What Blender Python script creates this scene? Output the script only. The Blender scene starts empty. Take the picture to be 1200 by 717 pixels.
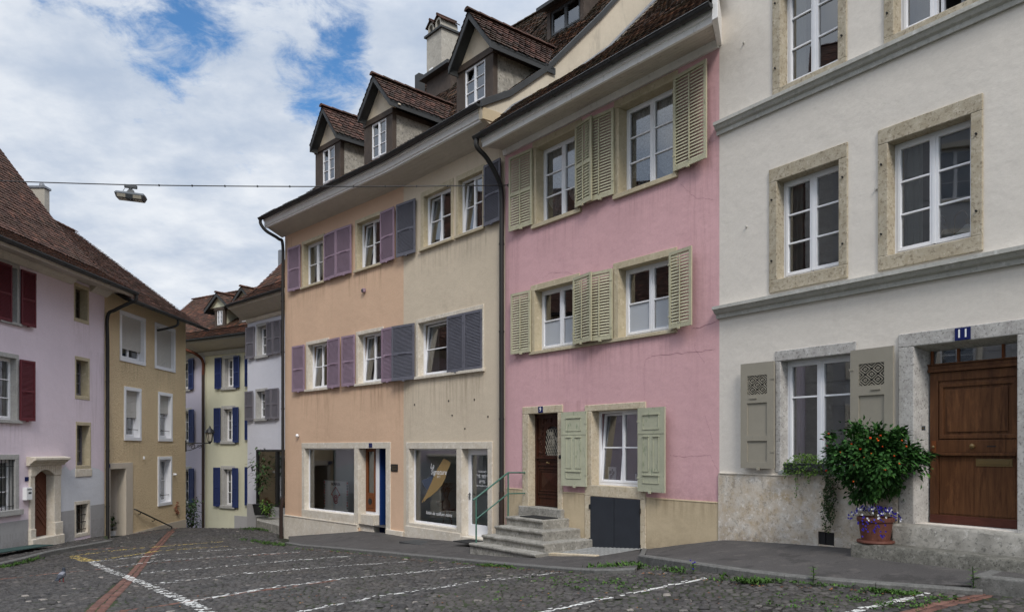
import bpy, bmesh, math, random
import numpy as np
from mathutils import Vector, Matrix, noise as mnoise
R = random.Random(11)
NR = np.random.default_rng(5)
rad = math.radians
SC = bpy.context.scene
COL = SC.collection

# ------------------------------------------------------------------ camera numbers (pixel grid of the photograph)
F, HY, CX, CAMZ = 900.0, 525.0, 600.0, 1.6

# ------------------------------------------------------------------ materials
MATS = {}
def srgb(r, g, b):
    def c(x):
        x /= 255.0
        return x / 12.92 if x <= .04045 else ((x + .055) / 1.055) ** 2.4
    return (c(r), c(g), c(b), 1)

class NT:
    def __init__(s, name):
        s.m = bpy.data.materials.new(name); s.m.use_nodes = True
        s.t = s.m.node_tree; s.t.nodes.clear(); s.L = s.t.links
        s.out = s.n('ShaderNodeOutputMaterial')
        s.b = s.n('ShaderNodeBsdfPrincipled'); s.L.new(s.b.outputs[0], s.out.inputs[0])
        s.b.inputs['Specular IOR Level'].default_value = .2; s.tc = s.n('ShaderNodeTexCoord'); s.o = s.tc.outputs['Object']
        MATS[name] = s.m
    def n(s, ty, **kw):
        x = s.t.nodes.new(ty)
        for k, v in kw.items(): setattr(x, k, v)
        return x
    def map(s, sc=(1, 1, 1), loc=(0, 0, 0), rot=(0, 0, 0)):
        x = s.n('ShaderNodeMapping'); x.inputs['Scale'].default_value = sc; x.inputs['Location'].default_value = loc; x.inputs['Rotation'].default_value = rot
        s.L.new(s.o, x.inputs[0]); return x.outputs[0]
    def noise(s, scale, detail=4, rough=.55, vec=None, dist=0):
        x = s.n('ShaderNodeTexNoise'); x.inputs['Scale'].default_value = scale; x.inputs['Detail'].default_value = detail
        x.inputs['Roughness'].default_value = rough; x.inputs['Distortion'].default_value = dist
        s.L.new(vec or s.o, x.inputs['Vector']); return x.outputs[0]
    def voro(s, scale, feature='F1', vec=None):
        x = s.n('ShaderNodeTexVoronoi'); x.feature = feature; x.inputs['Scale'].default_value = scale
        s.L.new(vec or s.o, x.inputs['Vector']); return x
    def ramp(s, fac, stops):
        x = s.n('ShaderNodeValToRGB'); e = x.color_ramp.elements
        while len(e) < len(stops): e.new(.5)
        for i, (p, c) in enumerate(stops):
            e[i].position = p; e[i].color = c if hasattr(c, '__len__') else (c, c, c, 1)
        s.L.new(fac, x.inputs[0]); return x.outputs[0]
    def rng(s, v, a, b, c=0, d=1):
        x = s.n('ShaderNodeMapRange'); x.inputs[1].default_value = a; x.inputs[2].default_value = b; x.inputs[3].default_value = c; x.inputs[4].default_value = d
        s.L.new(v, x.inputs[0]); return x.outputs[0]
    def mix(s, fac, a, b, mode='MIX'):
        x = s.n('ShaderNodeMix'); x.data_type = 'RGBA'; x.blend_type = mode
        for i, v in ((0, fac), (6, a), (7, b)):
            if hasattr(v, 'is_linked'): s.L.new(v, x.inputs[i])
            else: x.inputs[i].default_value = v
        return x.outputs[2]
    def mul(s, a, b, op='MULTIPLY'):
        x = s.n('ShaderNodeMath', operation=op)
        for i, v in ((0, a), (1, b)):
            if hasattr(v, 'is_linked'): s.L.new(v, x.inputs[i])
            else: x.inputs[i].default_value = v
        return x.outputs[0]
    def col(s, c):
        if hasattr(c, 'is_linked'): s.L.new(c, s.b.inputs['Base Color'])
        else: s.b.inputs['Base Color'].default_value = c
    def rough(s, v):
        if hasattr(v, 'is_linked'): s.L.new(v, s.b.inputs['Roughness'])
        else: s.b.inputs['Roughness'].default_value = v
    def bump(s, h, strength=.3, dist=.01, prev=None):
        x = s.n('ShaderNodeBump'); x.inputs['Strength'].default_value = strength; x.inputs['Distance'].default_value = dist
        s.L.new(h, x.inputs['Height'])
        if prev: s.L.new(prev, x.inputs['Normal'])
        s.L.new(x.outputs[0], s.b.inputs['Normal']); return x.outputs[0]
    def attr(s, name):
        x = s.n('ShaderNodeAttribute'); x.attribute_name = name; return x.outputs['Fac']

def sc(c, k): return (c[0] * k, c[1] * k, c[2] * k, 1)
GREY = (.25, .24, .22, 1)

def plaster(name, c, var=.12, stain=.35, bscale=70, bstr=.25, dist=.006, patch=None, cell=False, staincol=None):
    t = NT(name)
    big = t.rng(t.noise(.45, 6, .62), .3, .7)
    mid = t.rng(t.noise(3.2, 6, .65), .25, .75)
    k = t.mix(big, sc(c, 1 - var), sc(c, 1 + var * .45))
    k = t.mix(t.mul(mid, .35), k, sc(c, 1 - var * .9))
    st = t.rng(t.noise(1.0, 7, .75, t.map((1.5, 1.5, .32)), .8), .54, .78)
    k = t.mix(t.mul(st, stain), k, staincol or (c[0] * .62, c[1] * .6, c[2] * .57, 1))
    st2 = t.rng(t.noise(1.0, 8, .8, t.map((9, 9, 2.5), (3, 1, 2)), .6), .56, .75)
    gr = t.rng(t.noise(17, 6, .75), .42, .66)
    k = t.mix(t.mul(gr, .2), k, sc(c, .70))
    k = t.mix(t.mul(st2, stain * .16), k, (c[0] * .55, c[1] * .53, c[2] * .5, 1))
    fine = t.noise(bscale, 3, .6)
    k = t.mix(t.rng(fine, .35, .7, 0, .22), k, sc(c, .72))
    t.col(k); t.rough(.93)
    if cell:
        v = t.noise(bscale * .28, 3, .55, None, 1.2)
        b = t.bump(t.rng(v, .35, .65), bstr, dist)
        t.bump(fine, .15, .004, b)
    else:
        b = t.bump(t.noise(4, 5, .55), .5, .022)
        t.bump(fine, bstr, dist, b)
    return t.m

def stone(name, a, b, pit=(.12, .1, .08, 1), scale=1.0, bstr=.5, pits=.5):
    t = NT(name)
    n1 = t.rng(t.noise(5 * scale, 7, .7), .32, .68)
    k = t.mix(n1, a, b)
    n3 = t.rng(t.noise(1.1 * scale, 4, .6), .4, .7)
    k = t.mix(t.mul(n3, .4), k, sc(a, .62))
    n2 = t.noise(22 * scale, 5, .72)
    pm = t.rng(n2, .54, .62)
    lg = t.rng(t.noise(13 * scale, 6, .75, t.map((1, 1, 1), (5, 5, 5))), .55, .66)
    k = t.mix(t.mul(lg, .55), k, (min(1, a[0] * 1.3), min(1, a[1] * 1.32), min(1, a[2] * 1.38), 1))
    k = t.mix(t.mul(pm, pits), k, pit)
    t.col(k); t.rough(.88)
    t.bump(t.mix(.5, n2, t.noise(90 * scale, 3)), bstr, .008)
    return t.m

def paint(name, c, rough=.55, var=.1, wear=.0, wearcol=None, bump=.12):
    t = NT(name); t.b.inputs['Specular IOR Level'].default_value = .38
    n = t.rng(t.noise(3.5, 6, .65), .3, .7)
    k = t.mix(n, sc(c, 1 - var), sc(c, 1 + var * .4))
    if wear:
        g = t.noise(14, 8, .72, t.map((1, 1, .35)))
        k = t.mix(t.mul(t.rng(g, .58, .64), wear), k, wearcol or sc(c, .45))
    t.col(k); t.rough(rough)
    t.bump(t.noise(45, 4), bump, .003)
    return t.m

def wood(name, a, b, rough=.5, sc_=(14, 14, 1.2)):
    t = NT(name)
    g = t.noise(1.6, 6, .65, t.map(sc_), .6)
    k = t.mix(t.rng(g, .3, .7), a, b)
    w = t.rng(t.noise(1.3, 5, .6), .42, .68)
    k = t.mix(t.mul(w, .55), k, sc(b, 1.55))
    w2 = t.rng(t.noise(5, 7, .75, t.map((1, 1, .3), (2, 2, 2))), .55, .68)
    k = t.mix(t.mul(w2, .35), k, sc(a, 1.7))
    t.col(k); t.rough(rough)
    t.bump(g, .3, .004)
    return t.m

def tilemat(name, stops, moss=.3, mosscol=(.05, .055, .03, 1)):
    t = NT(name)
    a = t.attr('tint')
    k = t.ramp(a, stops)
    n = t.rng(t.noise(1.2, 5, .65), .45, .7)
    k = t.mix(t.mul(n, moss), k, mosscol)
    f = t.noise(40, 4, .7)
    k = t.mix(t.rng(f, .5, .75, 0, .45), k, sc(stops[0][1], .45))
    t.col(k); t.rough(.9)
    t.bump(f, .4, .006)
    return t.m

def simple(name, c, rough=.5, metal=0):
    t = NT(name); t.col(c); t.rough(rough); t.b.inputs['Metallic'].default_value = metal
    return t.m

def metal(name, c, rough=.45, var=.2):
    t = NT(name); n = t.rng(t.noise(6, 5, .65), .3, .7)
    t.col(t.mix(n, sc(c, 1 - var), sc(c, 1 + var))); t.rough(rough)
    t.b.inputs['Metallic'].default_value = .35
    t.bump(t.noise(30, 3), .08, .002)
    return t.m

def glassmat(name, tint=(.9, .93, .92, 1), ior=1.75, extra=0.0):
    t = NT(name); t.t.nodes.remove(t.b)
    tr = t.n('ShaderNodeBsdfTransparent'); tr.inputs[0].default_value = tint
    gl = t.n('ShaderNodeBsdfGlossy'); gl.inputs['Roughness'].default_value = .015; gl.inputs[0].default_value = (.95, .97, 1, 1)
    fr = t.n('ShaderNodeFresnel'); fr.inputs[0].default_value = ior
    bp = t.n('ShaderNodeBump'); bp.inputs['Strength'].default_value = .02; bp.inputs['Distance'].default_value = .02
    t.L.new(t.noise(1.7, 2), bp.inputs['Height']); t.L.new(bp.outputs[0], gl.inputs['Normal'])
    m = t.n('ShaderNodeMixShader')
    t.L.new(t.mul(fr.outputs[0], extra, 'ADD'), m.inputs[0]); t.L.new(tr.outputs[0], m.inputs[1]); t.L.new(gl.outputs[0], m.inputs[2])
    t.L.new(m.outputs[0], t.out.inputs[0])
    return t.m

def leafmat(name, stops, rough=.7):
    t = NT(name); k = t.ramp(t.attr('tint'), stops); t.col(k); t.rough(rough)
    t.b.inputs['Specular IOR Level'].default_value = .22
    try: t.b.inputs['Transmission Weight'].default_value = 0
    except Exception: pass
    return t.m

# --- palettes (real-world base colours)
plaster('white_plaster', (.72, .665, .595, 1), .07, .22, 90, .22)
plaster('pink_plaster', (.66, .40, .415, 1), .11, .45, 80, .25, staincol=(.45, .25, .28, 1))
plaster('cream_plaster', (.65, .55, .42, 1), .13, .55, 46, .45, .008)
plaster('peach_plaster', (.66, .455, .315, 1), .13, .5, 46, .45, .008)
plaster('lilac_plaster', (.74, .635, .70, 1), .09, .32, 80, .22)
plaster('bluegrey_plaster', (.64, .65, .69, 1), .08, .4, 80, .22)
plaster('grey_dado', (.38, .37, .37, 1), .14, .6, 60, .3)
plaster('tan_roughcast', (.79, .615, .385, 1), .1, .3, 60, .9, .03, cell=True)
plaster('tan_smooth', (.56, .49, .40, 1), .1, .3, 60, .2)
plaster('beige_dado', (.52, .42, .28, 1), .09, .5, 60, .22)
plaster('yellow_plaster', (.60, .585, .45, 1), .06, .2, 70, .2)
plaster('pale_lilac_plaster', (.47, .45, .55, 1), .06, .2, 70, .2)
plaster('pale_white_plaster', (.64, .64, .70, 1), .06, .25, 70, .2)
plaster('gable_plaster', (.60, .53, .42, 1), .2, 1.0, 50, .35, staincol=(.22, .2, .17, 1))
plaster('dormer_plaster', (.40, .365, .30, 1), .45, 1.0, 30, .5, staincol=(.10, .097, .09, 1))
plaster('dormer_gable', (.70, .60, .46, 1), .1, .3, 50, .3)
plaster('chimney_plaster', (.45, .42, .36, 1), .16, .6, 40, .4, staincol=(.2, .19, .17, 1))
plaster('old_house_stone', (.46, .46, .47, 1), .15, .5, 30, .4)
plaster('recess_plaster', (.62, .54, .46, 1), .05, .15, 70, .2)
stone('tan_limestone', (.49, .435, .34, 1), (.33, .275, .19, 1), (.13, .10, .065, 1), 1.0, .7, .6)
stone('grey_limestone', (.52, .50, .47, 1), (.33, .31, .29, 1), (.09, .085, .08, 1), 1.3, .6, .6)
stone('pale_limestone', (.66, .61, .53, 1), (.55, .48, .38, 1), (.36, .29, .21, 1), .7, .3, .3)
stone('warm_limestone', (.58, .51, .39, 1), (.46, .37, .25, 1), (.2, .15, .1, 1), 1.0, .5, .45)
stone('ochre_stone', (.52, .45, .32, 1), (.44, .37, .25, 1), (.2, .16, .1, 1), .6, .25, .25)
stone('plinth_stone', (.66, .625, .57, 1), (.46, .345, .21, 1), (.17, .15, .13, 1), .8, .8, .45)
stone('mossy_stone', (.20, .19, .165, 1), (.06, .058, .048, 1), (.03, .03, .025, 1), 1.6, .8, .7)
stone('cornice_stone', (.50, .49, .45, 1), (.42, .41, .37, 1), (.18, .17, .16, 1), .8, .2, .3)
stone('step_stone', (.38, .36, .32, 1), (.16, .15, .13, 1), (.08, .08, .07, 1), .8, .7, .6)
stone('granite_kerb', (.17, .165, .155, 1), (.09, .088, .082, 1), (.05, .05, .045, 1), 2.2, .5, .6)
stone('dormer_cheek', (.44, .41, .35, 1), (.20, .19, .17, 1), (.07, .066, .06, 1), .7, .5, .55)
stone('chimney_render', (.47, .44, .38, 1), (.36, .335, .29, 1), (.2, .19, .17, 1), .6, .4, .4)
stone('grey_sill', (.42, .41, .39, 1), (.33, .32, .31, 1), (.18, .17, .16, 1), 1, .25, .3)
paint('white_frame', (.78, .78, .80, 1), .4, .05)
paint('white_boards', (.82, .80, .77, 1), .55, .08, .35, (.35, .32, .28, 1))
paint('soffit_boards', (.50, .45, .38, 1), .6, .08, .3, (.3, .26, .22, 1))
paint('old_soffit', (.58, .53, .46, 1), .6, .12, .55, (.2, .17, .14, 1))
paint('sage_shutter', (.45, .425, .295, 1), .6, .12, .55, (.2, .2, .12, 1))
paint('mint_shutter', (.41, .41, .30, 1), .6, .12, .9, (.20, .24, .16, 1))
paint('mauve_shutter', (.28, .20, .255, 1), .6, .12, .35, (.16, .1, .15, 1))
paint('slate_shutter', (.12, .12, .145, 1), .6, .15, .5, (.18, .18, .2, 1))
paint('taupe_shutter', (.28, .255, .205, 1), .6, .08, .25, (.2, .18, .15, 1))
paint('red_shutter', (.115, .016, .024, 1), .5, .15, .3, (.08, .012, .018, 1))
paint('blue_shutter', (.010, .022, .105, 1), .5, .12)
paint('grey_shutter', (.155, .145, .165, 1), .55, .12, .2)
paint('dark_timber', (.068, .05, .039, 1), .75, .3, .7, (.12, .1, .08, 1), .3)
paint('charcoal_board', (.045, .047, .048, 1), .7, .2)
paint('hatch_paint', (.024, .028, .036, 1), .55, .2, .2, (.05, .055, .065, 1))
paint('blue_door', (.008, .03, .13, 1), .45, .1)
paint('blue_enamel', (.008, .014, .09, 1), .25, .05)
paint('white_enamel', (.8, .8, .8, 1), .3, .03)
paint('green_rail', (.06, .15, .115, 1), .45, .15, .4, (.02, .06, .045, 1))
paint('dark_pipe', (.022, .02, .019, 1), .5, .2)
paint('brown_pipe', (.035, .022, .018, 1), .5, .2)
paint('black_iron', (.012, .012, .013, 1), .5, .1)
paint('rubber_mat', (.012, .012, .012, 1), .9, .1, 0, None, .6)
paint('green_mat', (.028, .06, .055, 1), .9, .15, 0, None, .5)
paint('lamp_grey', (.055, .06, .065, 1), .5, .1)
paint('lamp_glass', (.36, .33, .27, 1), .3, .05)
paint('roller_blind', (.52, .50, .46, 1), .6, .06, .2)
paint('gold_decal', (.27, .18, .075, 1), .6, .05)
paint('navy_decal', (.05, .065, .10, 1), .6, .05)
paint('poster_paper', (.72, .76, .76, 1), .6, .05)
paint('red_ink', (.4, .02, .03, 1), .6, .05)
paint('graffiti', (.30, .11, .06, 1), .8, .1)
paint('terracotta', (.12, .042, .028, 1), .7, .15, .15, (.32, .16, .1, 1))
paint('brass', (.13, .085, .032, 1), .35, .1)
paint('crack_line', (.33, .17, .2, 1), .9, .1)
paint('dark_room', (.13, .13, .135, 1), .9, .1)
paint('shop_room', (.68, .72, .70, 1), .9, .05)
paint('shop_partition', (.50, .55, .53, 1), .9, .05)
paint('old_curtain', (.30, .29, .27, 1), .8, .1)
metal('gutter_metal', (.055, .055, .055, 1), .45)
metal('copper_pipe', (.10, .036, .022, 1), .5)
metal('lead_flashing', (.23, .24, .26, 1), .5)
metal('steel_grate', (.40, .40, .39, 1), .5)
wood('door_brown', (.15, .066, .028, 1), (.052, .021, .010, 1), .45)
wood('door_dark', (.055, .017, .009, 1), (.022, .008, .005, 1), .4)
wood('door_red', (.14, .05, .028, 1), (.07, .026, .016, 1), .6, (20, 20, 20))
wood('kick_plate', (.09, .03, .02, 1), (.06, .02, .014, 1), .5, (3, 3, 8))
wood('trim_orange', (.18, .06, .02, 1), (.11, .035, .012, 1), .45)
wood('bark', (.12, .09, .06, 1), (.06, .045, .03, 1), .9)
tilemat('roof_tiles_dark', [(0, (.032, .023, .019, 1)), (.4, (.072, .045, .033, 1)), (.75, (.125, .066, .044, 1)), (1, (.22, .11, .065, 1))], .5)
tilemat('roof_tiles_brown', [(0, (.05, .027, .02, 1)), (.5, (.085, .043, .031, 1)), (.85, (.115, .055, .038, 1)), (1, (.16, .075, .05, 1))], .25)
tilemat('roof_tiles_red', [(0, (.045, .024, .018, 1)), (.45, (.085, .04, .027, 1)), (.8, (.13, .054, .033, 1)), (1, (.22, .09, .05, 1))], .35)
tilemat('dormer_tiles', [(0, (.04, .024, .019, 1)), (.5, (.075, .04, .031, 1)), (1, (.13, .062, .045, 1))], .3)
simple('roof_deck', (.03, .024, .02, 1), .95)
glassmat('window_glass', (.92, .95, .94, 1), 1.75, .13)
glassmat('sky_glass', (.8, .84, .86, 1), 2.1, .08)
glassmat('shop_glass', (.92, .97, .96, 1), 1.6, .10)
leafmat('lantana_leaf', [(0, (.010, .036, .008, 1)), (.6, (.028, .088, .016, 1)), (1, (.07, .17, .03, 1))])
leafmat('sill_leaf', [(0, (.025, .065, .01, 1)), (.6, (.07, .14, .02, 1)), (1, (.14, .22, .04, 1))])
leafmat('ivy_leaf', [(0, (.012, .024, .008, 1)), (.6, (.03, .055, .016, 1)), (1, (.06, .09, .03, 1))])
leafmat('weed_leaf', [(0, (.02, .045, .010, 1)), (.6, (.045, .10, .018, 1)), (1, (.09, .165, .03, 1))])
leafmat('shrub_leaf', [(0, (.01, .03, .008, 1)), (.6, (.03, .065, .018, 1)), (1, (.07, .11, .03, 1))])
leafmat('dry_leaf', [(0, (.08, .03, .012, 1)), (.6, (.2, .075, .03, 1)), (1, (.3, .16, .06, 1))])
leafmat('orange_flower', [(0, (.5, .02, .01, 1)), (.6, (.65, .07, .01, 1)), (1, (.8, .3, .02, 1))])
leafmat('blue_flower', [(0, (.03, .02, .25, 1)), (.62, (.05, .035, .4, 1)), (.68, (.7, .7, .75, 1)), (1, (.8, .8, .8, 1))])
leafmat('pampas', [(0, (.35, .28, .18, 1)), (1, (.5, .42, .3, 1))])
leafmat('pigeon_feathers', [(0, (.02, .025, .035, 1)), (.5, (.07, .075, .09, 1)), (1, (.24, .24, .27, 1))])

def cloth(name, c, lace=False):
    t = NT(name)
    t.col(c); t.rough(.9)
    tl = t.n('ShaderNodeBsdfTranslucent'); tl.inputs[0].default_value = c
    m = t.n('ShaderNodeMixShader'); m.inputs[0].default_value = .4
    t.L.new(t.b.outputs[0], m.inputs[1]); t.L.new(tl.outputs[0], m.inputs[2])
    if lace:
        tr = t.n('ShaderNodeBsdfTransparent'); m2 = t.n('ShaderNodeMixShader')
        n = t.rng(t.noise(26, 3, .6, None, 1.5), .42, .56, .0, .38)
        t.L.new(n, m2.inputs[0]); t.L.new(m.outputs[0], m2.inputs[1]); t.L.new(tr.outputs[0], m2.inputs[2])
        t.L.new(m2.outputs[0], t.out.inputs[0])
    else: t.L.new(m.outputs[0], t.out.inputs[0])
    return t.m
cloth('lace_curtain', (.68, .68, .7, 1), True)
cloth('grey_curtain', (.42, .44, .42, 1))
cloth('white_film', (.62, .65, .7, 1))

def m_cobble():
    t = NT('cobble_stone')
    a = t.attr('tint')
    k = t.ramp(a, [(0, (.030, .028, .027, 1)), (.4, (.062, .057, .054, 1)), (.8, (.096, .088, .082, 1)), (.95, (.135, .122, .112, 1)), (1, (.27, .24, .21, 1))])
    f = t.noise(45, 5, .7)
    k = t.mix(t.rng(f, .35, .7, 0, .5), k, (.03, .029, .03, 1))
    n = t.rng(t.noise(.7, 5, .6), .45, .65)
    k = t.mix(t.mul(n, .3), k, (.085, .072, .06, 1))
    mo = t.rng(t.noise(2.6, 6, .7), .6, .7)
    k = t.mix(t.mul(mo, .25), k, (.045, .055, .025, 1))
    t.col(k); t.rough(t.rng(f, .3, .7, .5, .85)); t.bump(f, .5, .006)
m_cobble()
def m_joint():
    t = NT('joint_soil')
    n = t.rng(t.noise(1.6, 6, .7), .42, .62)
    k = t.mix(n, (.018, .016, .015, 1), (.035, .052, .018, 1))
    k = t.mix(t.rng(t.noise(30, 4), .5, .7, 0, .6), k, (.06, .05, .04, 1))
    t.col(k); t.rough(.95); t.bump(t.noise(60, 4), .6, .01)
m_joint()
def m_redstone():
    t = NT('red_paver')
    k = t.ramp(t.attr('tint'), [(0, (.085, .045, .037, 1)), (.5, (.145, .072, .056, 1)), (1, (.20, .11, .085, 1))])
    f = t.noise(40, 5, .7)
    k = t.mix(t.rng(f, .4, .7, 0, .5), k, (.07, .045, .04, 1))
    t.col(k); t.rough(.85); t.bump(f, .4, .005)
m_redstone()
def m_mark(name, c):
    t = NT(name)
    n = t.noise(20, 7, .72); n2 = t.noise(2.2, 4, .6)
    w = t.rng(t.mix(.35, n, n2), .50, .60)
    k = t.mix(t.mul(w, .75), c, (.12, .115, .11, 1))
    t.col(k); t.rough(.75); t.bump(n, .3, .004)
m_mark('white_road_paint', (.56, .55, .52, 1)); m_mark('yellow_road_paint', (.52, .38, .10, 1))
def m_asphalt():
    t = NT('asphalt')
    f = t.noise(150, 3, .8)
    k = t.mix(t.rng(f, .35, .68), (.034, .032, .031, 1), (.13, .12, .115, 1))
    b = t.rng(t.noise(.8, 6, .65), .35, .68)
    k = t.mix(t.mul(b, .5), k, (.045, .041, .04, 1))
    s = t.rng(t.noise(3, 8, .75), .54, .62)
    k = t.mix(t.mul(s, .55), k, (.115, .103, .095, 1))
    k = t.mix(t.mul(t.rng(t.noise(1.9, 6, .7, t.map((1, 1, 1), (4, 2, 0))), .56, .6), .5), k, (.032, .03, .029, 1))
    t.col(k); t.rough(.85)
    t.bump(f, .6, .006)
m_asphalt()

# ------------------------------------------------------------------ mesh builder
class MB:
    def __init__(s, zo=0.0, xf=None):
        s.v = []; s.f = []; s.t = []; s.zo = zo; s.xf = xf
    def add(s, vs, fs, t=0.5):
        b = len(s.v)
        for p in vs:
            p = s.xf(p) if s.xf else p
            s.v.append((p[0], p[1], p[2] - s.zo))
        for q in fs:
            s.f.append(tuple(i + b for i in q)); s.t.append(t)
    def quad(s, a, b, c, d, t=.5): s.add([a, b, c, d], [(0, 1, 2, 3)], t)
    def poly(s, pts, t=.5): s.add(pts, [tuple(range(len(pts)))], t)
    def box(s, x0, x1, y0, y1, z0, z1, t=.5):
        s.add([(x0, y0, z0), (x1, y0, z0), (x1, y1, z0), (x0, y1, z0), (x0, y0, z1), (x1, y0, z1), (x1, y1, z1), (x0, y1, z1)],
              [(0, 3, 2, 1), (4, 5, 6, 7), (0, 1, 5, 4), (1, 2, 6, 5), (2, 3, 7, 6), (3, 0, 4, 7)], t)
    def hexa(s, p8, t=.5):
        s.add(p8, [(0, 3, 2, 1), (4, 5, 6, 7), (0, 1, 5, 4), (1, 2, 6, 5), (2, 3, 7, 6), (3, 0, 4, 7)], t)
    def extr(s, poly, x0, x1, t=.5):          # poly in (y,z), along x
        n = len(poly)
        s.add([(x0, y, z) for y, z in poly] + [(x1, y, z) for y, z in poly],
              [tuple(range(n))[::-1], tuple(range(n, 2 * n))] + [(i, (i + 1) % n, n + (i + 1) % n, n + i) for i in range(n)], t)
    def prism(s, poly, y0, y1, t=.5):         # poly in (x,z), along y
        n = len(poly)
        s.add([(x, y0, z) for x, z in poly] + [(x, y1, z) for x, z in poly],
              [tuple(range(n)), tuple(range(n, 2 * n))[::-1]] + [((i + 1) % n, i, n + i, n + (i + 1) % n) for i in range(n)], t)
    def slab(s, poly, z0, z1, t=.5):          # poly in (x,y)
        n = len(poly)
        s.add([(x, y, z0) for x, y in poly] + [(x, y, z1) for x, y in poly],
              [tuple(range(n))[::-1], tuple(range(n, 2 * n))] + [(i, (i + 1) % n, n + (i + 1) % n, n + i) for i in range(n)], t)
    def tube(s, pts, r, n=8, r1=None, t=.5):
        pts = [Vector(p) for p in pts]; m = len(pts); vs = []; fs = []
        up = None
        for i, p in enumerate(pts):
            d = (pts[min(i + 1, m - 1)] - pts[max(i - 1, 0)]).normalized()
            if up is None:
                a = Vector((0, 0, 1)) if abs(d.z) < .9 else Vector((1, 0, 0))
                up = d.cross(a).normalized()
            e = (up - d * up.dot(d)).normalized(); g = d.cross(e); up = e
            rr = r if r1 is None else r + (r1 - r) * i / (m - 1)
            for k in range(n):
                a = 2 * math.pi * k / n
                vs.append(p + e * (rr * math.cos(a)) + g * (rr * math.sin(a)))
        for i in range(m - 1):
            for k in range(n):
                k2 = (k + 1) % n
                fs.append((i * n + k, i * n + k2, (i + 1) * n + k2, (i + 1) * n + k))
        fs.append(tuple(range(n))[::-1]); fs.append(tuple((m - 1) * n + k for k in range(n)))
        s.add(vs, fs, t)
    def lathe(s, prof, cx, cy, n=20, t=.5):
        vs = []; fs = []
        for r, z in prof:
            for k in range(n):
                a = 2 * math.pi * k / n; vs.append((cx + r * math.cos(a), cy + r * math.sin(a), z))
        for i in range(len(prof) - 1):
            for k in range(n):
                k2 = (k + 1) % n; fs.append((i * n + k, i * n + k2, (i + 1) * n + k2, (i + 1) * n + k))
        fs.append(tuple(range(n))[::-1]); fs.append(tuple((len(prof) - 1) * n + k for k in range(n)))
        s.add(vs, fs, t)
    def blob(s, c, rx, ry, rz, n=8, m=6, t=.5):
        vs = [(c[0], c[1], c[2] - rz)]; fs = []
        for i in range(1, m):
            ph = -math.pi / 2 + math.pi * i / m
            for k in range(n):
                a = 2 * math.pi * k / n
                vs.append((c[0] + rx * math.cos(ph) * math.cos(a), c[1] + ry * math.cos(ph) * math.sin(a), c[2] + rz * math.sin(ph)))
        vs.append((c[0], c[1], c[2] + rz)); top = len(vs) - 1
        for k in range(n):
            k2 = (k + 1) % n
            fs.append((0, 1 + k2, 1 + k)); fs.append((1 + (m - 2) * n + k, 1 + (m - 2) * n + k2, top))
            for i in range(m - 2): fs.append((1 + i * n + k, 1 + i * n + k2, 1 + (i + 1) * n + k2, 1 + (i + 1) * n + k))
        s.add(vs, fs, t)
    def leaf(s, p, d, nrm, L, w, t=.5):
        p = Vector(p); d = Vector(d).normalized(); nrm = Vector(nrm); sd = d.cross(nrm)
        if sd.length < 1e-4: sd = d.cross(Vector((.3, .5, .8)))
        sd.normalize(); nn = sd.cross(d)
        a = p; b = p + d * (L * .45) + sd * (w / 2) + nn * (w * .12); c = p + d * L - nn * (L * .12); e = p + d * (L * .45) - sd * (w / 2) + nn * (w * .12)
        m_ = p + d * (L * .5)
        s.add([a, b, c, e, m_], [(0, 1, 4), (1, 2, 4), (4, 2, 3), (0, 4, 3)], t)
    def build(s, name, mat, parent=None, smooth=None, bevel=0, recalc=False, mats=None):
        me = bpy.data.meshes.new(name)
        me.from_pydata(s.v, [], s.f)
        if recalc:
            bm = bmesh.new(); bm.from_mesh(me); bmesh.ops.recalc_face_normals(bm, faces=bm.faces); bm.to_mesh(me); bm.free()
        if len(set(s.t)) > 1:
            at_ = me.attributes.new('tint', 'FLOAT', 'FACE'); at_.data.foreach_set('value', s.t)
        me.materials.append(MATS[mat] if isinstance(mat, str) else mat)
        if smooth:
            me.polygons.foreach_set('use_smooth', [True] * len(me.polygons))
            me.set_sharp_from_angle(angle=rad(smooth))
        me.update()
        o = bpy.data.objects.new(name, me); COL.objects.link(o)
        if parent: o.parent = parent
        if bevel:
            b = o.modifiers.new('bevel', 'BEVEL'); b.width = bevel; b.segments = 2; b.limit_method = 'ANGLE'; b.angle_limit = rad(40)
        return o

def tag(o, label=None, cat=None, group=None, kind=None):
    if label: o['label'] = label
    if cat: o['category'] = cat
    if group: o['group'] = group
    if kind: o['kind'] = kind
    return o

def empty(name, loc, rz, label, cat, group=None):
    o = bpy.data.objects.new(name, None); COL.objects.link(o)
    o.location = loc; o.rotation_euler = (0, 0, rz); o.empty_display_size = .3
    return tag(o, label, cat, group)

def text_mb(txt, size, x, y, z, shear=0, spacing=1.0, align='CENTER', bold=0.0, zo=0):
    cu = bpy.data.curves.new('t', 'FONT'); cu.body = txt; cu.size = size; cu.align_x = align; cu.align_y = 'CENTER'; cu.shear = shear
    cu.space_character = spacing; cu.offset = bold; cu.resolution_u = 3
    ob = bpy.data.objects.new('t', cu); COL.objects.link(ob)
    dg = bpy.context.evaluated_depsgraph_get(); me = bpy.data.meshes.new_from_object(ob.evaluated_get(dg))
    mb = MB(zo)
    mb.add([(x + v.co.x, y, z + v.co.y) for v in me.vertices], [tuple(p.vertices) for p in me.polygons])
    bpy.data.objects.remove(ob); bpy.data.curves.remove(cu); bpy.data.meshes.remove(me)
    return mb

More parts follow.
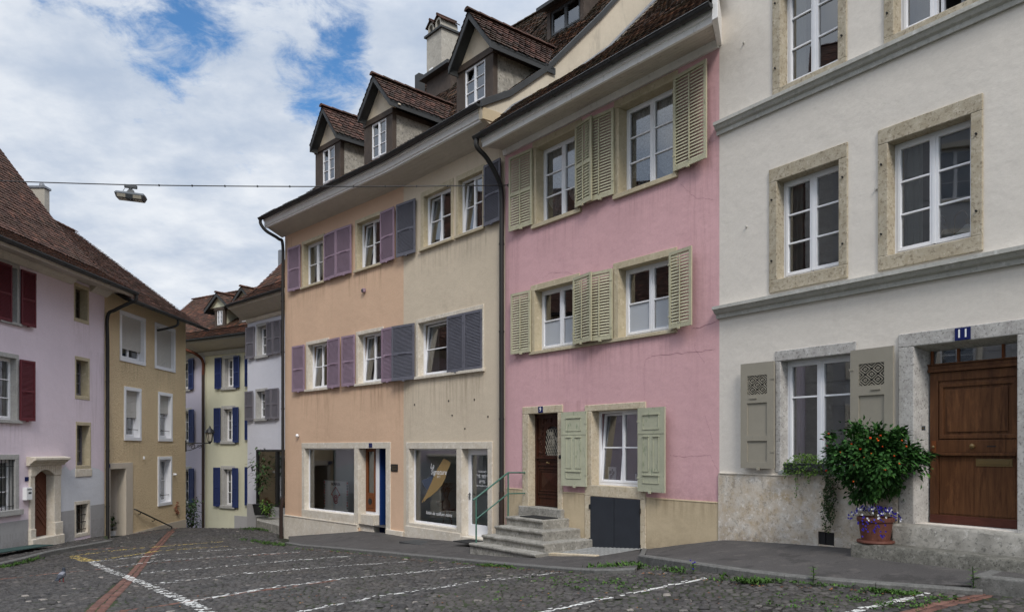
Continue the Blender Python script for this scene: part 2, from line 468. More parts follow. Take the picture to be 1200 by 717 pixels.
# ------------------------------------------------------------------ houses: local x along the wall (left to right), y into the house, z up
class House:
    def __init__(s, name, label, p0, p1, zb, cat='house', group=None):
        s.p0 = np.array(p0, float); s.p1 = np.array(p1, float); d = s.p1 - s.p0; s.L = float(np.linalg.norm(d))
        s.U = d / s.L; s.N = np.array([s.U[1], -s.U[0]]); s.zb = zb; s.ang = math.atan2(s.U[1], s.U[0])
        s.root = empty(name, (p0[0], p0[1], zb), s.ang, label, cat, group); s.holes = []
    def u(s, px, out=0.0):
        k = (px - CX) / F; o = s.p0 + s.N * out
        return float((k * o[1] - o[0]) / (s.U[0] - k * s.U[1]))
    def z(s, px, py, out=0.0):
        o = s.p0 + s.N * out + s.U * s.u(px, out)
        return float(CAMZ + (HY - py) * o[1] / F)
    def W(s, u, y, z):                       # local -> world
        p = s.p0 + s.U * u - s.N * y
        return (float(p[0]), float(p[1]), z)
    def mb(s, xf=None): return MB(s.zb, xf)
    def part(s, mb, name, mat, parent=None, **kw): return mb.build(name, mat, parent or s.root, **kw)
    def thing(s, name, u, y, z, label, cat, group=None):   # an empty for something fixed to this wall
        return empty(name, s.W(u, y, z), s.ang, label, cat, group)
    def hole(s, x0, x1, z0, z1): s.holes.append((x0, x1, z0, z1))
    def wall(s, mat, u0, u1, z0, z1, depth, rev=.3, name='wall'):
        xs = sorted({u0, u1} | {min(max(h[i], u0), u1) for h in s.holes for i in (0, 1)})
        zs = sorted({z0, z1} | {min(max(h[i], z0), z1) for h in s.holes for i in (2, 3)})
        m = s.mb()
        for a, b in zip(xs, xs[1:]):
            for c, d in zip(zs, zs[1:]):
                mx, mz = (a + b) / 2, (c + d) / 2
                if any(h[0] < mx < h[1] and h[2] < mz < h[3] for h in s.holes): continue
                m.quad((a, 0, c), (b, 0, c), (b, 0, d), (a, 0, d))
        for a, b, c, d in s.holes:
            m.quad((a, 0, c), (a, rev, c), (a, rev, d), (a, 0, d)); m.quad((b, 0, c), (b, 0, d), (b, rev, d), (b, rev, c))
            m.quad((a, 0, d), (a, rev, d), (b, rev, d), (b, 0, d)); m.quad((a, 0, c), (b, 0, c), (b, rev, c), (a, rev, c))
        m.quad((u0, 0, z0), (u0, 0, z1), (u0, depth, z1), (u0, depth, z0)); m.quad((u1, 0, z0), (u1, depth, z0), (u1, depth, z1), (u1, 0, z1))
        m.quad((u0, depth, z0), (u0, depth, z1), (u1, depth, z1), (u1, depth, z0))
        return s.part(m, name, mat)
    def room(s, u0, u1, z0, z1, floors, y0=.34, y1=2.6, mat='dark_room', walls=()):
        m = s.mb(); e = .03
        m.quad((u0, y1, z0), (u1, y1, z0), (u1, y1, z1), (u0, y1, z1))
        for w in (u0, u1) + tuple(walls): m.quad((w, y0, z0), (w, y1, z0), (w, y1, z1), (w, y0, z1))
        for zf in [z0] + list(floors) + [z1]:
            m.quad((u0, y0, zf), (u1, y0, zf), (u1, y1, zf), (u0, y1, zf))
        return s.part(m, 'room_interior', mat)

def sash(h, x0, x1, z0, z1, y, rows=3, cols=2, fw=.05, mw=.09, bw=.028, th=.055, mat='white_frame', glass='window_glass', tilt=None, name='window', parent=None, mids=None, lf=.045):
    """white casement: returns the frame object with its panes as a child"""
    m = h.mb()
    m.box(x0, x0 + fw, y, y + th, z0, z1); m.box(x1 - fw, x1, y, y + th, z0, z1)
    m.box(x0 + fw, x1 - fw, y, y + th, z1 - fw, z1); m.box(x0 + fw, x1 - fw, y, y + th, z0, z0 + fw * 1.25)
    g = h.mb()
    cw = (x1 - x0 - 2 * fw - (cols - 1) * mw * .35) / cols
    for c in range(cols):
        a = x0 + fw + c * (cw + mw * .35); b = a + cw
        tl = tilt is not None and c in tilt
        zb_, zt_ = z0 + fw * 1.25, z1 - fw
        if tl:
            k = .13 / (zt_ - zb_)
            xf = lambda p, zb_=zb_, k=k: (p[0], p[1] + (p[2] - zb_) * k + .005, p[2])
        else: xf = None
        mm = h.mb(xf); gg = h.mb(xf)
        yy0, yy1 = y - .012, y + th - .012
        mm.box(a, a + lf, yy0, yy1, zb_, zt_); mm.box(b - lf, b, yy0, yy1, zb_, zt_)
        mm.box(a + lf, b - lf, yy0, yy1, zt_ - lf, zt_); mm.box(a + lf, b - lf, yy0, yy1, zb_, zb_ + lf * 1.2)
        zz = [zb_ + lf * 1.2 + (zt_ - lf - zb_ - lf * 1.2) * f for f in (mids if mids else [i / rows for i in range(1, rows)])]
        for zc in zz: mm.box(a + lf, b - lf, yy0 + .008, yy1 - .01, zc - bw / 2, zc + bw / 2)
        yg = y + th * .45
        gg.quad((a + lf, yg, zb_ + lf), (b - lf, yg, zb_ + lf), (b - lf, yg, zt_ - lf), (a + lf, yg, zt_ - lf))
        for src, dst in ((mm, m), (gg, g)):
            o = len(dst.v); dst.v += src.v; dst.f += [tuple(i + o for i in q) for q in src.f]; dst.t += src.t
    if cols > 1 and tilt is None:
        for c in range(1, cols):
            xm = x0 + fw + c * (cw + mw * .35) - mw * .175
            m.box(xm - .022, xm + .022, y - .022, y - .0125, z0 + fw * 1.3, z1 - fw * 1.05)
    elif cols > 1:
        for c in range(1, cols):
            xm = x0 + fw + c * (cw + mw * .35) - mw * .175
            m.box(xm - mw * .17, xm + mw * .17, y, y + th, z0 + fw, z1 - fw)
    fo = h.part(m, name, mat, parent, bevel=.004)
    h.part(g, 'pane', glass, parent or fo)
    return fo

def surround(h, par, x0, x1, z0, z1, l, r, t, b, mat, sd=.03, dep=.2, name='surround', ext=(0, 0), bevel=.012):
    m = h.mb(); e = .006
    m.box(x0 - l, x0 + e, -sd, dep, z0 - (0 if b else 0), z1 + .0)
    m.box(x1 - e, x1 + r, -sd, dep, z0, z1)
    m.box(x0 - l - ext[0], x1 + r + ext[1], -sd - .002, dep, z1 - e + .002, z1 + t)
    if b: m.box(x0 - l - .0, x1 + r, -sd - .002, dep, z0 - b, z0 + e - .002)
    return h.part(m, name, mat, par, bevel=bevel)

def sill(h, par, x0, x1, z, mat, out=.07, hgt=.07, dep=.15, name='sill'):
    m = h.mb(); m.extr([(-out, z - hgt), (dep, z - hgt), (dep, z + .012), (-out, z)], x0, x1)
    return h.part(m, name, mat, par, bevel=.008)

def shutter(h, par, hx, w, z0, z1, side, style, mat, ang=3, out=.045, label=None, mid=.48, split=False, thing=None, edge=None):
    ca, sa = math.cos(rad(ang)), math.sin(rad(ang)); T = .036
    def xf(p): return (hx + side * (p[0] * ca - p[1] * sa * 0), -out - p[0] * sa - p[1] * ca - .0, p[2])
    m = h.mb(xf); sw = .058; H = z1 - z0
    def slats(a, b, c, d, pitch, open_=.5):
        n = max(3, int((d - c) / pitch)); s_ = (d - c) / n
        for i in range(n):
            zc = c + (i + .5) * s_; hh = s_ * .62
            jit = R.uniform(-.003, .003)
            m.hexa([(a, .006, zc + hh * open_ - .004), (b, .006, zc + hh * open_ - .004 + jit), (b, .030, zc - hh * open_ - .004), (a, .030, zc - hh * open_ - .004),
                    (a, .006, zc + hh * open_ + .004), (b, .006, zc + hh * open_ + .004 + jit), (b, .030, zc - hh * open_ + .004), (a, .030, zc - hh * open_ + .004)])
    def fr(a, b, mz=None, rail=.075, cbar=None):
        m.box(a, a + sw, 0, T, z0, z1); m.box(b - sw, b, 0, T, z0, z1)
        m.box(a + sw, b - sw, 0, T, z1 - rail, z1); m.box(a + sw, b - sw, 0, T, z0, z0 + rail * 1.25)
        if mz: m.box(a + sw, b - sw, 0, T, z0 + H * mz - .03, z0 + H * mz + .03)
    if style == 'wide_louvre':         # sage: broad slats you can see between, with a thin upright bar
        fr(0, w, mid if split else None, .06)
        segs = [(z0 + .075, z1 - .06)] if not split else [(z0 + .075, z0 + H * mid - .03), (z0 + H * mid + .03, z1 - .06)]
        for c, d in segs: slats(sw, w - sw, c, d, .058, .52)
        m.box(w / 2 - .011, w / 2 + .011, T - .001, T + .014, z0 + .10, z1 - .09)
    elif style == 'fine_louvre':
        fr(0, w, mid, .065)
        for c, d in ((z0 + .082, z0 + H * mid - .03), (z0 + H * mid + .03, z1 - .065)): slats(sw, w - sw, c, d, .036, .62)
        m.box(sw, w - sw, .001, .005, z0 + .05, z1 - .05)
        m.box(w * .3, w * .7, T, T + .012, z0 + H * mid - .008, z0 + H * mid + .008)
    elif style == 'panel':
        m.box(0, w, 0, T, z0, z1)
        for (a, b, c, d) in ((.2, .8, .1, .2), (.2, .42, .24, .66), (.58, .8, .24, .66), (.2, .8, .74, .92)):
            xa, xb, za, zb_ = a * w, b * w, z0 + H * c, z0 + H * d
            e = .012
            m.box(xa, xa + e, T, T + .010, za, zb_); m.box(xb - e, xb, T, T + .010, za, zb_)
            m.box(xa - .01, xb + .01, T, T + .018, zb_ - e, zb_ + .008); m.box(xa, xb, T, T + .010, za, za + e)
        m.box(.0, w, T - .001, T + .006, z0 + H * .69, z0 + H * .71)
    elif style == 'lattice':
        sw2 = w * .2
        m.box(0, sw2, 0, T, z0, z1); m.box(w - sw2, w, 0, T, z0, z1)
        g0, g1 = z0 + H * .70, z0 + H * .88
        m.box(sw2, w - sw2, 0, T, z1 - H * .12, z1); m.box(sw2, w - sw2, 0, T, z0 + H * .62, g0)
        m.box(sw2, w - sw2, 0, T, z0 + H * .26, z0 + H * .31); m.box(sw2, w - sw2, 0, T, z0, z0 + H * .06)
        m.box(sw2, w - sw2, .004, .016, z0 + H * .06, z0 + H * .62)
        m.box(w * .5, w * .72, T, T + .012, z0 + H * .66, z0 + H * .675)
        n = 4; cw_, ch_ = (w - 2 * sw2) / n, (g1 - g0) / n
        for i in range(n):
            for j in range(n):
                xa, za = sw2 + i * cw_, g0 + j * ch_
                for k in range(2):
                    f_ = (k + .5) / 2
                    t_ = .006
                    if (i + j) % 2: q = ((xa, za + ch_ * f_), (xa + cw_ * (1 - f_), za + ch_)), ((xa + cw_ * f_, za), (xa + cw_, za + ch_ * (1 - f_)))
                    else: q = ((xa, za + ch_ * f_), (xa + cw_ * f_, za)), ((xa + cw_ * f_, za + ch_), (xa + cw_, za + ch_ * f_))
                    for (p, r_) in q:
                        d_ = Vector((r_[0] - p[0], r_[1] - p[1])); L_ = d_.length
                        if L_ < .01: continue
                        nx, nz = -d_.y / L_ * t_, d_.x / L_ * t_
                        m.hexa([(p[0] - nx, .012, p[1] - nz), (r_[0] - nx, .012, r_[1] - nz), (r_[0] - nx, .03, r_[1] - nz), (p[0] - nx, .03, p[1] - nz),
                                (p[0] + nx, .012, p[1] + nz), (r_[0] + nx, .012, r_[1] + nz), (r_[0] + nx, .03, r_[1] + nz), (p[0] + nx, .03, p[1] + nz)])
    # hinge straps
    for f_ in (.16, .84):
        m.box(-.02, .05, T, T + .008, z0 + H * f_ - .015, z0 + H * f_ + .015)
    m.box(w * .42, w * .5, .0, T + .02, z0 - .03, z0 + .012)
    o = h.part(m, 'shutter', mat, par, recalc=True)
    if style == 'lattice':
        mk = h.mb(xf); mk.box(w * .21, w - w * .21, .001, .004, z0 + H * .69, z0 + H * .89); h.part(mk, 'lattice_gap_shade', 'black_iron', par)  # black sheet stands in for the shade on the wall behind the lattice
    if label: o['label'] = label
    return o

def curtain(h, par, x0, x1, z0, z1, y, mat, amp=.03, waves=6, scallop=0, name='curtain', arch=0):
    m = h.mb(); n = 40
    def pt(i, zz): return (x0 + (x1 - x0) * i / n, y + amp * math.sin(i / n * waves * 2 * math.pi), zz)
    for i in range(n):
        b = []
        for k in (i, i + 1):
            f_ = k / n; zb_ = z0
            if scallop: zb_ += scallop * abs(math.sin(f_ * math.pi * 3))
            if arch: zb_ += arch * (1 - abs(2 * f_ - 1)) ** .7
            b.append(zb_)
        m.quad(pt(i, b[0]), pt(i + 1, b[1]), pt(i + 1, z1), pt(i, z1))
    return h.part(m, name, mat, par, smooth=60)

# ------------------------------------------------------------------ roofs
def tiles(m, path, axis, amin, amax, w=.18, e=.16, jit=1.0, th=.014):
    path = [Vector(p) for p in path]; axis = Vector(axis)
    seg = []; s0 = 0
    for p, q in zip(path, path[1:]):
        l = (q - p).length; seg.append((s0, s0 + l, p, (q - p) / l)); s0 += l
    rows = int(s0 / e)
    for r in range(rows + 1):
        s_ = r * e
        sg = next((g for g in seg if s_ <= g[1] + 1e-6), seg[-1])
        p = sg[2] + sg[3] * (s_ - sg[0]); d = sg[3]
        n = axis.cross(d)
        if n.z < 0: n = -n
        a0, a1 = amin(s_), amax(s_)
        x = a0 - (w / 2 if r % 2 else 0)
        Lt = min(e * 1.35, s0 - s_ + e * .4)
        rowt = R.uniform(-.06, .06)
        while x < a1:
            xa, xb = max(x, a0), min(x + w * .965, a1)
            x += w
            if xb - xa < .03: continue
            ww = xb - xa; lift = .03 + R.uniform(0, .018) * jit; sk = R.uniform(-.009, .009) * jit; dn = R.uniform(-.012, .012) * jit
            def P(a, b, hgt): return p + axis * (xa + a * ww) + d * (b + dn + sk * a) + n * hgt
            c = .07 * min(1, e / .16)
            top = [P(0, Lt, .006), P(1, Lt, .006), P(1, c * .6, lift), P(.78, .0, lift + .002), (P(.5, -.012, lift + .003)), P(.22, 0, lift + .002), P(0, c * .6, lift)]
            lo = [q - n * th for q in top[2:]]
            t_ = min(1, max(0, R.gauss(.42, .27) + rowt))
            if R.random() < .03: t_ = R.uniform(.8, 1)
            m.add(top + lo, [(0, 1, 2, 3, 4, 5, 6)[::-1], (2, 7, 8, 3), (3, 8, 9, 4), (4, 9, 10, 5), (5, 10, 11, 6)], t_)

def ridge_caps(m, p, q, r=.1, L=.36):
    p, q = Vector(p), Vector(q); d = (q - p); n = max(1, int(d.length / L)); d /= n; ax = d.normalized()
    side = ax.cross(Vector((0, 0, 1))).normalized(); up = side.cross(ax)
    for i in range(n):
        a = p + d * i - ax * .03; b = p + d * (i + 1); vs = []
        for e_, rr in ((a, r * 1.12), (b, r * .95)):
            for k in range(7):
                an = math.pi * k / 6; vs.append(e_ + side * (rr * math.cos(an)) + up * (rr * math.sin(an) * .85 + R.uniform(0, .006)))
        m.add(vs, [(k, k + 1, 8 + k, 7 + k) for k in range(6)] + [(0, 1, 2, 3, 4, 5, 6)], R.uniform(.2, .75))

def roof(h, prof, u0, u1, tmat, back=True, ul=None, ur=None, w=.18, e=.165, name='roof', back_run=None):
    """prof: (y,z) from eave to ridge. one mesh: tiles over a dark deck"""
    tot = sum(math.hypot(b[0] - a[0], b[1] - a[1]) for a, b in zip(prof, prof[1:]))
    m = h.mb()
    tiles(m, [(0, y, z) for y, z in prof], (1, 0, 0), (lambda s_: u0) if not ul else (lambda s_: ul(s_ / tot)), (lambda s_: u1) if not ur else (lambda s_: ur(s_ / tot)), w, e)
    yr, zr = prof[-1]
    a = ul(1) if ul else u0; b = ur(1) if ur else u1
    ridge_caps(m, (a, yr, zr + .01), (b, yr, zr + .01))
    o = h.part(m, name, tmat)
    k = h.mb()
    ye = back_run if back_run else 2 * yr - prof[0][0]
    lo = [(y, z - .02) for y, z in prof] + [(ye, prof[0][1] - .02)]
    lo2 = [(ye, prof[0][1] - .12)] + [(y + .02, z - .12) for y, z in prof[::-1]]
    if not ul and not ur: k.extr(lo + lo2, u0 + .01, u1 - .01)
    else:
        fr = [0]
        for p, q in zip(prof, prof[1:]): fr.append(fr[-1] + math.hypot(q[0] - p[0], q[1] - p[1]) / tot)
        for i in range(len(prof) - 1):
            (ya, za), (yb, zb_) = prof[i], prof[i + 1]
            la, lb = (ul(fr[i]), ul(fr[i + 1])) if ul else (u0, u0); ra, rb = (ur(fr[i]), ur(fr[i + 1])) if ur else (u1, u1)
            k.quad((la, ya, za - .02), (ra, ya, za - .02), (rb, yb, zb_ - .02), (lb, yb, zb_ - .02))
            k.quad((la, 2 * yr - ya, za - .02), (ra, 2 * yr - ya, za - .02), (rb, 2 * yr - yb, zb_ - .02), (lb, 2 * yr - yb, zb_ - .02))
            for c, d in ((la, lb),) + (() if ur else ((ra, rb),)): k.quad((c, ya, za - .02), (d, yb, zb_ - .02), (d, 2 * yr - yb, zb_ - .02), (c, 2 * yr - ya, za - .02))
    h.part(k, 'roof_deck', 'roof_deck', o)
    return o

def gutter(h, u0, u1, y, z, r=.075, mat='gutter_metal', joints=True):
    m = h.mb(); n = 8
    outer = [(y + r * math.cos(math.pi + math.pi * k / n), z + r * math.sin(math.pi + math.pi * k / n)) for k in range(n + 1)]
    inner = [(y + (r - .012) * math.cos(math.pi + math.pi * k / n), z + (r - .012) * math.sin(math.pi + math.pi * k / n)) for k in range(n + 1)]
    m.extr(outer + inner[::-1], u0, u1)
    m.tube([(u0, y - r, z), (u1, y - r, z)], .012, 6)
    if joints:
        x = u0 + .3
        while x < u1:
            o2 = [(y + (r + .008) * math.cos(math.pi + math.pi * k / n), z + (r + .008) * math.sin(math.pi + math.pi * k / n)) for k in range(n + 1)]
            m.extr(o2 + outer[::-1], x, x + .03); x += .85
    for x in (u0, u1):
        m.add([(x, a, b) for a, b in outer], [tuple(range(n + 1))])
    return h.part(m, 'gutter', mat, smooth=40)

def downpipe(h, pts, r=.045, mat='dark_pipe', clips=None, boot=None):
    m = h.mb(); m.tube(pts, r, 10)
    for c in clips or []: m.lathe([(r + .012, c - .02), (r + .012, c + .02)], pts[-1][0], pts[-1][1], 10)
    return h.part(m, 'downpipe', mat, smooth=50)

def smoothpts(pts, n=5):
    P = [Vector(p) for p in pts]; P = [P[0] * 2 - P[1]] + P + [P[-1] * 2 - P[-2]]; out = []
    for i in range(1, len(P) - 2):
        for k in range(n):
            t = k / n; a, b, c, d = P[i - 1:i + 3]
            out.append(.5 * ((2 * b) + (c - a) * t + (2 * a - 5 * b + 4 * c - d) * t * t + (3 * b - a - 3 * c + d) * t ** 3))
    out.append(P[-2]); return out

def boards(h, par, u0, u1, ya, za, yb, zb_, n, mat, name='soffit', th=.02):
    """boards running along the wall between (ya,za) and (yb,zb)"""
    m = h.mb()
    for i in range(n):
        f0, f1 = i / n, (i + 1) / n - .004 / max(.01, math.hypot(yb - ya, zb_ - za))
        p = (ya + (yb - ya) * f0, za + (zb_ - za) * f0); q = (ya + (yb - ya) * f1, za + (zb_ - za) * f1)
        x = u0; ue = u1((p[0] + q[0]) / 2) if callable(u1) else u1
        while x < ue:
            x2 = min(x + R.uniform(1.8, 3.2), ue)
            m.extr([p, q, (q[0], q[1] + th), (p[0], p[1] + th)], x, x2 - (.003 if x2 < ue else 0)); x = x2
    o = h.part(m, name, mat, par, recalc=True)
    return o

def profz(prof, y):
    for (a, b), (c, d) in zip(prof, prof[1:]):
        if a <= y <= c: return b + (d - b) * (y - a) / (c - a)
    (a, b), (c, d) = prof[-2:]; return b + (d - b) * (y - a) / (c - a)
def profy(prof, z):
    for (a, b), (c, d) in zip(prof, prof[1:]):
        if b <= z <= d: return a + (c - a) * (z - b) / (d - b)
    (a, b), (c, d) = prof[-2:]; return a + (c - a) * (z - b) / (d - b)

def dormer(h, prof, uc, wp, yf, ywin, zle, zap, wr, win, uw=None, gmat='dormer_gable', cmat='dormer_cheek', tmat='dormer_tiles', timber='dark_timber', rows=3, e=.15):
    """gabled dormer: uc centre, wp half width of posts, wr half width of roof, yf y of barge boards, ywin y of window plane, zle roof eave, zap apex, win=(x0,x1,z0,z1)"""
    ye, yr = profy(prof, zle), profy(prof, zap)
    zb_ = profz(prof, ywin) - .25
    uw = uc if uw is None else uw; x0, x1 = uw - wp, uw + wp; wx0, wx1, wz0, wz1 = win; wz0 = min(wz0, profz(prof, ywin) + .12)
    zpl = wz1 + .13
    m = h.mb()
    m.box(x0, wx0, ywin, ywin + .14, zb_, zpl - .002); m.box(wx1, x1, ywin, ywin + .14, zb_, zpl - .002)     # posts
    m.box(x0 - .03, x1 + .03, ywin - .03, ywin + .15, wz1, zpl + .03)                                       # lintel beam
    m.box(wx0, wx1, ywin + .01, ywin + .14, zb_, wz0)
    for sx in (x0 + .01, x1 - .11): m.box(sx, sx + .1, ywin + .14, ye + .3, zpl - .12, zpl + .02)          # plates
    d = h.part(m, 'dormer', timber, bevel=.008)
    c = h.mb()
    for xx, t_ in ((x0 + .03, .05), (x1 - .08, .05)):
        c.box(xx, xx + t_, ywin + .139, ye + .4, zb_ - .2, zpl - .1)
    h.part(c, 'dormer_cheek', cmat, d)
    g = h.mb(); k = (zap - zle) / wr
    zg = zpl + .03; gx = wr - (zg - zle) / k - .02
    g.prism([(uc - gx, zg), (uc + gx, zg), (uc, zap - .06)], ywin + .01, ywin + .08)
    h.part(g, 'dormer_gable', gmat, d, recalc=True)
    # roof slopes with tiles
    rf = h.mb(); sl = math.hypot(wr, zap - zle)
    for sgn in (-1, 1):
        path = [(uc + sgn * wr, 0, zle), (uc, 0, zap)]
        tiles(rf, path, (0, 1, 0), lambda s_: yf - .02, lambda s_: ye + (yr - ye) * s_ / sl, .18, e)
    ridge_caps(rf, (uc, yf - .03, zap + .03), (uc, yr + .1, zap + .03), .09)
    ro = h.part(rf, 'dormer_roof', tmat, d)
    b = h.mb()
    for sgn in (-1, 1):
        ux, uz = -sgn * wr / sl, (zap - zle) / sl; nx, nz = sgn * (zap - zle) / sl, wr / sl
        p0 = Vector((uc + sgn * wr, 0, zle)); p1 = Vector((uc, 0, zap))
        e1 = p0 + Vector((nx, 0, nz)) * .006; e2 = p1 + Vector((nx, 0, nz)) * .006; dn = Vector((0, 0, -.17))
        vs = []
        for pp in (e1, e2, e2 + dn, e1 + dn): vs.append((pp.x, yf, pp.z))
        for pp in (e1, e2, e2 + dn, e1 + dn): vs.append((pp.x, yf + .035, pp.z))
        b.add(vs, [(0, 1, 2, 3), (7, 6, 5, 4), (0, 4, 5, 1), (1, 5, 6, 2), (2, 6, 7, 3), (3, 7, 4, 0)])
        # soffit of the slope
        b.add([(p0.x, yf + .03, p0.z - .02), (p1.x, yf + .03, p1.z - .02), (p1.x, yr, p1.z - .02), (p0.x, ye + .2, p0.z - .02),
               (p0.x, yf + .03, p0.z - .06), (p1.x, yf + .03, p1.z - .06), (p1.x, yr, p1.z - .06), (p0.x, ye + .2, p0.z - .06)],
              [(0, 1, 2, 3), (7, 6, 5, 4), (0, 4, 5, 1), (2, 6, 7, 3), (3, 7, 4, 0)])
        # side fascia
        xa, xb = sorted((p0.x, p0.x - sgn * .03))
        b.box(xa, xb, yf + .036, ye + .25, zle - .16, zle + .0)
    h.part(b, 'barge_board', 'charcoal_board', d, recalc=True)
    sash(h, wx0, wx1, wz0, wz1, ywin + .03, rows, 2, .03, .05, .02, .05, glass='sky_glass', name='dormer_window', parent=d, lf=.03)
    q = h.mb(); q.box(wx0, wx1, ywin + .3, ywin + .32, wz0, wz1); h.part(q, 'room_interior', 'dark_room', d)
    return d

# ================================================================== THE HOUSES
def chain(start, vx, px):
    d = np.array([(vx - CX) / F, 1.0]); k = (px - CX) / F
    t = (k * start[1] - start[0]) / (d[0] - k * d[1]); return np.array(start) + d * t
W0 = np.array([5.70, 10.4])
pWP = chain(W0, 5, 843); dW = (W0 - pWP) / np.linalg.norm(W0 - pWP); pWR = pWP + dW * 9.5
pPC = chain(pWP, -85, 592); pCE = chain(pPC, -148, 473); pE0 = chain(pCE, -250, 334)

def op(h, pl, pr, pt, pb, w=None):
    """opening seen from its left edge: pixels -> (u0,u1,z0,z1) on the wall"""
    u0 = h.u(pl); u1 = h.u(pr) if w is None else u0 + w
    return u0, u1, h.z(pl, pb), h.z(pl, pt)

def grate_rows(*a): pass

# ------------------------------------------------------------------ the white house, number 11
Wh = House('white_house', 'white plastered house with tan stone window surrounds and brown panelled door', pWP, pWR, -.1)
h = Wh
zlc = h.z(838, 360)
# plinth + cornices
ops = {'ml': op(h, 911, 984, 213, 325), 'mr': op(h, 1041, 1139, 167, 303)}
hz = ops['ml'][3] - ops['ml'][2]; z0m = (ops['ml'][2] + ops['mr'][2]) / 2; hm = (hz + ops['mr'][3] - ops['mr'][2]) / 2
o3 = op(h, 915, 983, 0, 102); o4 = op(h, 1048, 1138, 0, 43)
z0t = (o3[2] + o4[2]) / 2
for key, (a, b), z0_, hh in (('ml', ops['ml'][:2], z0m, hm), ('mr', ops['mr'][:2], z0m, hm), ('tl', o3[:2], z0t, hm + .1), ('tr', o4[:2], z0t, hm + .1)):
    h.hole(a, b, z0_, z0_ + hh)
    if key == 'tr':
        wn = sash(h, a, a + (b - a) * .5, z0_, z0_ + hh, .16, 3, 1)
        m = h.mb(); m.box(b - .05, b, .16, .21, z0_, z0_ + hh); m.box(a + (b - a) * .5, b - .05, .16, .21, z0_, z0_ + .06); m.box(a + (b - a) * .5, b - .05, .16, .21, z0_ + hh - .05, z0_ + hh)
        h.part(m, 'open_frame', 'white_frame', wn)
        m = h.mb(); x = a + (b - a) * .52
        for q in ((x, .215, z0_ + .08), ): m.box(x, x + .045, .215, .8, z0_ + .08, z0_ + .13); m.box(x, x + .045, .76, .8, z0_ + .08, z0_ + hh - .06); m.box(x, x + .045, .215, .26, z0_ + .13, z0_ + hh - .06)
        h.part(m, 'open_casement', 'white_frame', wn)
    else:
        wn = sash(h, a, b, z0_, z0_ + hh, .16, 3, 2)
    big = key[1] == 'r'
    l = .155 if key != 'mr' else .15
    surround(h, wn, a, b, z0_, z0_ + hh, .15 if not big else .145, .14, .22, .2 if key[0] == 'm' else .1, 'tan_limestone', .028, .19)
    if key in ('tl', 'ml'):
        curtain(h, wn, a + .05, a + .05 + (b - a) * .2, z0_ + .05, z0_ + hh - .05, .3, 'grey_curtain', .02, 3)
    if key == 'mr': curtain(h, wn, a + .05, a + .32, z0_ + .05, z0_ + hh - .05, .32, 'grey_curtain', .02, 3)
    m = h.mb()
    for sx in (a - .085, b + .07):
        for f_ in (.2, .82): m.tube([(sx, -.03, z0_ + hh * f_), (sx, -.055, z0_ + hh * f_)], .014, 6)
    h.part(m, 'hinge_pin', 'black_iron', wn)
# ground floor window
a, b, z0_, z1_ = op(h, 915, 997, 423, 550)
z0_ = h.z(925, 551); h.hole(a, b, z0_, z1_)
wn = sash(h, a, b, z0_, z1_, .17, 2, 2, mids=[.68])
m = h.mb(); m.box(a - .1, a + .006, -.015, .2, z0_ - .04, z1_); m.box(b - .006, b + .1, -.015, .2, z0_ - .04, z1_)
m.box(a - .1, b + .1, -.02, .2, z1_ - .004, z1_ + .17)
h.part(m, 'surround', 'grey_limestone', wn, bevel=.012)
sill(h, wn, a - .02, b + .02, z0_ + .004, 'grey_sill', .045, .075, .17)
wl = a - .09 - h.u(870, .05); wsh = (h.u(1053, .05) - h.u(1001, .05))
zs0, zs1 = h.z(871, 548, .06), h.z(871, 427, .06)
shutter(h, wn, a - .075, wl, zs0, zs1, -1, 'lattice', 'taupe_shutter', 3)
shutter(h, wn, b + .045, wsh, zs0, zs1 + .02, 1, 'lattice', 'taupe_shutter', 3)
curtain(h, wn, a + .04, a + .2, z0_ + .05, z1_ - .05, .34, 'grey_curtain', .02, 3)
winW = (a, b, z0_, z1_)
# door
da, db = h.u(1072), h.u(1193); dz0 = h.z(1093, 615) + .01; dz1 = h.z(1072, 405.6)
h.hole(da, db, dz0, dz1)
ia, ib = da + .05, db - .02; Wdz0 = dz0
m = h.mb(); ol = da - h.u(1054); e = .006; dtop = h.z(1054, 392) - dz1
zst = .27                                                  # jamb bases stand on the upper step
m.hexa([(da - ol, -.03, dz0 - .04), (da, -.03, dz0 - .04), (ia + .02, .34, dz0 - .04), (da - ol, .34, dz0 - .04), (da - ol, -.03, dz1), (da, -.03, dz1), (ia + .02, .34, dz1), (da - ol, .34, dz1)])
m.hexa([(db, -.03, dz0 - .04), (db + ol + .05, -.03, dz0 - .04), (db + ol + .05, .34, dz0 - .04), (ib - .02, .34, dz0 - .04), (db, -.03, dz1), (db + ol + .05, -.03, dz1), (db + ol + .05, .34, dz1), (ib - .02, .34, dz1)])
m.hexa([(da - ol, -.032, dz1 - .003), (db + ol + .05, -.032, dz1 - .003), (db + ol + .05, .34, dz1 - .08), (da - ol, .34, dz1 - .08),
        (da - ol, -.032, dz1 + dtop), (db + ol + .05, -.032, dz1 + dtop), (db + ol + .05, .34, dz1 + dtop), (da - ol, .34, dz1 + dtop)])
m.box(da - ol, da - ol + .0, 0, 0, 0, 0) if False else None
door = h.mb()
fy = .26; la, lb = ia + .03, ib - .03; zt = dz1 - .06; lz1 = h.z(1093, 437, -.26); tz0 = h.z(1090, 428, -.26)
D = door
D.box(la, lb, fy, fy + .05, dz0, lz1)
pw = .13
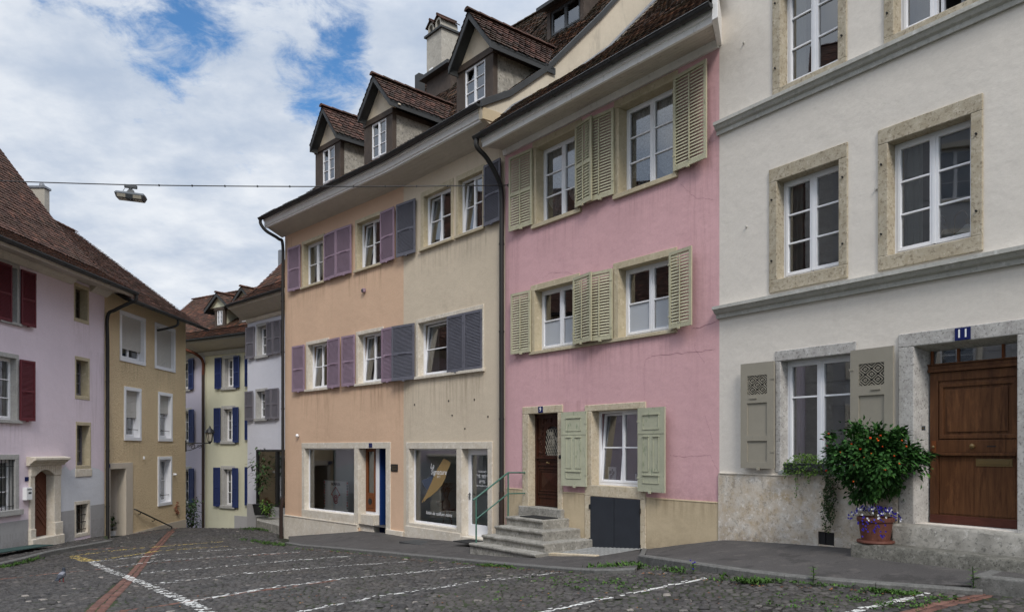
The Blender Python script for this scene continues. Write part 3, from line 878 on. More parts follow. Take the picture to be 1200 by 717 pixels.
for (xa, xb, za, zb_) in ((la + pw, lb - pw * .55, dz0 + (lz1 - dz0) * .56, lz1 - .16),):
    D.box(xa, xb, fy - .022, fy, za, za + .05); D.box(xa, xb, fy - .022, fy, zb_ - .05, zb_); D.box(xa, xa + .05, fy - .0215, fy, za + .05, zb_ - .05); D.box(xb - .05, xb, fy - .0215, fy, za + .05, zb_ - .05)
    D.box(xa + .1, xb - .1, fy - .014, fy, za + .09, zb_ - .09)
D.box(la, la + .11, fy - .02, fy, dz0 + .12, lz1 - .004); D.box(lb - .075, lb, fy - .02, fy, dz0 + .12, lz1 - .004)
D.box(la + .11, lb - .075, fy - .019, fy, lz1 - .12, lz1 - .004)
zr = dz0 + (lz1 - dz0) * .455
D.box(la + .11, lb - .075, fy - .019, fy, zr + .03, zr + .2); D.box(la + .1, lb - .07, fy - .045, fy, zr - .01, zr + .028)
D.box(la + .125, (la + lb) / 2 - .02, fy - .006, fy, dz0 + .14, zr - .03); D.box((la + lb) / 2 + .0, lb - .085, fy - .006, fy, dz0 + .14, zr - .03)
D.box(la - .02, lb + .02, fy - .05, fy + .02, lz1 + .002, lz1 + .045); D.box(la - .02, lb + .02, fy - .035, fy + .02, lz1 + .047, tz0 - .012); D.box(la - .02, lb + .02, fy - .055, fy + .02, tz0 - .01, tz0 + .008)
dr = h.part(D, 'door', 'door_brown', bevel=.006)
h.part(m, 'surround', 'grey_limestone', dr, bevel=.012)
m = h.mb(); m.box(la + .002, lb - .002, fy - .03, fy - .001, dz0 + .004, dz0 + .118); h.part(m, 'kick_plate', 'kick_plate', dr, bevel=.004)
m = h.mb()
for x in (la, la + (lb - la) * .30, la + (lb - la) * .78, lb - .03): m.box(x, x + .035, fy, fy + .04, tz0 + .008, zt)
m.box(la, lb, fy, fy + .04, zt, zt + .05); h.part(m, 'transom_frame', 'trim_orange', dr, bevel=.004)
m = h.mb(); m.quad((la, fy + .02, tz0), (lb, fy + .02, tz0), (lb, fy + .02, zt), (la, fy + .02, zt)); h.part(m, 'pane', 'window_glass', dr)
m = h.mb(); cx_ = la + (lb - la) * .5
m.blob((cx_, fy - .075, zr + .115), .035, .03, .035); m.tube([(cx_, fy - .02, zr + .115), (cx_, fy - .06, zr + .115)], .015)
m.blob((la + .055, fy - .04, zr + .105), .022, .02, .022); h.part(m, 'door_knob', 'brass', dr, smooth=40)
m = h.mb(); m.box(la + .025, la + .085, fy - .0245, fy - .0205, zr + .03, zr + .19); h.part(m, 'lock_plate', 'trim_orange', dr)
m = h.mb(); xa, xb = cx_ + .02, lb - .12
m.box(xa, xb, fy - .016, fy - .006, zr - .15, zr - .05); m.box(xa + .03, xb - .03, fy - .021, fy - .016, zr - .125, zr - .07); h.part(m, 'letter_slot', 'brass', dr, bevel=.003)
m = h.mb(); m.box(cx_ + .16, cx_ + .27, fy - .021, fy - .0185, zr + .105, zr + .12); h.part(m, 'slot', 'black_iron', dr)
# plinth slab with a vent hole
pz = h.z(900, 557); m = h.mb()
va, vb, vz0, vz1 = h.u(960), h.u(979), h.z(960, 637), h.z(960, 622)
for (xa, xb, za, zb_) in ((.0, va, -.1, pz), (vb, da - ol - .02, -.1, pz), (va, vb, vz1, pz), (va, vb, -.1, vz0)):
    m.box(xa, xb, -.03, .02, za, zb_)
m.box(db + ol + .07, 9.5, -.03, .02, -.1, pz)
h.part(m, 'plinth', 'plinth_stone')
m = h.mb(); m.box(0.02, da - ol - .02, -.04, .02, pz, pz + .025); m.box(da - ol - .07, da - ol - .005, -.02, .02, .1, pz - .0); h.part(m, 'plinth_cap', 'pale_limestone', bevel=.006)
m = h.mb(); m.box(va - .01, vb + .01, -.006, .015, vz0 - .01, vz1 + .01); m.box(va + (vb - va) * .3, va + (vb - va) * .42, -.02, -.007, vz0, vz1); h.part(m, 'vent', 'black_iron')
def cornice(zt, hgt, out, name='cornice'):
    m = h.mb()
    m.extr([(.0, zt), (-out, zt - .03), (-out, zt - hgt * .36), (-out * .82, zt - hgt * .42), (-out * .62, zt - hgt * .62), (-out * .34, zt - hgt * .72), (-out * .3, zt - hgt), (0, zt - hgt)], -.03, 9.5)
    h.part(m, name, 'cornice_stone')
cz = z0m - .235
cornice(cz, .23, .16)
cz2 = z0t - .10
cornice(cz2, .24, .13)
h.wall('white_plaster', 0, 9.5, -.6, 14.5, 9, .34)
h.room(.05, 9.4, -.3, 14, [cz - .1, cz2 - .1], .35, 3.2, walls=(3.3, 1.0))
m = h.mb(); m.prism([(-.3, 14.45), (9.8, 14.45), (9.5, 14.7), (-.2, 14.7)], -.6, 9.4); h.part(m, 'roof', 'roof_deck')
m = h.mb()
for (px, py) in ((872, 51), (875, 266), (1027, 222)):
    m.tube([(h.u(px), 0, h.z(px, py)), (h.u(px), -.03, h.z(px, py))], .016, 6)
h.part(m, 'wall_hook', 'cornice_stone')
# number plate 11
pu, pzz = (h.u(1121) + h.u(1139)) / 2, h.z(1130, 391.5)
sg = h.thing('house_number_sign', pu, -.034, pzz - .08, 'dark blue enamel house number plate reading 11 above the brown door', 'number sign', 'house number plates')
m = MB(); m.box(-.1, .1, -.012, 0, 0, .165); o = m.build('plate', 'blue_enamel', sg, bevel=.004)
t_ = text_mb('11', .15, 0, -.0135, .083, 0, 1.1, bold=.003); t_.build('numerals', 'white_enamel', sg)
# doorbell on the jamb
bl = h.thing('doorbell', h.u(1084, 0) + .0, -.032, h.z(1085, 504), 'small dark square doorbell button on the stone jamb beside the brown door', 'doorbell')
m = MB(); m.box(-.025, .025, -.012, 0, 0, .06); o = m.build('housing', 'lamp_grey', bl, bevel=.003)
m = MB(); m.lathe([(.01, .0), (.01, .006)], 0, 0, 10); m.v = [(a_, -.012 - c_, .03 + b_) for a_, b_, c_ in m.v]; m.build('button', 'brass', bl)
# two lamps and a plant on the sill inside the upper window
a, b = ops['mr'][:2]
for i, (fx, lab) in enumerate(((.46, 'white enamel pendant lamp on a brass arc behind the left pane of the wide window'), (.72, 'white enamel pendant lamp on a brass arc behind the right pane of the wide window'))):
    uu = a + (b - a) * fx + .03
    lp = h.thing('window_lamp', uu, .48, z0m + .02, lab, 'lamp', 'enamel lamps inside the wide upper window')
    m = MB(); m.lathe([(.02, .30), (.045, .27), (.07, .24), (.16, .17), (.165, .155), (.155, .158), (.05, .22)], 0, 0, 24); m.build('lamp_shade', 'white_enamel', lp, smooth=40)
    m = MB(); m.tube(smoothpts([(0, 0, .29), (0, 0, .42), (-.06, 0, .50), (-.14, 0, .47), (-.17, 0, .38), (-.18, 0, 0)]), .009, 8); m.lathe([(.022, .29), (.026, .36), (.015, .38)], 0, 0, 12); m.lathe([(.06, 0), (.06, .015)], -.18, 0, 14); m.build('lamp_arm', 'brass', lp, smooth=50)

# ------------------------------------------------------------------ the pink house, number 9
Pk = House('pink_house', 'pink plastered house with sage green shutters and a beige dado', pPC, pWP, -.75)
h = Pk; LP = h.L
UR = op(h, 726, 790, 125, 228); UL = op(h, 629, 0, 176, 264, UR[1] - UR[0])
MR = op(h, 725, 789, 315, 396); ML = op(h, 627, 0, 341, 412, MR[1] - MR[0])
zu0, zu1 = (UR[2] + UL[2]) / 2, (UR[3] + UL[3]) / 2; zm0, zm1 = (MR[2] + ML[2]) / 2, (MR[3] + ML[3]) / 2
soz = (h.z(620, 161) + h.z(814, 61)) / 2
wins = {}
for key, o_, z0_, z1_, rows in (('UL', UL, zu0, zu1, 3), ('UR', UR, zu0, zu1, 3), ('ML', ML, zm0, zm1, 2), ('MR', MR, zm0, zm1, 2)):
    a, b = o_[:2]; h.hole(a, b, z0_, z1_)
    wn = sash(h, a, b, z0_, z1_, .2, rows, 2, .055, .1, .03, mids=[.48] if rows == 2 else None); wins[key] = wn
    sl = .14
    sm = surround(h, wn, a, b, z0_, z1_, sl, .1, .17 if key[0] == 'U' else .13, 0, 'ochre_stone', .02, .22, bevel=.006)
    if key[0] == 'U':
        m = h.mb(); m.box(a - .05, b + .05, -.045, .1, z1_ + .0, z1_ + .05); m.box(a - .055, a + .008, -.035, .1, z0_, z1_); m.box(b - .008, b + .05, -.035, .1, z0_, z1_)
        h.part(m, 'moulding', 'ochre_stone', wn, bevel=.01)
    if key[0] == 'U': sill(h, wn, a - .15, b + .1, z0_ + .012, 'ochre_stone', .06, .09, .2)
    else:
        for k_, (ya_, yb_) in enumerate(((z0_ + .03, z0_ + (z1_ - z0_) * .50),)):
            m = h.mb()
            for c in (0, 1):
                xa = a + .1 + c * ((b - a) / 2 - .01); xb = xa + (b - a) / 2 - .18
                m.quad((xa, .219, ya_ + .07), (xb, .219, ya_ + .07), (xb, .219, yb_), (xa, .219, yb_))
            h.part(m, 'frosted_film', 'white_film', wn)
    if key[0] == 'U':
        for c in (0, 1):
            xa = a + .08 + c * (b - a) * .5; xb = xa + (b - a) * .5 - .12
            if key == 'UR': curtain(h, wn, xa, xb, z0_ + .38, z1_ - .05, .29, 'lace_curtain', .012, 5, 0, arch=-.26 if c else -.1)
            else: curtain(h, wn, xa, xb, z0_ + .55, z1_ - .05, .29, 'lace_curtain', .012, 5, 0, arch=-.3)
            curtain(h, wn, (xa + xb) / 2 - .15, (xa + xb) / 2 + .12, z0_ + .05, z0_ + .4, .3, 'lace_curtain', .012, 4, 0)
m = h.mb(); m.extr([(-.055, zm0 - .07), (.2, zm0 - .07), (.2, zm0 + .01), (-.055, zm0 + .0)], ML[0] - .17, MR[1] + .1); h.part(m, 'sill', 'ochre_stone', wins['MR'], bevel=.008)
# shutters
def shz(pxl, pt, pb, out=.08): return h.z(pxl, pb, out), h.z(pxl, pt, out)
hu = h.u
z0_, z1_ = shz(599, 186, 273); z0b, z1b = shz(793, 88, 198); zz0, zz1 = (z0_ + z0b) / 2, (z1_ + z1b) / 2
shutter(h, wins['UL'], UL[0] - .09, UL[0] - .09 - hu(598, .07), zz0, zz1, -1, 'wide_louvre', 'sage_shutter', 3, .045, split=True)
shutter(h, wins['UR'], UR[0] - .10, UR[0] - .1 - hu(688, .07), zz0, zz1, -1, 'wide_louvre', 'sage_shutter', 4)
shutter(h, wins['UL'], UL[1] - .02, hu(692, .12) - UL[1] + .02 + .1, zz0, zz1, 1, 'wide_louvre', 'sage_shutter', 9, .06, split=True)
shutter(h, wins['UR'], UR[1] + .05, hu(831, .07) - UR[1] - .05, zz0, zz1, 1, 'wide_louvre', 'sage_shutter', 5, .05)
z0_, z1_ = shz(600, 347, 416); z0b, z1b = shz(785, 294, 385); zz0, zz1 = (z0_ + z0b) / 2, (z1_ + z1b) / 2
shutter(h, wins['ML'], ML[0] - .09, ML[0] - .09 - hu(600, .07), zz0, zz1, -1, 'wide_louvre', 'sage_shutter', 3)
shutter(h, wins['MR'], MR[0] - .12, MR[0] - .12 - hu(690, .1), zz0, zz1, -1, 'wide_louvre', 'sage_shutter', 7)
shutter(h, wins['ML'], ML[1] - .02, hu(694, .12) - ML[1] + .1, zz0, zz1, 1, 'wide_louvre', 'sage_shutter', 10, .07)
shutter(h, wins['MR'], MR[1] - .02, hu(813, .12) - MR[1] + .02, zz0, zz1, 1, 'wide_louvre', 'sage_shutter', 8, .07)
# ground floor window, hatch and door
a, b, z0_, z1_ = op(h, 694, 752, 481.6, 568); h.hole(a, b, z0_, z1_)
wn = sash(h, a, b, z0_, z1_, .19, 2, 2, .05, .09, .03, tilt=(0,), mids=[.5]); wins['G'] = wn
zht = h.z(694, 581); zhb = -.55; xl, xr = hu(686), hu(756)
m = h.mb(); e = .006
m.box(xl, a + e, -.025, .2, z0_, z1_); m.box(b - e, xr + .03, -.025, .2, z0_, z1_); m.box(xl, xr + .03, -.027, .2, z1_ - .004, z1_ + .13)
m.box(xl, xr + .03, -.027, .2, zht, z0_ + .004)
m.box(xl, hu(693), -.025, .12, -.8, zht + .002); m.box(hu(751), xr + .03, -.025, .12, -.8, zht + .002)
h.part(m, 'surround', 'warm_limestone', wn, bevel=.012)
ha, hb = hu(693), hu(751)
m = h.mb(); mid_ = (ha + hb) / 2
m.box(ha + .004, mid_ - .012, -.036, -.002, zhb, zht - .006); m.box(mid_ + .004, hb - .004, -.036, -.002, zhb, zht - .006)
m.box(mid_ - .012, mid_ + .004, -.02, -.002, zhb, zht - .01)
hatch = h.part(m, 'cellar_hatch', 'hatch_paint', bevel=.006)
m = h.mb()
for x, s_ in ((ha, 1), (hb, -1)):
    for z in (zhb + .22, zht - .22): m.tube([(x - .012 * s_, -.04, z - .05), (x - .012 * s_, -.04, z + .05)], .016, 8)
h.part(m, 'hinge', 'black_iron', hatch)
zs0, zs1 = h.z(661, 568.6, .07), h.z(661, 483, .07)
shutter(h, wn, hu(688, .05), hu(688, .05) - hu(660, .07), zs0, zs1, -1, 'panel', 'mint_shutter', 4)
shutter(h, wn, b - .02, hu(783, .1) - b, h.z(753, 575.5, .09), h.z(753, 478, .09), 1, 'panel', 'mint_shutter', 6, .06)
# little picture and a blue postcard standing on the window board
pc = h.thing('framed_print', a + .26, .32, z0_ + .08, 'small white print leaning inside the ground floor window of the pink house', 'picture')
m = MB(); m.box(-.12, .12, 0, .012, 0, .3); m.build('mount', 'white_enamel', pc)
m = MB()
for i in range(9):
    x, z = R.uniform(-.07, .07), R.uniform(.07, .24); m.box(x - .02, x + .02, -.003, -.001, z - .03, z + .03)
m.build('drawing', 'old_curtain', pc)
pc = h.thing('postcard_row', b - .3, .33, z0_ + .08, 'blue picture postcard propped in the right pane of the pink house window', 'postcard')
m = MB(); m.box(-.2, .2, 0, .01, 0, .2); m.build('card', 'navy_decal', pc)
m = MB()
for i in range(8): m.box(-.18 + i * .045, -.15 + i * .045, -.003, -.001, R.uniform(.02, .08), R.uniform(.1, .18))
m.build('print', 'poster_paper', pc)
da, db = hu(620), hu(654.5); dz0 = h.z(629, 592.5, -.2); dz1 = h.z(620, 485); Pdz0 = dz0
h.hole(da, db, dz0, dz1)
fy = .2; la, lb = da + .01, db - .005; lz1 = dz1 - .0
D = h.mb(); D.box(la, lb, fy, fy + .06, dz0, lz1)
D.box(la, la + .07, fy - .03, fy, dz0, lz1); D.box(lb - .07, lb, fy - .03, fy, dz0, lz1); D.box(la + .07, lb - .07, fy - .03, fy, lz1 - .1, lz1)
x0_, x1_ = la + .09, lb - .09; H_ = lz1 - dz0
def ring(xa, xb, za, zb_, wd, dep):
    D.box(xa, xb, fy - dep, fy, za, za + wd); D.box(xa, xb, fy - dep, fy, zb_ - wd, zb_); D.box(xa, xa + wd, fy - dep + .001, fy, za + wd, zb_ - wd); D.box(xb - wd, xb, fy - dep + .001, fy, za + wd, zb_ - wd)
zc0, zc1 = dz0 + H_ * .14, dz0 + H_ * .42
ring(x0_, x1_, zc0, zc1, .03, .022); ring(x0_ + .06, x1_ - .06, zc0 + .06, zc1 - .06, .025, .018)
xm, zm_ = (x0_ + x1_) / 2, (zc0 + zc1) / 2
D.add([(x0_ + .1, fy, zc0 + .1), (x1_ - .1, fy, zc0 + .1), (x1_ - .1, fy, zc1 - .1), (x0_ + .1, fy, zc1 - .1), (xm, fy - .04, zm_)], [(0, 1, 4), (1, 2, 4), (2, 3, 4), (3, 0, 4)])
ring(x0_, x1_, dz0 + .02, dz0 + H_ * .11, .025, .02); ring(x0_, x1_, dz0 + H_ * .445, dz0 + H_ * .5, .02, .025)
D.box(la + .02, lb - .02, fy - .045, fy, dz0 + H_ * .515, dz0 + H_ * .535)
oz0, oz1, ox0, ox1 = dz0 + H_ * .545, dz0 + H_ * .87, x0_ + .2, x1_ - .01
ox0 = x0_ + (x1_ - x0_) * .3
arch = [(ox0, oz0), (ox1, oz0)] + [((ox0 + ox1) / 2 + (ox1 - ox0) / 2 * math.cos(math.pi * k / 12), oz1 - .28 + .28 * math.sin(math.pi * k / 12)) for k in range(13)]
for p, q in zip(arch, arch[1:] + arch[:1]): D.tube([(p[0], fy - .02, p[1]), (q[0], fy - .02, q[1])], .018, 6)
for i in range(26):
    x, z = R.uniform(x0_ + .02, ox0 - .03) if i < 18 else R.uniform(x0_, x1_), R.uniform(oz0 + .05, lz1 - .16) if i < 18 else R.uniform(oz1 + .03, lz1 - .13)
    D.blob((x, fy - .008, z), R.uniform(.02, .045), .016, R.uniform(.02, .05), 6, 4)
dr = h.part(D, 'door', 'door_dark', bevel=.005, recalc=True)
m = h.mb(); m.prism([(p[0], p[1]) for p in arch], fy - .006, fy - .002); h.part(m, 'pane', 'poster_paper' if False else 'black_iron', dr, recalc=True)
m = h.mb(); cxa = (ox0 + ox1) / 2; hw_ = (ox1 - ox0) / 2; hh_ = oz1 - oz0
for i in range(9):
    f0 = -1 + i * .25
    for sgn in (1, -1):
        pts = []
        for k in range(13):
            zz = k / 12; xx = f0 + sgn * zz * 1.25
            if abs(xx) < .93 and not (zz > .72 and abs(xx) > math.sqrt(max(0, 1 - ((zz - .72) / .28) ** 2)) * .93): pts.append((cxa + xx * hw_, fy - .022, oz0 + zz * hh_ * .98))
        if len(pts) > 2: m.tube(pts, .006, 5)
for i in range(12):
    x, z = cxa + R.uniform(-.7, .7) * hw_, oz0 + R.uniform(.08, .85) * hh_
    rr = R.uniform(.03, .055); m.tube([(x + rr * (1 - k / 14) * math.cos(k * .9), fy - .024, z + rr * (1 - k / 14) * math.sin(k * .9)) for k in range(11)], .006, 5)
h.part(m, 'grille', 'lamp_glass', dr)
m = h.mb(); m.tube([(xm - .05, fy - .06, dz0 + H_ * .475), (xm + .04, fy - .065, dz0 + H_ * .47)], .014, 8); m.blob((xm - .05, fy - .05, dz0 + H_ * .475), .024, .03, .024); m.lathe([(.03, 0), (.03, 0)], 0, 0, 3) if False else None
h.part(m, 'door_handle', 'brass', dr, smooth=40)
m = h.mb(); ol = da - hu(613); top = h.z(613, 477) - dz1; orr = hu(660) - db
m.box(da - ol, da + e, -.03, fy + .01, dz0 - .45, dz1); m.box(db - e, db + orr, -.03, fy + .01, dz0 - .28, dz1); m.box(da - ol, db + orr, -.032, fy + .01, dz1 - .004, dz1 + top)
h.part(m, 'surround', 'warm_limestone', dr, bevel=.015)
sg = h.thing('house_number_sign', hu(635), -.034, h.z(635, 482.5), 'dark blue enamel house number plate reading 9 above the carved dark door', 'number sign', 'house number plates')
m = MB(); m.box(-.08, .08, -.012, 0, -.02, .125); m.build('plate', 'blue_enamel', sg, bevel=.004)
text_mb('9', .13, 0, -.0135, .052, 0, bold=.003).build('numerals', 'white_enamel', sg)
kn = h.thing('bell_pull', hu(657.5), -.032, h.z(657, 535), 'round black bell push on the stone jamb of the carved dark door', 'doorbell')
m = MB(); m.lathe([(.045, 0), (.04, .015), (.02, .02)], 0, 0, 14); m.v = [(a_, -c_, b_) for a_, b_, c_ in m.v]; m.build('rosette', 'black_iron', kn)
m = MB(); m.blob((0, -.03, 0), .018, .014, .018); m.build('button', 'lamp_grey', kn)
# dado
zd = (h.z(758, 584) + h.z(847, 590) + h.z(600, 571.5)) / 3
m = h.mb()
for xa, xb in ((.06, da - ol - .01), (db + orr + .01, xl - .01), (xr + .04, LP - .01)):
    m = h.mb(); m.box(xa, xb, -.012, .02, -1.3, zd); m.extr([(-.02, zd), (.0, zd), (.0, zd + .02), (-.012, zd + .02)], xa, xb); h.part(m, 'dado', 'beige_dado')
# cracks in the plaster
def crack(pts, w=.006):
    m = h.mb(); P = [(h.u(x), h.z(x, y)) for x, y in pts]; q = []
    for (a_, b_), (c_, d_) in zip(P, P[1:]):
        n = 7
        for k in range(n): q.append((a_ + (c_ - a_) * k / n + R.uniform(-.014, .014), b_ + (d_ - b_) * k / n + R.uniform(-.014, .014)))
    q.append(P[-1])
    for (a_, b_), (c_, d_) in zip(q, q[1:]):
        ww = w * R.uniform(.4, 1.0); m.quad((a_, -.003, b_ - ww / 2), (c_, -.003, d_ - ww / 2), (c_, -.003, d_ + ww / 2), (a_ + .004, -.003, b_ + ww / 2))
    return m
for pts, w_ in (([(812, 385), (822, 383), (841, 376)], .012), ([(755, 430), (757, 421), (768, 416), (812, 413), (838, 409)], .007), ([(755, 431), (755, 472)], .012), ([(815, 400), (814, 408), (826, 425)], .006),
            ([(636, 326), (645, 320), (660, 319), (672, 321)], .006), ([(798, 216), (815, 232), (836, 234)], .005), ([(785, 533), (800, 535), (832, 533), (842, 553)], .006), ([(826, 487), (833, 510), (836, 520)], .005)):
    h.part(crack(pts, w_), 'crack', 'crack_line')
# eaves, roof
OV = .76
profP = [(-OV, 7.55 + 1.6), (.2, 9.78), (1.75, 10.85), (3.45, 12.25), (7.2, 16.2)]
ez = h.z(566, 156, OV)
dz_ = ez - profP[0][1] + .03
print('dz', dz_)
profP = [(-OV, ez + .03), (.2, 9.84), (1.75, 10.9), (3.45, 12.3), (5.6, 14.5), (7.2, 16.3)]
fz0 = profP[0][1] - .30; ueP = h.u(834, OV + .03)
h.wall('pink_plaster', 0, LP, -1.6, soz + .1, 9, .34)
h.room(.05, LP - .05, -.6, soz + .05, [zm0 - .9, zu0 - .9], .35, 3)
so = boards(h, None, .0, lambda y_: LP + (ueP - LP) * min(1, max(0, -y_ / OV)), -OV + .12, fz0 + .02, .02, soz - .02, 7, 'old_soffit')
m = h.mb(); m.extr([(-OV + .08, fz0), (-OV + .14, fz0), (-OV + .14, profP[0][1] - .04), (-OV + .05, profP[0][1] - .04), (-OV + .05, fz0 + .12), (-OV + .08, fz0 + .1)], 0, ueP)
m.extr([(-.06, soz - .16), (-.0, soz - .16), (-.0, soz + .0), (-.09, soz + .0)], 0.0, LP)
h.part(m, 'fascia', 'white_boards')
rf = roof(h, profP, .02, LP + .02, 'roof_tiles_dark', name='roof', ur=lambda f_: LP + .02 + (ueP - LP - .02) * max(0, 1 - f_ / .08))
gutter(h, -.14, ueP, -OV - .03, profP[0][1] - .05, .08)
m = h.mb(); zA_, zB_ = fz0 - .02, profP[0][1] + .16; m.hexa([(ueP - .02, -OV, zA_), (ueP + .10, -OV, zA_), (LP + .05, .0, zA_), (LP - .05, .0, zA_), (ueP - .02, -OV, zB_), (ueP + .10, -OV, zB_), (LP + .05, .0, zB_), (LP - .05, .0, zB_)]); h.part(m, 'eaves_end', 'white_boards', bevel=.01)
m = h.mb(); yy = [(-OV + .1, profP[0][1] + .05), (.2, profz(profP, .2) + .06), (1.75, profz(profP, 1.75) + .06), (3.45, profz(profP, 3.45) + .06), (6.5, profz(profP, 6.5) + .06)]
for (a_, b_), (c_, d_) in zip(yy, yy[1:]):
    n = 6
    for k in range(n):
        f0, f1 = k / n, (k + 1) / n; w0 = .09 + R.uniform(0, .05)
        m.hexa([(0, a_ + (c_ - a_) * f0, b_ + (d_ - b_) * f0 - .05), (w0, a_ + (c_ - a_) * f0, b_ + (d_ - b_) * f0 - .05), (w0, a_ + (c_ - a_) * f1, b_ + (d_ - b_) * f1 - .05), (0, a_ + (c_ - a_) * f1, b_ + (d_ - b_) * f1 - .05),
                (0, a_ + (c_ - a_) * f0, b_ + (d_ - b_) * f0 + .03), (w0, a_ + (c_ - a_) * f0, b_ + (d_ - b_) * f0 + .005), (w0, a_ + (c_ - a_) * f1, b_ + (d_ - b_) * f1 + .005), (0, a_ + (c_ - a_) * f1, b_ + (d_ - b_) * f1 + .03)])
h.part(m, 'flashing', 'lead_flashing', rf)
gz = profP[0][1] - .1
zb0 = gz - .55
downpipe(h, smoothpts([(-.06, -OV - .03, gz), (-.06, -OV - .02, gz - .2), (-.03, -OV + .25, gz - .42), (-.01, -.2, zb0 - .3), (-.01, -.1, zb0 - .7), (-.01, -.1, zb0 - 2), (-.01, -.1, 4), (-.01, -.1, 1.5), (-.01, -.1, .55)], 5) , .058, 'dark_pipe', [6.5, 4.4, 2.3])
m = h.mb(); m.tube([(-.01, -.1, .55), (-.01, -.1, -.7)], .066, 10); h.part(m, 'downpipe_boot', 'brown_pipe', smooth=40)

# ------------------------------------------------------------------ the cream house (salon) and the peach house share one long roof
Cr = House('cream_house', 'cream rendered house with slate grey shutters and a salon window', pCE, pPC, -1.1)
Pe = House('peach_house', 'peach rendered house with mauve shutters and a deep blue entrance', pE0, pCE, -1.7)
sozY = (Cr.z(568, 171) + Pe.z(334, 278) + Pe.z(473, 218)) / 3
profY0 = [(-.75, 8.15 + 1.6), (.13, 10.24), (1.33, 11.22), (3.31, 13.28), (6.8, 17.25)]
ezY = Cr.z(563, 120, .75) + .02
profY = [(y, z + ezY - profY0[0][1]) for y, z in profY0]
fzY = sozY + .24

def ywin(h, pl, pr, pt, pb, rows=2, tilt=None, mat='grey_sill', l=.11, r=.1, t=.11, fy=.17, mids=(.5,), z=None):
    a, b, z0_, z1_ = op(h, pl, pr, pt, pb)
    if z: z0_, z1_ = z
    h.hole(a, b, z0_, z1_)
    wn = sash(h, a, b, z0_, z1_, fy, rows, 2, .05, .09, .028, tilt=tilt, mids=list(mids))
    surround(h, wn, a, b, z0_, z1_, l, r, t, 0, mat, .022, .19, bevel=.008)
    sill(h, wn, a - l - .03, b + r + .03, z0_ + .012, mat, .075, .075, .18)
    return wn, a, b, z0_, z1_
h = Pe; hu = h.u
w3a = op(h, 356, 378, 288, 336); w3b = op(h, 419, 445, 261, 318); z30, z31 = (w3a[2] + w3b[2]) / 2, (w3a[3] + w3b[3]) / 2
w2a = op(h, 361, 383.5, 404.5, 457); w2b = op(h, 420, 447, 392.5, 450); z20, z21 = (w2a[2] + w2b[2]) / 2, (w2a[3] + w2b[3]) / 2
for (pl, pr, pt, pb, zz, sl, sr, tl) in ((356, 379, 0, 0, (z30, z31), (339, 352), (379.5, 394.5), None), (419, 446, 0, 0, (z30, z31), (395.5, 412), (445.5, 463), (0,)),
                                 (361, 384, 0, 0, (z20, z21), (344, 357), (383.5, 399), (0,)), (420, 447.5, 0, 0, (z20, z21), (402, 416), (447, 464), (0,))):
    wn, a, b, c, d = ywin(h, pl, pr, 0, 0, 2, tl, 'pale_limestone' if zz[0] == z20 else 'ochre_stone', z=zz)
    shutter(h, wn, hu(sl[1], .05), hu(sl[1], .05) - hu(sl[0], .05), c - .03, d + .03, -1, 'fine_louvre', 'mauve_shutter', 3)
    shutter(h, wn, hu(sr[0], .07), hu(sr[1], .07) - hu(sr[0], .07), c - .03, d + .03, 1, 'fine_louvre', 'mauve_shutter', 3)
    curtain(h, wn, a + .06, a + .24, c + .05, d - .05, .36, 'grey_curtain', .03, 3)
# shop front of the peach house
pa, pb_ = hu(354.5), hu(458); ga, gb = hu(357.5), hu(416); ra, rb = hu(420.5), hu(453)
rd = next(d_ * .01 for d_ in range(10, 120) if hu(428.3, -d_ * .01) <= ra or d_ == 119)
rd = min(rd, .62); print('recess depth', rd)
zt = (h.z(354, 525.4) + h.z(458, 524.8)) / 2; zh = h.z(400, 518.3)
zg0 = h.z(364, 595, -.15); zsl = h.z(358, 597)
h.hole(ga, gb, zsl, zt); h.hole(ra, rb, -1.6, zt)
m = h.mb(); e = .006; sd = .03
m.box(pa, ga + e, -sd, .25, zsl - .3, zt); m.box(gb - e, ra + e, -sd, rd, zsl - .36, zt)
m.box(rb - e, pb_, -sd, .25, -1.1, zt); m.box(pa - .01, pb_ + .01, -sd - .004, .25, zt - .004, zh)
m.box(pa, gb + .03, -sd - .006, .28, zsl - .36, zsl + .012)
sp = h.part(m, 'shop_surround', 'pale_limestone', bevel=.008)
m = h.mb(); zpl = zsl - .3
zpl = h.z(334, 602.5)
m.box(.0, ra - .03, -.05, .02, -2.2, zpl - .04); m.box(.0, ra - .03, -.065, .02, zpl - .04, zpl)
m.box(ra - .03, hu(444, -rd), .05, rd + .02, -1.3, zsl + .06); m.box(rb + .02, h.L + .0, -.06, .02, -1.4, h.z(456, 620))
h.part(m, 'plinth', 'pale_limestone', bevel=.01, recalc=True)
fr = h.mb(); fy = .14
fr.box(ga, ga + .05, fy, fy + .05, zsl, zt); fr.box(gb - .05, gb, fy, fy + .05, zsl, zt); fr.box(ga + .05, gb - .05, fy, fy + .05, zsl, zsl + .06); fr.box(ga + .05, gb - .05, fy, fy + .05, zt - .05, zt)
sw = h.part(fr, 'shop_window', 'white_frame', bevel=.004)
m = h.mb(); m.quad((ga, fy + .02, zsl), (gb, fy + .02, zsl), (gb, fy + .02, zt), (ga, fy + .02, zt)); h.part(m, 'pane', 'shop_glass', sw)
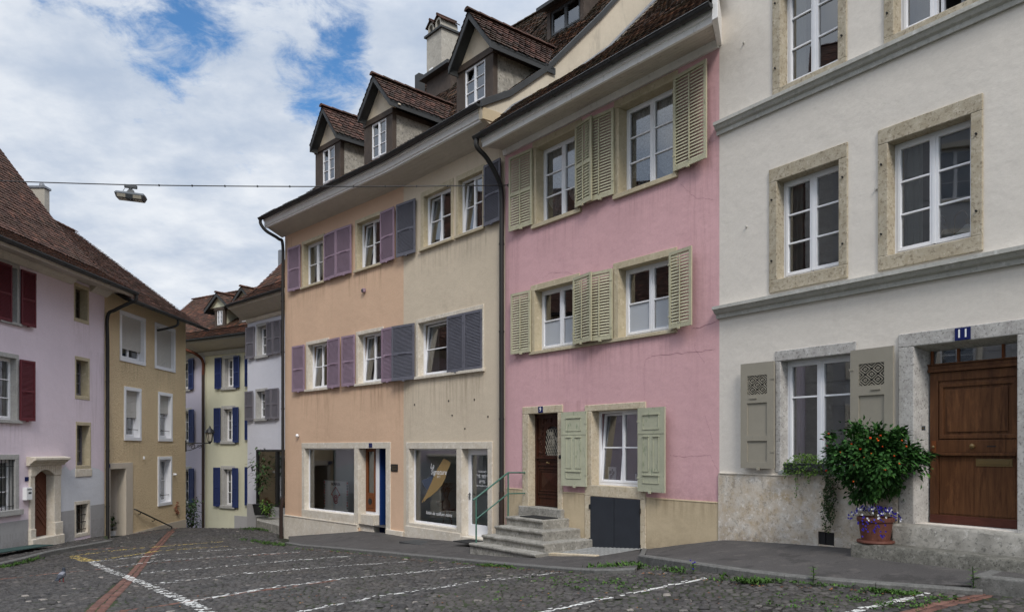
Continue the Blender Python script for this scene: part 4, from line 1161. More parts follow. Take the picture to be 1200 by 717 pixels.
# narrow door in the recess: white frame, brown leaf, blue side
m = h.mb(); fa, fb = hu(428.3, -rd), hu(444, -rd); fy = rd
zs_ = zsl + .06; brn = (hu(429.3, -rd), hu(440.3, -rd))
m.box(ra, brn[0], fy, fy + .06, zs_, zt); m.box(brn[1], fb, fy, fy + .06, zs_, zt); m.box(brn[0], brn[1], fy, fy + .06, zs_, zs_ + .09)
sf = h.part(m, 'side_light', 'white_frame', bevel=.004)
m = h.mb(); a, b = brn; m.box(a, a + .09, fy - .02, fy + .05, zs_ + .09, zt); m.box(b - .07, b, fy - .02, fy + .05, zs_ + .09, zt); m.box(a + .09, b - .07, fy - .02, fy + .05, zt - .1, zt); m.box(a + .09, b - .07, fy - .015, fy + .05, zs_ + .09, zs_ + .66); m.box(a + .12, b - .1, fy - .03, fy - .015, zs_ + .2, zs_ + .56)
h.part(m, 'wooden_frame', 'trim_orange', sf, bevel=.004)
m = h.mb(); m.lathe([(.1, 0), (.1, .01), (.06, .015)], 0, 0, 12); m.v = [((a + b) / 2 + p[0], fy - .03 - p[2] - h.zb * 0, zs_ + .4 + p[1] - h.zb) for p in [(v[0], v[1], v[2] + h.zb) for v in m.v]]
h.part(m, 'letter_flap', 'black_iron', sf)
m = h.mb(); m.quad((a, fy + .02, zs_ + .6), (b, fy + .02, zs_ + .6), (b, fy + .02, zt), (a, fy + .02, zt)); h.part(m, 'pane', 'shop_glass', sf)
m = h.mb(); m.box(fb + .004, fb + .05, rd + .02, 2.2, -1.4, zt + .05); m.box(rb + .0, rb + .06, .26, 2.2, -1.4, zt + .05); m.box(fb, rb + .06, 2.2, 2.25, -1.4, zt + .05); m.box(ra, rb + .06, .3, 2.25, zt + .0, zt + .06)
h.part(m, 'entrance_lining', 'blue_door')
m = h.mb(); m.box(ga - .4, gb + .02, .36, .37, 0, .01) if False else None
h.wall('peach_plaster', 0, h.L, -2.4, sozY + .05, 9, .3)
h.room(.05, fb - .0, -2.0, 1.95, [], .31, 3.2, 'shop_room')
m = h.mb(); m.box(ga + .62, gb + .35, .75, .8, zsl - .1, zt); h.part(m, 'display_partition', 'shop_partition'); m = h.mb(); m.box(ga - .1, gb + .1, .31, .78, zsl - .1, zsl - .0); h.part(m, 'display_shelf', 'shop_room')
h.room(.05, h.L - .05, 2.0, sozY, [z30 - .9], .35, 3)
# poster on the shop floor
ps = h.thing('advertising_poster', hu(393, -.2), .215, zsl + .03, 'advertising poster with a red house arrow and dashed border in the peach shop window', 'poster')
pw_ = (hu(408, -.45) - hu(380, -.45)) / 2; phh = 1.0
m = MB(); m.box(-pw_, pw_, 0, .015, 0, phh); m.build('sheet', 'white_enamel', ps)
m = MB(); m.box(-pw_ * .5, pw_ * .55, -.004, -.001, phh * .2, phh * .78); m.build('white_panel', 'poster_paper', ps)
m = MB(); m2 = MB()
for i in range(5):
    for x in (-pw_ + .05, pw_ - .05):
        z = phh * (.1 + i * .18); (m if i % 2 else m2).box(x - .04, x + .04, -.004, -.001, z, z + .07)
        z += phh * .09; (m2 if i % 2 else m).box(x - .04, x + .04, -.004, -.001, z, z + .07)
def bar(m, a, b, w, y=-.006):
    d = Vector((b[0] - a[0], b[1] - a[1])).normalized() * w; n = (-d.y, d.x)
    m.hexa([(a[0] - n[0], y, a[1] - n[1]), (b[0] - n[0], y, b[1] - n[1]), (b[0] - n[0], y + .002, b[1] - n[1]), (a[0] - n[0], y + .002, a[1] - n[1]), (a[0] + n[0], y, a[1] + n[1]), (b[0] + n[0], y, b[1] + n[1]), (b[0] + n[0], y + .002, b[1] + n[1]), (a[0] + n[0], y + .002, a[1] + n[1])])
s_ = pw_ * .38; zc = phh * .54
for a, b in (((-s_, zc), (0, zc + .26)), ((0, zc + .26), (s_, zc)), ((-s_, zc), (-s_ * .6, zc)), ((s_, zc), (s_ * .6, zc)), ((-s_ * .6, zc), (-s_ * .6, zc - .1)), ((s_ * .6, zc - .02), (s_ * .6, zc - .08))): bar(m, a, b, .016)
tm = text_mb('@', .3, 0, -.006, zc - .13, bold=.008); m.add(tm.v, tm.f)
m.build('red_marks', 'red_ink', ps)
tm = text_mb('NOVAVIA', .13, 0, -.006, phh * .89, bold=.006); m2.add(tm.v, tm.f); m2.build('black_marks', 'black_iron', ps)
# little signs on the peach front
sg = h.thing('house_number_sign', hu(435.5), -.036, h.z(435.5, 524), 'small dark blue house number plate on the pale lintel of the peach shop front', 'number sign', 'house number plates')
m = MB(); m.box(-.09, .09, -.012, 0, 0, .13); m.build('plate', 'blue_enamel', sg, bevel=.004)
text_mb('5', .1, 0, -.0135, .065).build('numerals', 'navy_decal', sg)
sg = h.thing('wall_plaque', hu(462.5), -.002, h.z(462, 552), 'dark square bronze plaque on the pier between the two shop fronts', 'plaque')
m = MB(); m.box(-.17, .17, -.02, 0, 0, .21); m.build('plate', 'dark_pipe', sg, bevel=.006)
m = MB()
for z in (.05, .1, .15): m.box(-.12, .12, -.0215, -.0202, z, z + .012)
m.build('lettering', 'brass', sg)
sg = h.thing('security_sensor', hu(350), -.002, h.z(350, 512), 'small white round sensor on the peach wall above the shop window', 'sensor')
m = MB(); m.blob((0, -.05, .05), .06, .06, .06, 12, 8); m.build('housing', 'white_enamel', sg, smooth=40)
m = MB(); m.box(-.03, .03, -.03, 0, .02, .1); m.build('bracket', 'lamp_grey', sg)
sg = h.thing('alarm_box', hu(427.5), -.002, h.z(427, 343), 'small mauve alarm box on the peach wall below the upper window', 'alarm box')
m = MB(); m.box(-.07, .07, -.09, 0, 0, .12); m.build('housing', 'mauve_shutter', sg, bevel=.02)
m = MB(); m.box(-.05, .05, -.1, -.0905, .04, .08); m.build('grille', 'lamp_grey', sg)

h = Cr; hu = h.u
c3 = op(h, 497, 566, 231, 291.5); c2 = op(h, 490, 564, 379, 442)
wn, a, b, c, d = ywin(h, 497, 529, 0, 0, 2, (0,), 'ochre_stone', .15, hu(537.5) - hu(529) - .1 if False else .1, .14, .12, z=(c3[2], c3[3]))
a1, b1 = a, b
curtain(h, wn, a + .06, a + .3, c + .05, d - .05, .36, 'grey_curtain', .03, 3)
shutter(h, wn, hu(487, .05), hu(487, .05) - hu(467, .08), c - .04, d + .04, -1, 'fine_louvre', 'slate_shutter', 6)
wn, a, b, c, d = ywin(h, 537.5, 566, 0, 0, 2, (0,), 'ochre_stone', .1, .06, .14, .12, z=(c3[2], c3[3]))
shutter(h, wn, hu(566.5, .08), hu(587, .08) - hu(566.5, .08), c - .02, d + .05, 1, 'fine_louvre', 'slate_shutter', 3)
curtain(h, wn, a + .45, a + .75, c + .05, d - .3, .34, 'lace_curtain', .03, 3)
wn, a, b, c, d = ywin(h, 490.5, 564, 0, 0, 2, (0,), 'pale_limestone', .12, .12, .11, .16, z=(c2[2], c2[3]))
curtain(h, wn, a + .1, a + .5, c + .05, d - .05, .36, 'grey_curtain', .03, 4)
curtain(h, wn, a + .9, b - .05, c + .05, d - .05, .38, 'old_curtain', .03, 4)
shutter(h, wn, hu(486, .05), hu(486, .05) - hu(464, .08), c - .05, d + .02, -1, 'fine_louvre', 'slate_shutter', 9, .05)
wf = hu(564, .05) - hu(543.5, .05)
shutter(h, wn, hu(564, .05), wf, c + .01, d - .01, -1, 'fine_louvre', 'slate_shutter', 2, .0, mid=.0)
shutter(h, wn, hu(564, .05) - wf - .004, hu(543.5, .05) - hu(524, .05), c + .01, d - .01, -1, 'fine_louvre', 'slate_shutter', 0, .03, mid=.0)
# salon front
pa, pb_ = hu(477), hu(577.5); ga, gb = hu(480), hu(536); da, db = hu(541.8), hu(572.5)
zt = h.z(500, 525.5); zh = h.z(500, 518); zsl = h.z(482, 612.5); zdb = h.z(556, 629.5)
h.hole(ga, gb, zsl, zt); h.hole(da, db, zdb - .1, zt)
m = h.mb()
m.box(pa, ga + e, -sd, .25, zdb - .05, zt); m.box(gb - e, da + e, -sd, .4, zdb - .08, zt); m.box(db - e, pb_, -sd, .25, zdb - .05, zt); m.box(pa - .01, pb_ + .01, -sd - .004, .25, zt - .004, zh)
m.box(ga + e, gb - e, -sd - .0, .27, zdb + .02, zsl + .012); m.box(pa - .02, gb + .2, -sd - .03, .0, zdb - .4, zdb + .06)
m.box(da + .05, db + .1, -.1, .26, zdb - .4, zdb)
h.part(m, 'shop_surround', 'pale_limestone', bevel=.008)
m = h.mb(); m.box(0.02, pa - .03, -.045, .02, -1.5, h.z(470, 622)); m.box(pb_ + .02, h.L - .3, -.02, .02, -1.6, zdb + .1); h.part(m, 'plinth', 'cream_plaster', bevel=.006)
fy = .15; fr = h.mb()
fr.box(ga, ga + .05, fy, fy + .05, zsl, zt); fr.box(gb - .04, gb, fy, fy + .05, zsl, zt); fr.box(ga + .05, gb - .04, fy, fy + .05, zsl, zsl + .07); fr.box(ga + .05, gb - .04, fy, fy + .05, zt - .04, zt)
sw = h.part(fr, 'shop_window', 'white_frame', bevel=.004)
m = h.mb(); m.quad((ga, fy + .02, zsl), (gb, fy + .02, zsl), (gb, fy + .02, zt), (ga, fy + .02, zt)); h.part(m, 'pane', 'shop_glass', sw)
yd = fy + .012; pr = h.P = None
def dp(px, py): return (h.u(px, -yd), h.z(px, py, -yd))
m = h.mb()
pts = [(494, 588), (499, 579), (505, 566), (511, 552), (515, 545), (519, 538), (520, 537), (521.5, 538), (522, 537.5), (524, 539), (525, 538.5), (526.5, 541), (528, 541.5), (527, 546), (524, 552), (522, 560), (518, 568), (512, 575), (505, 581), (500, 584), (497, 588), (496.5, 584.5), (495.5, 588.5)]
q = [dp(*p) for p in pts]; n_ = len(q)
from mathutils.geometry import tessellate_polygon
tri = tessellate_polygon([[Vector((x, z, 0)) for x, z in q]])
m.add([(x, yd, z) for x, z in q], [tuple(t_) for t_ in tri]); h.part(m, 'gold_brush_decal', 'gold_decal', sw)
m = h.mb(); pts = [(494.5, 562), (501, 560), (507, 556), (507, 564), (505, 570), (501.5, 573.5), (497, 570), (495, 565)]
q = [dp(*p) for p in pts]; m.poly([(x, yd + .001, z) for x, z in q]); h.part(m, 'navy_decal', 'navy_decal', sw)
ltr = h.mb()
for txt, px, py, sz in (('La', 506.5, 546, .2), ('Signature', 514, 553, .205), ('N°1', 514, 558.5, .10), ('Salon de coiffure mixte', 514, 601.8, .135)):
    x, z = dp(px, py); tm = text_mb(txt, sz, x, yd - .003, z, .3, 1.0, bold=.0); ltr.add(tm.v, tm.f)
h.part(ltr, 'lettering', 'white_enamel', sw)
fr = h.mb(); fy = next((d_ * .01 for d_ in range(5, 60) if hu(548.6, -d_ * .01) <= da), .4); print('salon depth', fy); la, lb = da + .0, db
fr.box(la, la + .12, fy, fy + .06, zdb, zt); fr.box(lb - .09, lb, fy, fy + .06, zdb, zt); fr.box(la + .12, lb - .09, fy, fy + .06, zt - .16, zt); fr.box(la + .12, lb - .09, fy, fy + .06, zdb, zdb + .3)
dr = h.part(fr, 'door', 'white_frame', bevel=.005)
m = h.mb(); m.quad((la, fy + .03, zdb), (lb, fy + .03, zdb), (lb, fy + .03, zt), (la, fy + .03, zt)); h.part(m, 'pane', 'shop_glass', dr)
m = h.mb(); zhd = h.z(550, 579, -.15); m.tube([(la + .07, fy - .05, zhd), (la + .17, fy - .05, zhd)], .012, 8); m.tube([(la + .07, fy, zhd), (la + .07, fy - .05, zhd)], .012, 8); m.box(la + .05, la + .09, fy - .008, fy, zhd - .14, zhd + .04); h.part(m, 'door_handle', 'lamp_grey', dr)
ltr = h.mb()
for txt, py, sz in (('HORAIRES', 552.5, .075), ('lundi - vendredi', 556.5, .075), ('9h - 18h30', 558.8, .075), ('samedi', 563, .075), ('8h - 16h', 565, .075), ('sur rendez-vous', 568.8, .075)):
    tm = text_mb(txt, sz, (la + lb) / 2 + .02, fy + .022, h.z(563, py, -.18), bold=.0); ltr.add(tm.v, tm.f)
h.part(ltr, 'lettering', 'white_enamel', dr)
h.wall('cream_plaster', 0, h.L, -2.2, sozY + .05, 9, .3)
h.room(.05, h.L - .05, zdb - .02, 1.95, [], .31, 2.4, 'shop_room')
h.room(.05, h.L - .05, 2.0, sozY, [c3[2] - .9], .35, 3)
m = h.mb()
for px, py in ((526, 469.5), (556, 468), (530, 486.5), (572, 488), (545, 502), (486, 474)):
    u_, z_ = hu(px), h.z(px, py); m.tube([(u_, .0, z_), (u_, -.012, z_)], .024, 7)
h.part(m, 'wall_plug', 'dark_pipe')
# salon interior: armchair and vase of pampas grass
at_ = h.thing('armchair', hu(508, -1.2), 1.25, zdb - .01, 'grey shell armchair on tapered wooden legs inside the salon window', 'armchair')
m = MB(); n = 12
vs = []; fs = []
for i in range(n + 1):
    a_ = math.pi * (-.15 + 1.3 * i / n)
    for (r_, z_) in ((.26, .40), (.34, .62), (.36, .85 - .16 * abs(math.cos(a_)) ** 2)): vs.append((r_ * math.cos(a_), r_ * math.sin(a_) * .9, z_))
for i in range(n):
    for k in range(2): fs.append((i * 3 + k, (i + 1) * 3 + k, (i + 1) * 3 + k + 1, i * 3 + k + 1))
m.add(vs, fs); o = m.build('backrest', 'old_curtain', at_, smooth=50); md = o.modifiers.new('thick', 'SOLIDIFY'); md.thickness = .05
m = MB(); m.lathe([(.1, .36), (.28, .37), (.3, .42), (.25, .46), (.05, .47)], 0, 0, 18); m.build('seat', 'old_curtain', at_, smooth=50)
for sx, sy in ((-1, -1), (1, -1), (1, 1), (-1, 1)):
    m = MB(); m.tube([(sx * .16, sy * .15, .37), (sx * .25, sy * .23, 0)], .02, 8, .012); m.build('leg', 'trim_orange', at_)
tb = h.thing('side_table', hu(524, -.8), .85, zdb - .01, 'small round side table inside the salon window under the vase', 'side table')
m = MB(); m.lathe([(.22, .48), (.23, .5), (.22, .52)], 0, 0, 22); m.build('tabletop', 'dark_timber', tb)
for a_ in (0, 2.1, 4.2):
    m = MB(); m.tube([(.08 * math.cos(a_), .08 * math.sin(a_), .48), (.2 * math.cos(a_), .2 * math.sin(a_), 0)], .014, 8); m.build('leg', 'trim_orange', tb)
vz = h.thing('vase', hu(521.5, -.8), .85, zdb + .51, 'round beige vase holding dried pampas grass inside the salon window', 'vase')
m = MB(); m.lathe([(.06, 0), (.1, .06), (.115, .14), (.09, .24), (.045, .3), (.05, .34), (.04, .34)], 0, 0, 18); m.build('body', 'recess_plaster', vz, smooth=50)
m = MB()
for i in range(150):
    a_, r_ = R.uniform(0, 6.28), R.uniform(0, .22); z_ = .62 + R.uniform(-.15, .12)
    m.leaf((r_ * math.cos(a_), r_ * math.sin(a_), z_), (math.cos(a_), math.sin(a_), R.uniform(.1, 1)), (0, 0, 1), R.uniform(.08, .18), .03, R.random())
for i in range(9): a_ = R.uniform(0, 6.28); m.tube([(0, 0, .2), (.12 * math.cos(a_), .12 * math.sin(a_), .62)], .006, 4, t=.2)
m.build('pampas', 'pampas', vz)

# eaves of both
for h, nm in ((Cr, 'c'), (Pe, 'p')):
    ua, ub = (0, h.L + .0) if nm == 'c' else (-.22, h.L)
    boards(h, None, ua, ub, -.75 + .14, fzY + .03, .0, sozY, 6, 'soffit_boards')
    m = h.mb(); zt_ = profY[0][1] - .04
    m.extr([(-.63, fzY), (-.55, fzY), (-.55, zt_), (-.70, zt_), (-.70, fzY + .22), (-.66, fzY + .2), (-.66, fzY + .06), (-.63, fzY + .05)], ua - (.0 if nm == 'c' else .02), ub)
    if nm == 'p': m.prism([(-.22, fzY + .02), (-.18, fzY + .02), (-.18, zt_), (-.22, zt_)], -.66, .3)
    h.part(m, 'fascia', 'white_boards')
    if nm == 'c': rf = roof(h, profY, -.04, h.L, 'roof_tiles_dark')
    else: rf = roof(h, profY, -.32, h.L + .0, 'roof_tiles_dark')
    gutter(h, ua - (0 if nm == 'c' else .12), ub + (-.02 if nm == 'c' else .03), -.79, profY[0][1] - .06, .075)
h = Cr
# gable strip between the two roofs, verge board, end of the eaves
m = h.mb(); n = 30
def yat(i): return -.72 + (6.9 + .72) * i / n
for i in range(n):
    a_, b_ = yat(i), yat(i + 1)
    m.quad((h.L + .0, a_, profz(profY, a_) - 2.5), (h.L, b_, profz(profY, b_) - 2.5), (h.L, b_, profz(profY, b_) - .05), (h.L, a_, profz(profY, a_) - .05))
for (p, q) in zip(profY, profY[1:]): pass
g = m
m = h.mb()
pp = [(y, z) for y, z in profY]
lo = [(pp[0][0] + .06, fzY)] + [(y, z - .06) for y, z in pp] + [(7.2, 8), (.0, sozY)]
m.extr(lo, h.L - .12, h.L - .012 + .02)
h.part(m, 'gable', 'gable_plaster', recalc=True)
m = h.mb()
for (p, q) in zip(profY, profY[1:]):
    m.hexa([(h.L - .02, p[0], p[1] - .14), (h.L + .07, p[0], p[1] - .14), (h.L + .07, q[0], q[1] - .14), (h.L - .02, q[0], q[1] - .14), (h.L - .02, p[0], p[1] + .035), (h.L + .07, p[0], p[1] + .035), (h.L + .07, q[0], q[1] + .035), (h.L - .02, q[0], q[1] + .035)])
h.part(m, 'verge_board', 'charcoal_board', bevel=.006)
m = h.mb(); m.prism([(0, 0), (.1, 0), (.1, .1)], 0, .1) if False else m.box(h.L - .02, h.L + .035, -.70, -.05, fzY - .02, profY[0][1] - .12); h.part(m, 'eaves_end', 'chimney_plaster' if False else 'beige_dado', bevel=.01)
# left downpipe of the peach house
h = Pe; gz = profY[0][1] - .12
downpipe(h, smoothpts([(-.28, -.79, gz), (-.28, -.77, gz - .15), (-.2, -.6, gz - .38), (.0, -.25, gz - .62), (.03, -.1, gz - .85), (.03, -.1, gz - 2.5), (.03, -.1, 4), (.03, -.1, 2), (.03, -.1, -.2)], 5), .055, 'dark_pipe', [6.8, 5, 3, 1.2])
m = h.mb(); m.tube([(.03, -.1, -.15), (.03, -.12, -.35), (-.02, -.14, -.5), (-.02, -.14, -1.7)], .066, 10); h.part(m, 'downpipe_boot', 'brown_pipe', smooth=40)
# dormers
def dorm(h, apx, lpx, rpx, wpx, zw, posts, of=.52, ow=.22):
    zle = (h.z(lpx[0], lpx[1], of) + h.z(rpx[0], rpx[1], of)) / 2; zap = h.z(apx[0], apx[1], of)
    uc = h.u(apx[0], of); wr = (h.u(rpx[0], of) - h.u(lpx[0], of)) / 2
    wx0, wx1 = h.u(wpx[0], ow), h.u(wpx[1], ow); pa, pb_ = h.u(posts[0], ow), h.u(posts[1], ow); uw = (pa + pb_) / 2
    uc = (h.u(rpx[0], of) + h.u(lpx[0], of)) / 2 * .5 + uc * .5
    return dormer(h, profY, uc, (pb_ - pa) / 2, -of, -ow, zle, zap, wr, (wx0, wx1, h.z(wpx[0], zw[1], ow), h.z(wpx[0], zw[0], ow)), uw)
dorm(Cr, (548, 15), (526, 77), (575, 49), (544, 568.5), (83, 123), (535, 578))
dorm(Pe, (437.3, 89), (419, 133.5), (455.6, 120), (435, 452.5), (146.5, 182), (426.7, 460))
dorm(Pe, (377, 126.5), (363.5, 172), (393.5, 155), (377.5, 392), (177, 213), (369.6, 399))
# shed dormers higher up
def shed(h, pxa, pxb, pyt, ydist, hh, label=None):
    a, b = h.u(pxa, -ydist), h.u(pxb, -ydist); zt = h.z(pxa, pyt, -ydist); y0 = ydist; zb_ = profz(profY, y0) - .15
    m = h.mb(); m.box(a, a + .14, y0, y0 + .15, zb_, zt); m.box(b - .14, b, y0, y0 + .15, zb_, zt); m.box(a, b, y0 - .02, y0 + .15, zt - .12, zt + .02)
    yb = profy(profY, zt + .5)
    m.quad((a + .02, y0, zb_), (a + .02, y0, zt), (a + .02, yb, zt + .4), (a + .02, y0 + 1.5, zb_)); m.quad((b - .02, y0, zb_), (b - .02, y0 + 1.5, zb_), (b - .02, yb, zt + .4), (b - .02, y0, zt))
    d = h.part(m, 'roof_dormer', 'dark_timber')
    m = h.mb(); k = .45 / (yb - y0)
    m.hexa([(a - .15, y0 - .3, zt - .3 * k), (b + .15, y0 - .3, zt - .3 * k), (b + .15, yb + .2, zt + .5), (a - .15, yb + .2, zt + .5), (a - .15, y0 - .3, zt + .1 - .3 * k), (b + .15, y0 - .3, zt + .1 - .3 * k), (b + .15, yb + .2, zt + .6), (a - .15, yb + .2, zt + .6)])
    h.part(m, 'dormer_roof', 'charcoal_board', d)
    sash(h, a + .14, b - .14, zb_ + .2, zt - .12, y0 + .04, 1, 2, .04, .05, .03, .05, mat='lamp_grey', name='dormer_window', parent=d)
    m = h.mb(); m.box(a + .14, b - .14, y0 + .4, y0 + .42, zb_, zt); h.part(m, 'room_interior', 'dark_room', d)
shed(Cr, 641, 684, 12, 3.6, .9)
m = Cr.mb(); a = Cr.u(500, -4.0); b = Cr.u(528, -4.0); zt = Cr.z(500, 93, -4.0)
m.box(a, b, 4.0, 6, zt - .9, zt - .1); sk = Cr.part(m, 'roof_hatch', 'dark_timber')
m = Cr.mb(); m.box(a - .15, b + .15, 3.75, 6.2, zt - .1, zt + .02); Cr.part(m, 'hatch_lid', 'charcoal_board', sk)
m = Cr.mb(); u_ = Cr.u(491, -4.4); zz = Cr.z(491, 88, -4.4); m.box(u_ - .14, u_ + .14, 4.3, 4.58, zz - 1.6, zz); Cr.part(m, 'vent_pipe', 'charcoal_board')
# chimney
h = Cr; yc = 5.4
ca = h.u(500, -yc); zc0 = profz(profY, yc) - .6; zct = h.z(517, 33, -yc)
cw_ = h.u(517.5, -yc) - ca
cb = h.u(536, -(yc)); cb = ca + 1.05
m = h.mb(); m.box(ca, cb, yc, yc + .85, zc0, zct); ch = h.part(m, 'chimney', 'chimney_render', bevel=.01)
m = h.mb(); m.box(ca - .08, cb + .08, yc - .08, yc + .93, zct, zct + .08); h.part(m, 'chimney_slab', 'charcoal_board', ch)
m = h.mb()
for k in range(2):
    x = ca + .27 + k * .52
    n = 8
    for yy in (yc + .02, yc + .42):
        prof = [(x + .2 * math.cos(math.pi * i / n), zct + .3 + .22 * math.sin(math.pi * i / n)) for i in range(n + 1)]
        inn = [(x + .13 * math.cos(math.pi * i / n), zct + .3 + .13 * math.sin(math.pi * i / n)) for i in range(n + 1)]
        m.prism([(x + .2, zct + .08)] + prof + [(x - .2, zct + .08), (x - .13, zct + .08)] + inn[::-1] + [(x + .13, zct + .08)], yy, yy + .4)
h.part(m, 'chimney_pot', 'chimney_plaster', ch, recalc=True)
m = h.mb()
for k in range(2):
    x = ca + .27 + k * .52
    for i in range(4):
        y_ = yc - .04 + i * .23
        for sgn in (-1, 1):
            m.hexa([(x, y_, zct + .6), (x + sgn * .3, y_, zct + .36), (x + sgn * .3, y_ + .22, zct + .36), (x, y_ + .22, zct + .6), (x, y_, zct + .64), (x + sgn * .31, y_, zct + .4), (x + sgn * .31, y_ + .22, zct + .39), (x, y_ + .22, zct + .63)], R.random())
    m.tube([(x, yc - .06, zct + .64), (x, yc + .9, zct + .64)], .05, 8)
h.part(m, 'chimney_tiles', 'dormer_tiles', ch, recalc=True)
m = h.mb(); m.box(ca + .2, ca + .45, yc - .012, yc - .002, zc0 + 1.0, zc0 + 1.7); h.part(m, 'chimney_hatch', 'white_enamel', ch)

# ------------------------------------------------------------------ left row: the lilac house and the tan roughcast house
XL = -14.7
Li = House('lilac_house', 'pale lilac house with dark red shutters and a herringbone plank door', (XL, 13.0), (XL, 27.7), -1.7)
h = Li; hu = h.u; LL = h.L
# upper window with red shutters
z0_, z1_ = h.z(22, 379.5), h.z(22, 316); b = hu(20); a = b - 1.35
h.hole(a, b, z0_, z1_); wn = sash(h, a, b, z0_, z1_, .17, 3, 2); surround(h, wn, a, b, z0_, z1_, .12, .1, .13, 0, 'grey_sill', .02, .2)
sill(h, wn, a - .15, b + .16, z0_ + .01, 'grey_sill', .07, .08, .18)
shutter(h, wn, b + .1, hu(38) - b - .1, z0_ - .02, z1_ + .02, 1, 'fine_louvre', 'red_shutter', 4)
shutter(h, wn, a, 1.0, z0_ - .02, z1_ + .02, 1, 'fine_louvre', 'red_shutter', 2, .02)
# second storey
z0_, z1_ = h.z(19, 492.5), h.z(19, 420.5); b = hu(19); a = b - 1.35
h.hole(a, b, z0_, z1_); wn = sash(h, a, b, z0_, z1_, .17, 3, 2); surround(h, wn, a, b, z0_, z1_, .12, .1, .13, 0, 'grey_sill', .02, .2)
sill(h, wn, a - .15, b + .2, z0_ + .01, 'grey_sill', .07, .1, .18)
curtain(h, wn, a + .05, b - .05, z0_ + .05, z1_ - .4, .3, 'grey_curtain', .03, 8)
shutter(h, wn, b + .08, hu(37) - b - .08, z0_ - .0, z1_ + .0, 1, 'fine_louvre', 'red_shutter', 4)
shutter(h, wn, a - .06, hu(37) - b - .08, z0_ - .0, z1_ + .0, -1, 'fine_louvre', 'red_shutter', 4)
# barred ground floor window
z0_, z1_ = h.z(18, 597), h.z(18, 538); b = hu(17.5); a = b - 1.45
h.hole(a, b, z0_, z1_); wn = sash(h, a, b, z0_, z1_, .17, 3, 2); surround(h, wn, a, b, z0_, z1_, .12, .17, .15, 0, 'grey_sill', .02, .2)
sill(h, wn, a - .15, b + .28, z0_ + .01, 'grey_sill', .09, .16, .18)
curtain(h, wn, a + .05, b - .05, z0_ + .05, z1_ - .1, .3, 'grey_curtain', .03, 8)
m = h.mb()
for k in range(9): x = a + .05 + (b - a - .1) * k / 8; m.tube([(x, .03, z0_), (x, .03, z1_)], .013, 6)
for z in (z0_ + .12, z1_ - .2): m.tube([(a, .03, z), (b, .03, z)], .012, 6)
h.part(m, 'window_bars', 'black_iron', wn)
# cellar opening
z0_, z1_ = h.z(15, 632), h.z(15, 619); b = hu(16); a = b - 1.5; h.hole(a, b, z0_, z1_)
m = h.mb(); m.box(a, b, .18, .2, z0_, z1_); m.box(a, b, .05, .2, z0_ - .02, z0_ + .03); h.part(m, 'cellar_opening', 'door_dark')
# slit windows
for (pl, pr, pt, pb, bars, mt, sg_) in ((88, 102.5, 335, 372, 0, 'ochre_stone', .09), (89, 103.5, 421, 463, 1, 'ochre_stone', .08), (90, 105, 498, 545.5, 1, 'ochre_stone', .08), (89, 103, 591.5, 625.5, 2, 'pale_limestone', .13)):
    a, b, z0_, z1_ = op(h, pl, pr, pt, pb); h.hole(a, b, z0_, z1_)
    wn = sash(h, a, b, z0_, z1_, .26, 3, 1, .04, mat='dark_timber' if bars != 1 else 'grey_shutter', name='slit_window')
    surround(h, wn, a, b, z0_, z1_, sg_ * .8, sg_, .12, .12, mt, .012, .28)
    if bars == 2:
        m = h.mb()
        for k in range(2): x = a + (b - a) * (k + 1) / 3; m.tube([(x, .08, z0_), (x, .08, z1_)], .014, 6)
        for k in range(4): z = z0_ + (z1_ - z0_) * (k + .5) / 4; m.tube([(a, .08, z), (b, .08, z)], .016, 6)
        h.part(m, 'window_bars', 'black_iron', wn)
    if pt == 498:
        m = h.mb(); m.box(a - .1, b + .12, -.03, .1, z0_ - .38, z0_ - .115); h.part(m, 'apron', 'pale_limestone', wn, bevel=.015)
# arched door
da, db = hu(38.5), hu(62); dz0 = h.z(40, 630.5); dz1 = h.z(50, 555.5)
h.hole(da, db, dz0 - .05, dz1 + .14)
m = h.mb(); fy = .2; lb = db - .02
D = h.mb(); D.box(da + .01, lb, fy, fy + .06, dz0, dz1 + .1)
nb = 9
for i in range(-6, 16):
    for sgn, xa, xb in ((1, da + .03, (da + lb) / 2), (-1, (da + lb) / 2, lb - .02)):
        zb_ = dz0 + i * .19
        q = [(xa, zb_ if sgn > 0 else zb_ + (xb - xa)), (xb, zb_ + (xb - xa) if sgn > 0 else zb_)]
        q2 = [(p[0], p[1] + .165) for p in q]
        lo_, hi_ = dz0 + .02, dz1 + .02
        if min(p[1] for p in q) < lo_ or max(p[1] for p in q2) > hi_: continue
        D.hexa([(q[0][0], fy - .02, q[0][1]), (q[1][0], fy - .02, q[1][1]), (q[1][0], fy, q[1][1]), (q[0][0], fy, q[0][1]), (q2[0][0], fy - .02, q2[0][1]), (q2[1][0], fy - .02, q2[1][1]), (q2[1][0], fy, q2[1][1]), (q2[0][0], fy, q2[0][1])])
dr = h.part(D, 'door', 'door_red', bevel=.006, recalc=True)
m = h.mb()
for z in (.5, .8, 1.35): m.blob((da + .1, fy - .04, dz0 + z), .035, .03, .05, 8, 6)
h.part(m, 'door_lock', 'black_iron', dr)
m = h.mb(); oa, ob = hu(33.5), hu(70)
m.box(oa, da + .02, -.06, .22, dz0 - .02, dz1 - .05); m.box(oa - .03, da + .03, -.09, .2, dz0 - .05, dz0 + .3)
m.box(db - .02, ob - .02, -.06, .22, dz0 - .02, dz1 - .05); m.box(db - .04, ob + .03, -.10, .2, dz0 - .05, dz0 + .4)
n = 10; arc = [(da + (db - da) * i / n, dz1 - .05 + .19 * math.sin(math.pi * i / n)) for i in range(n + 1)]
zt = dz1 + .28
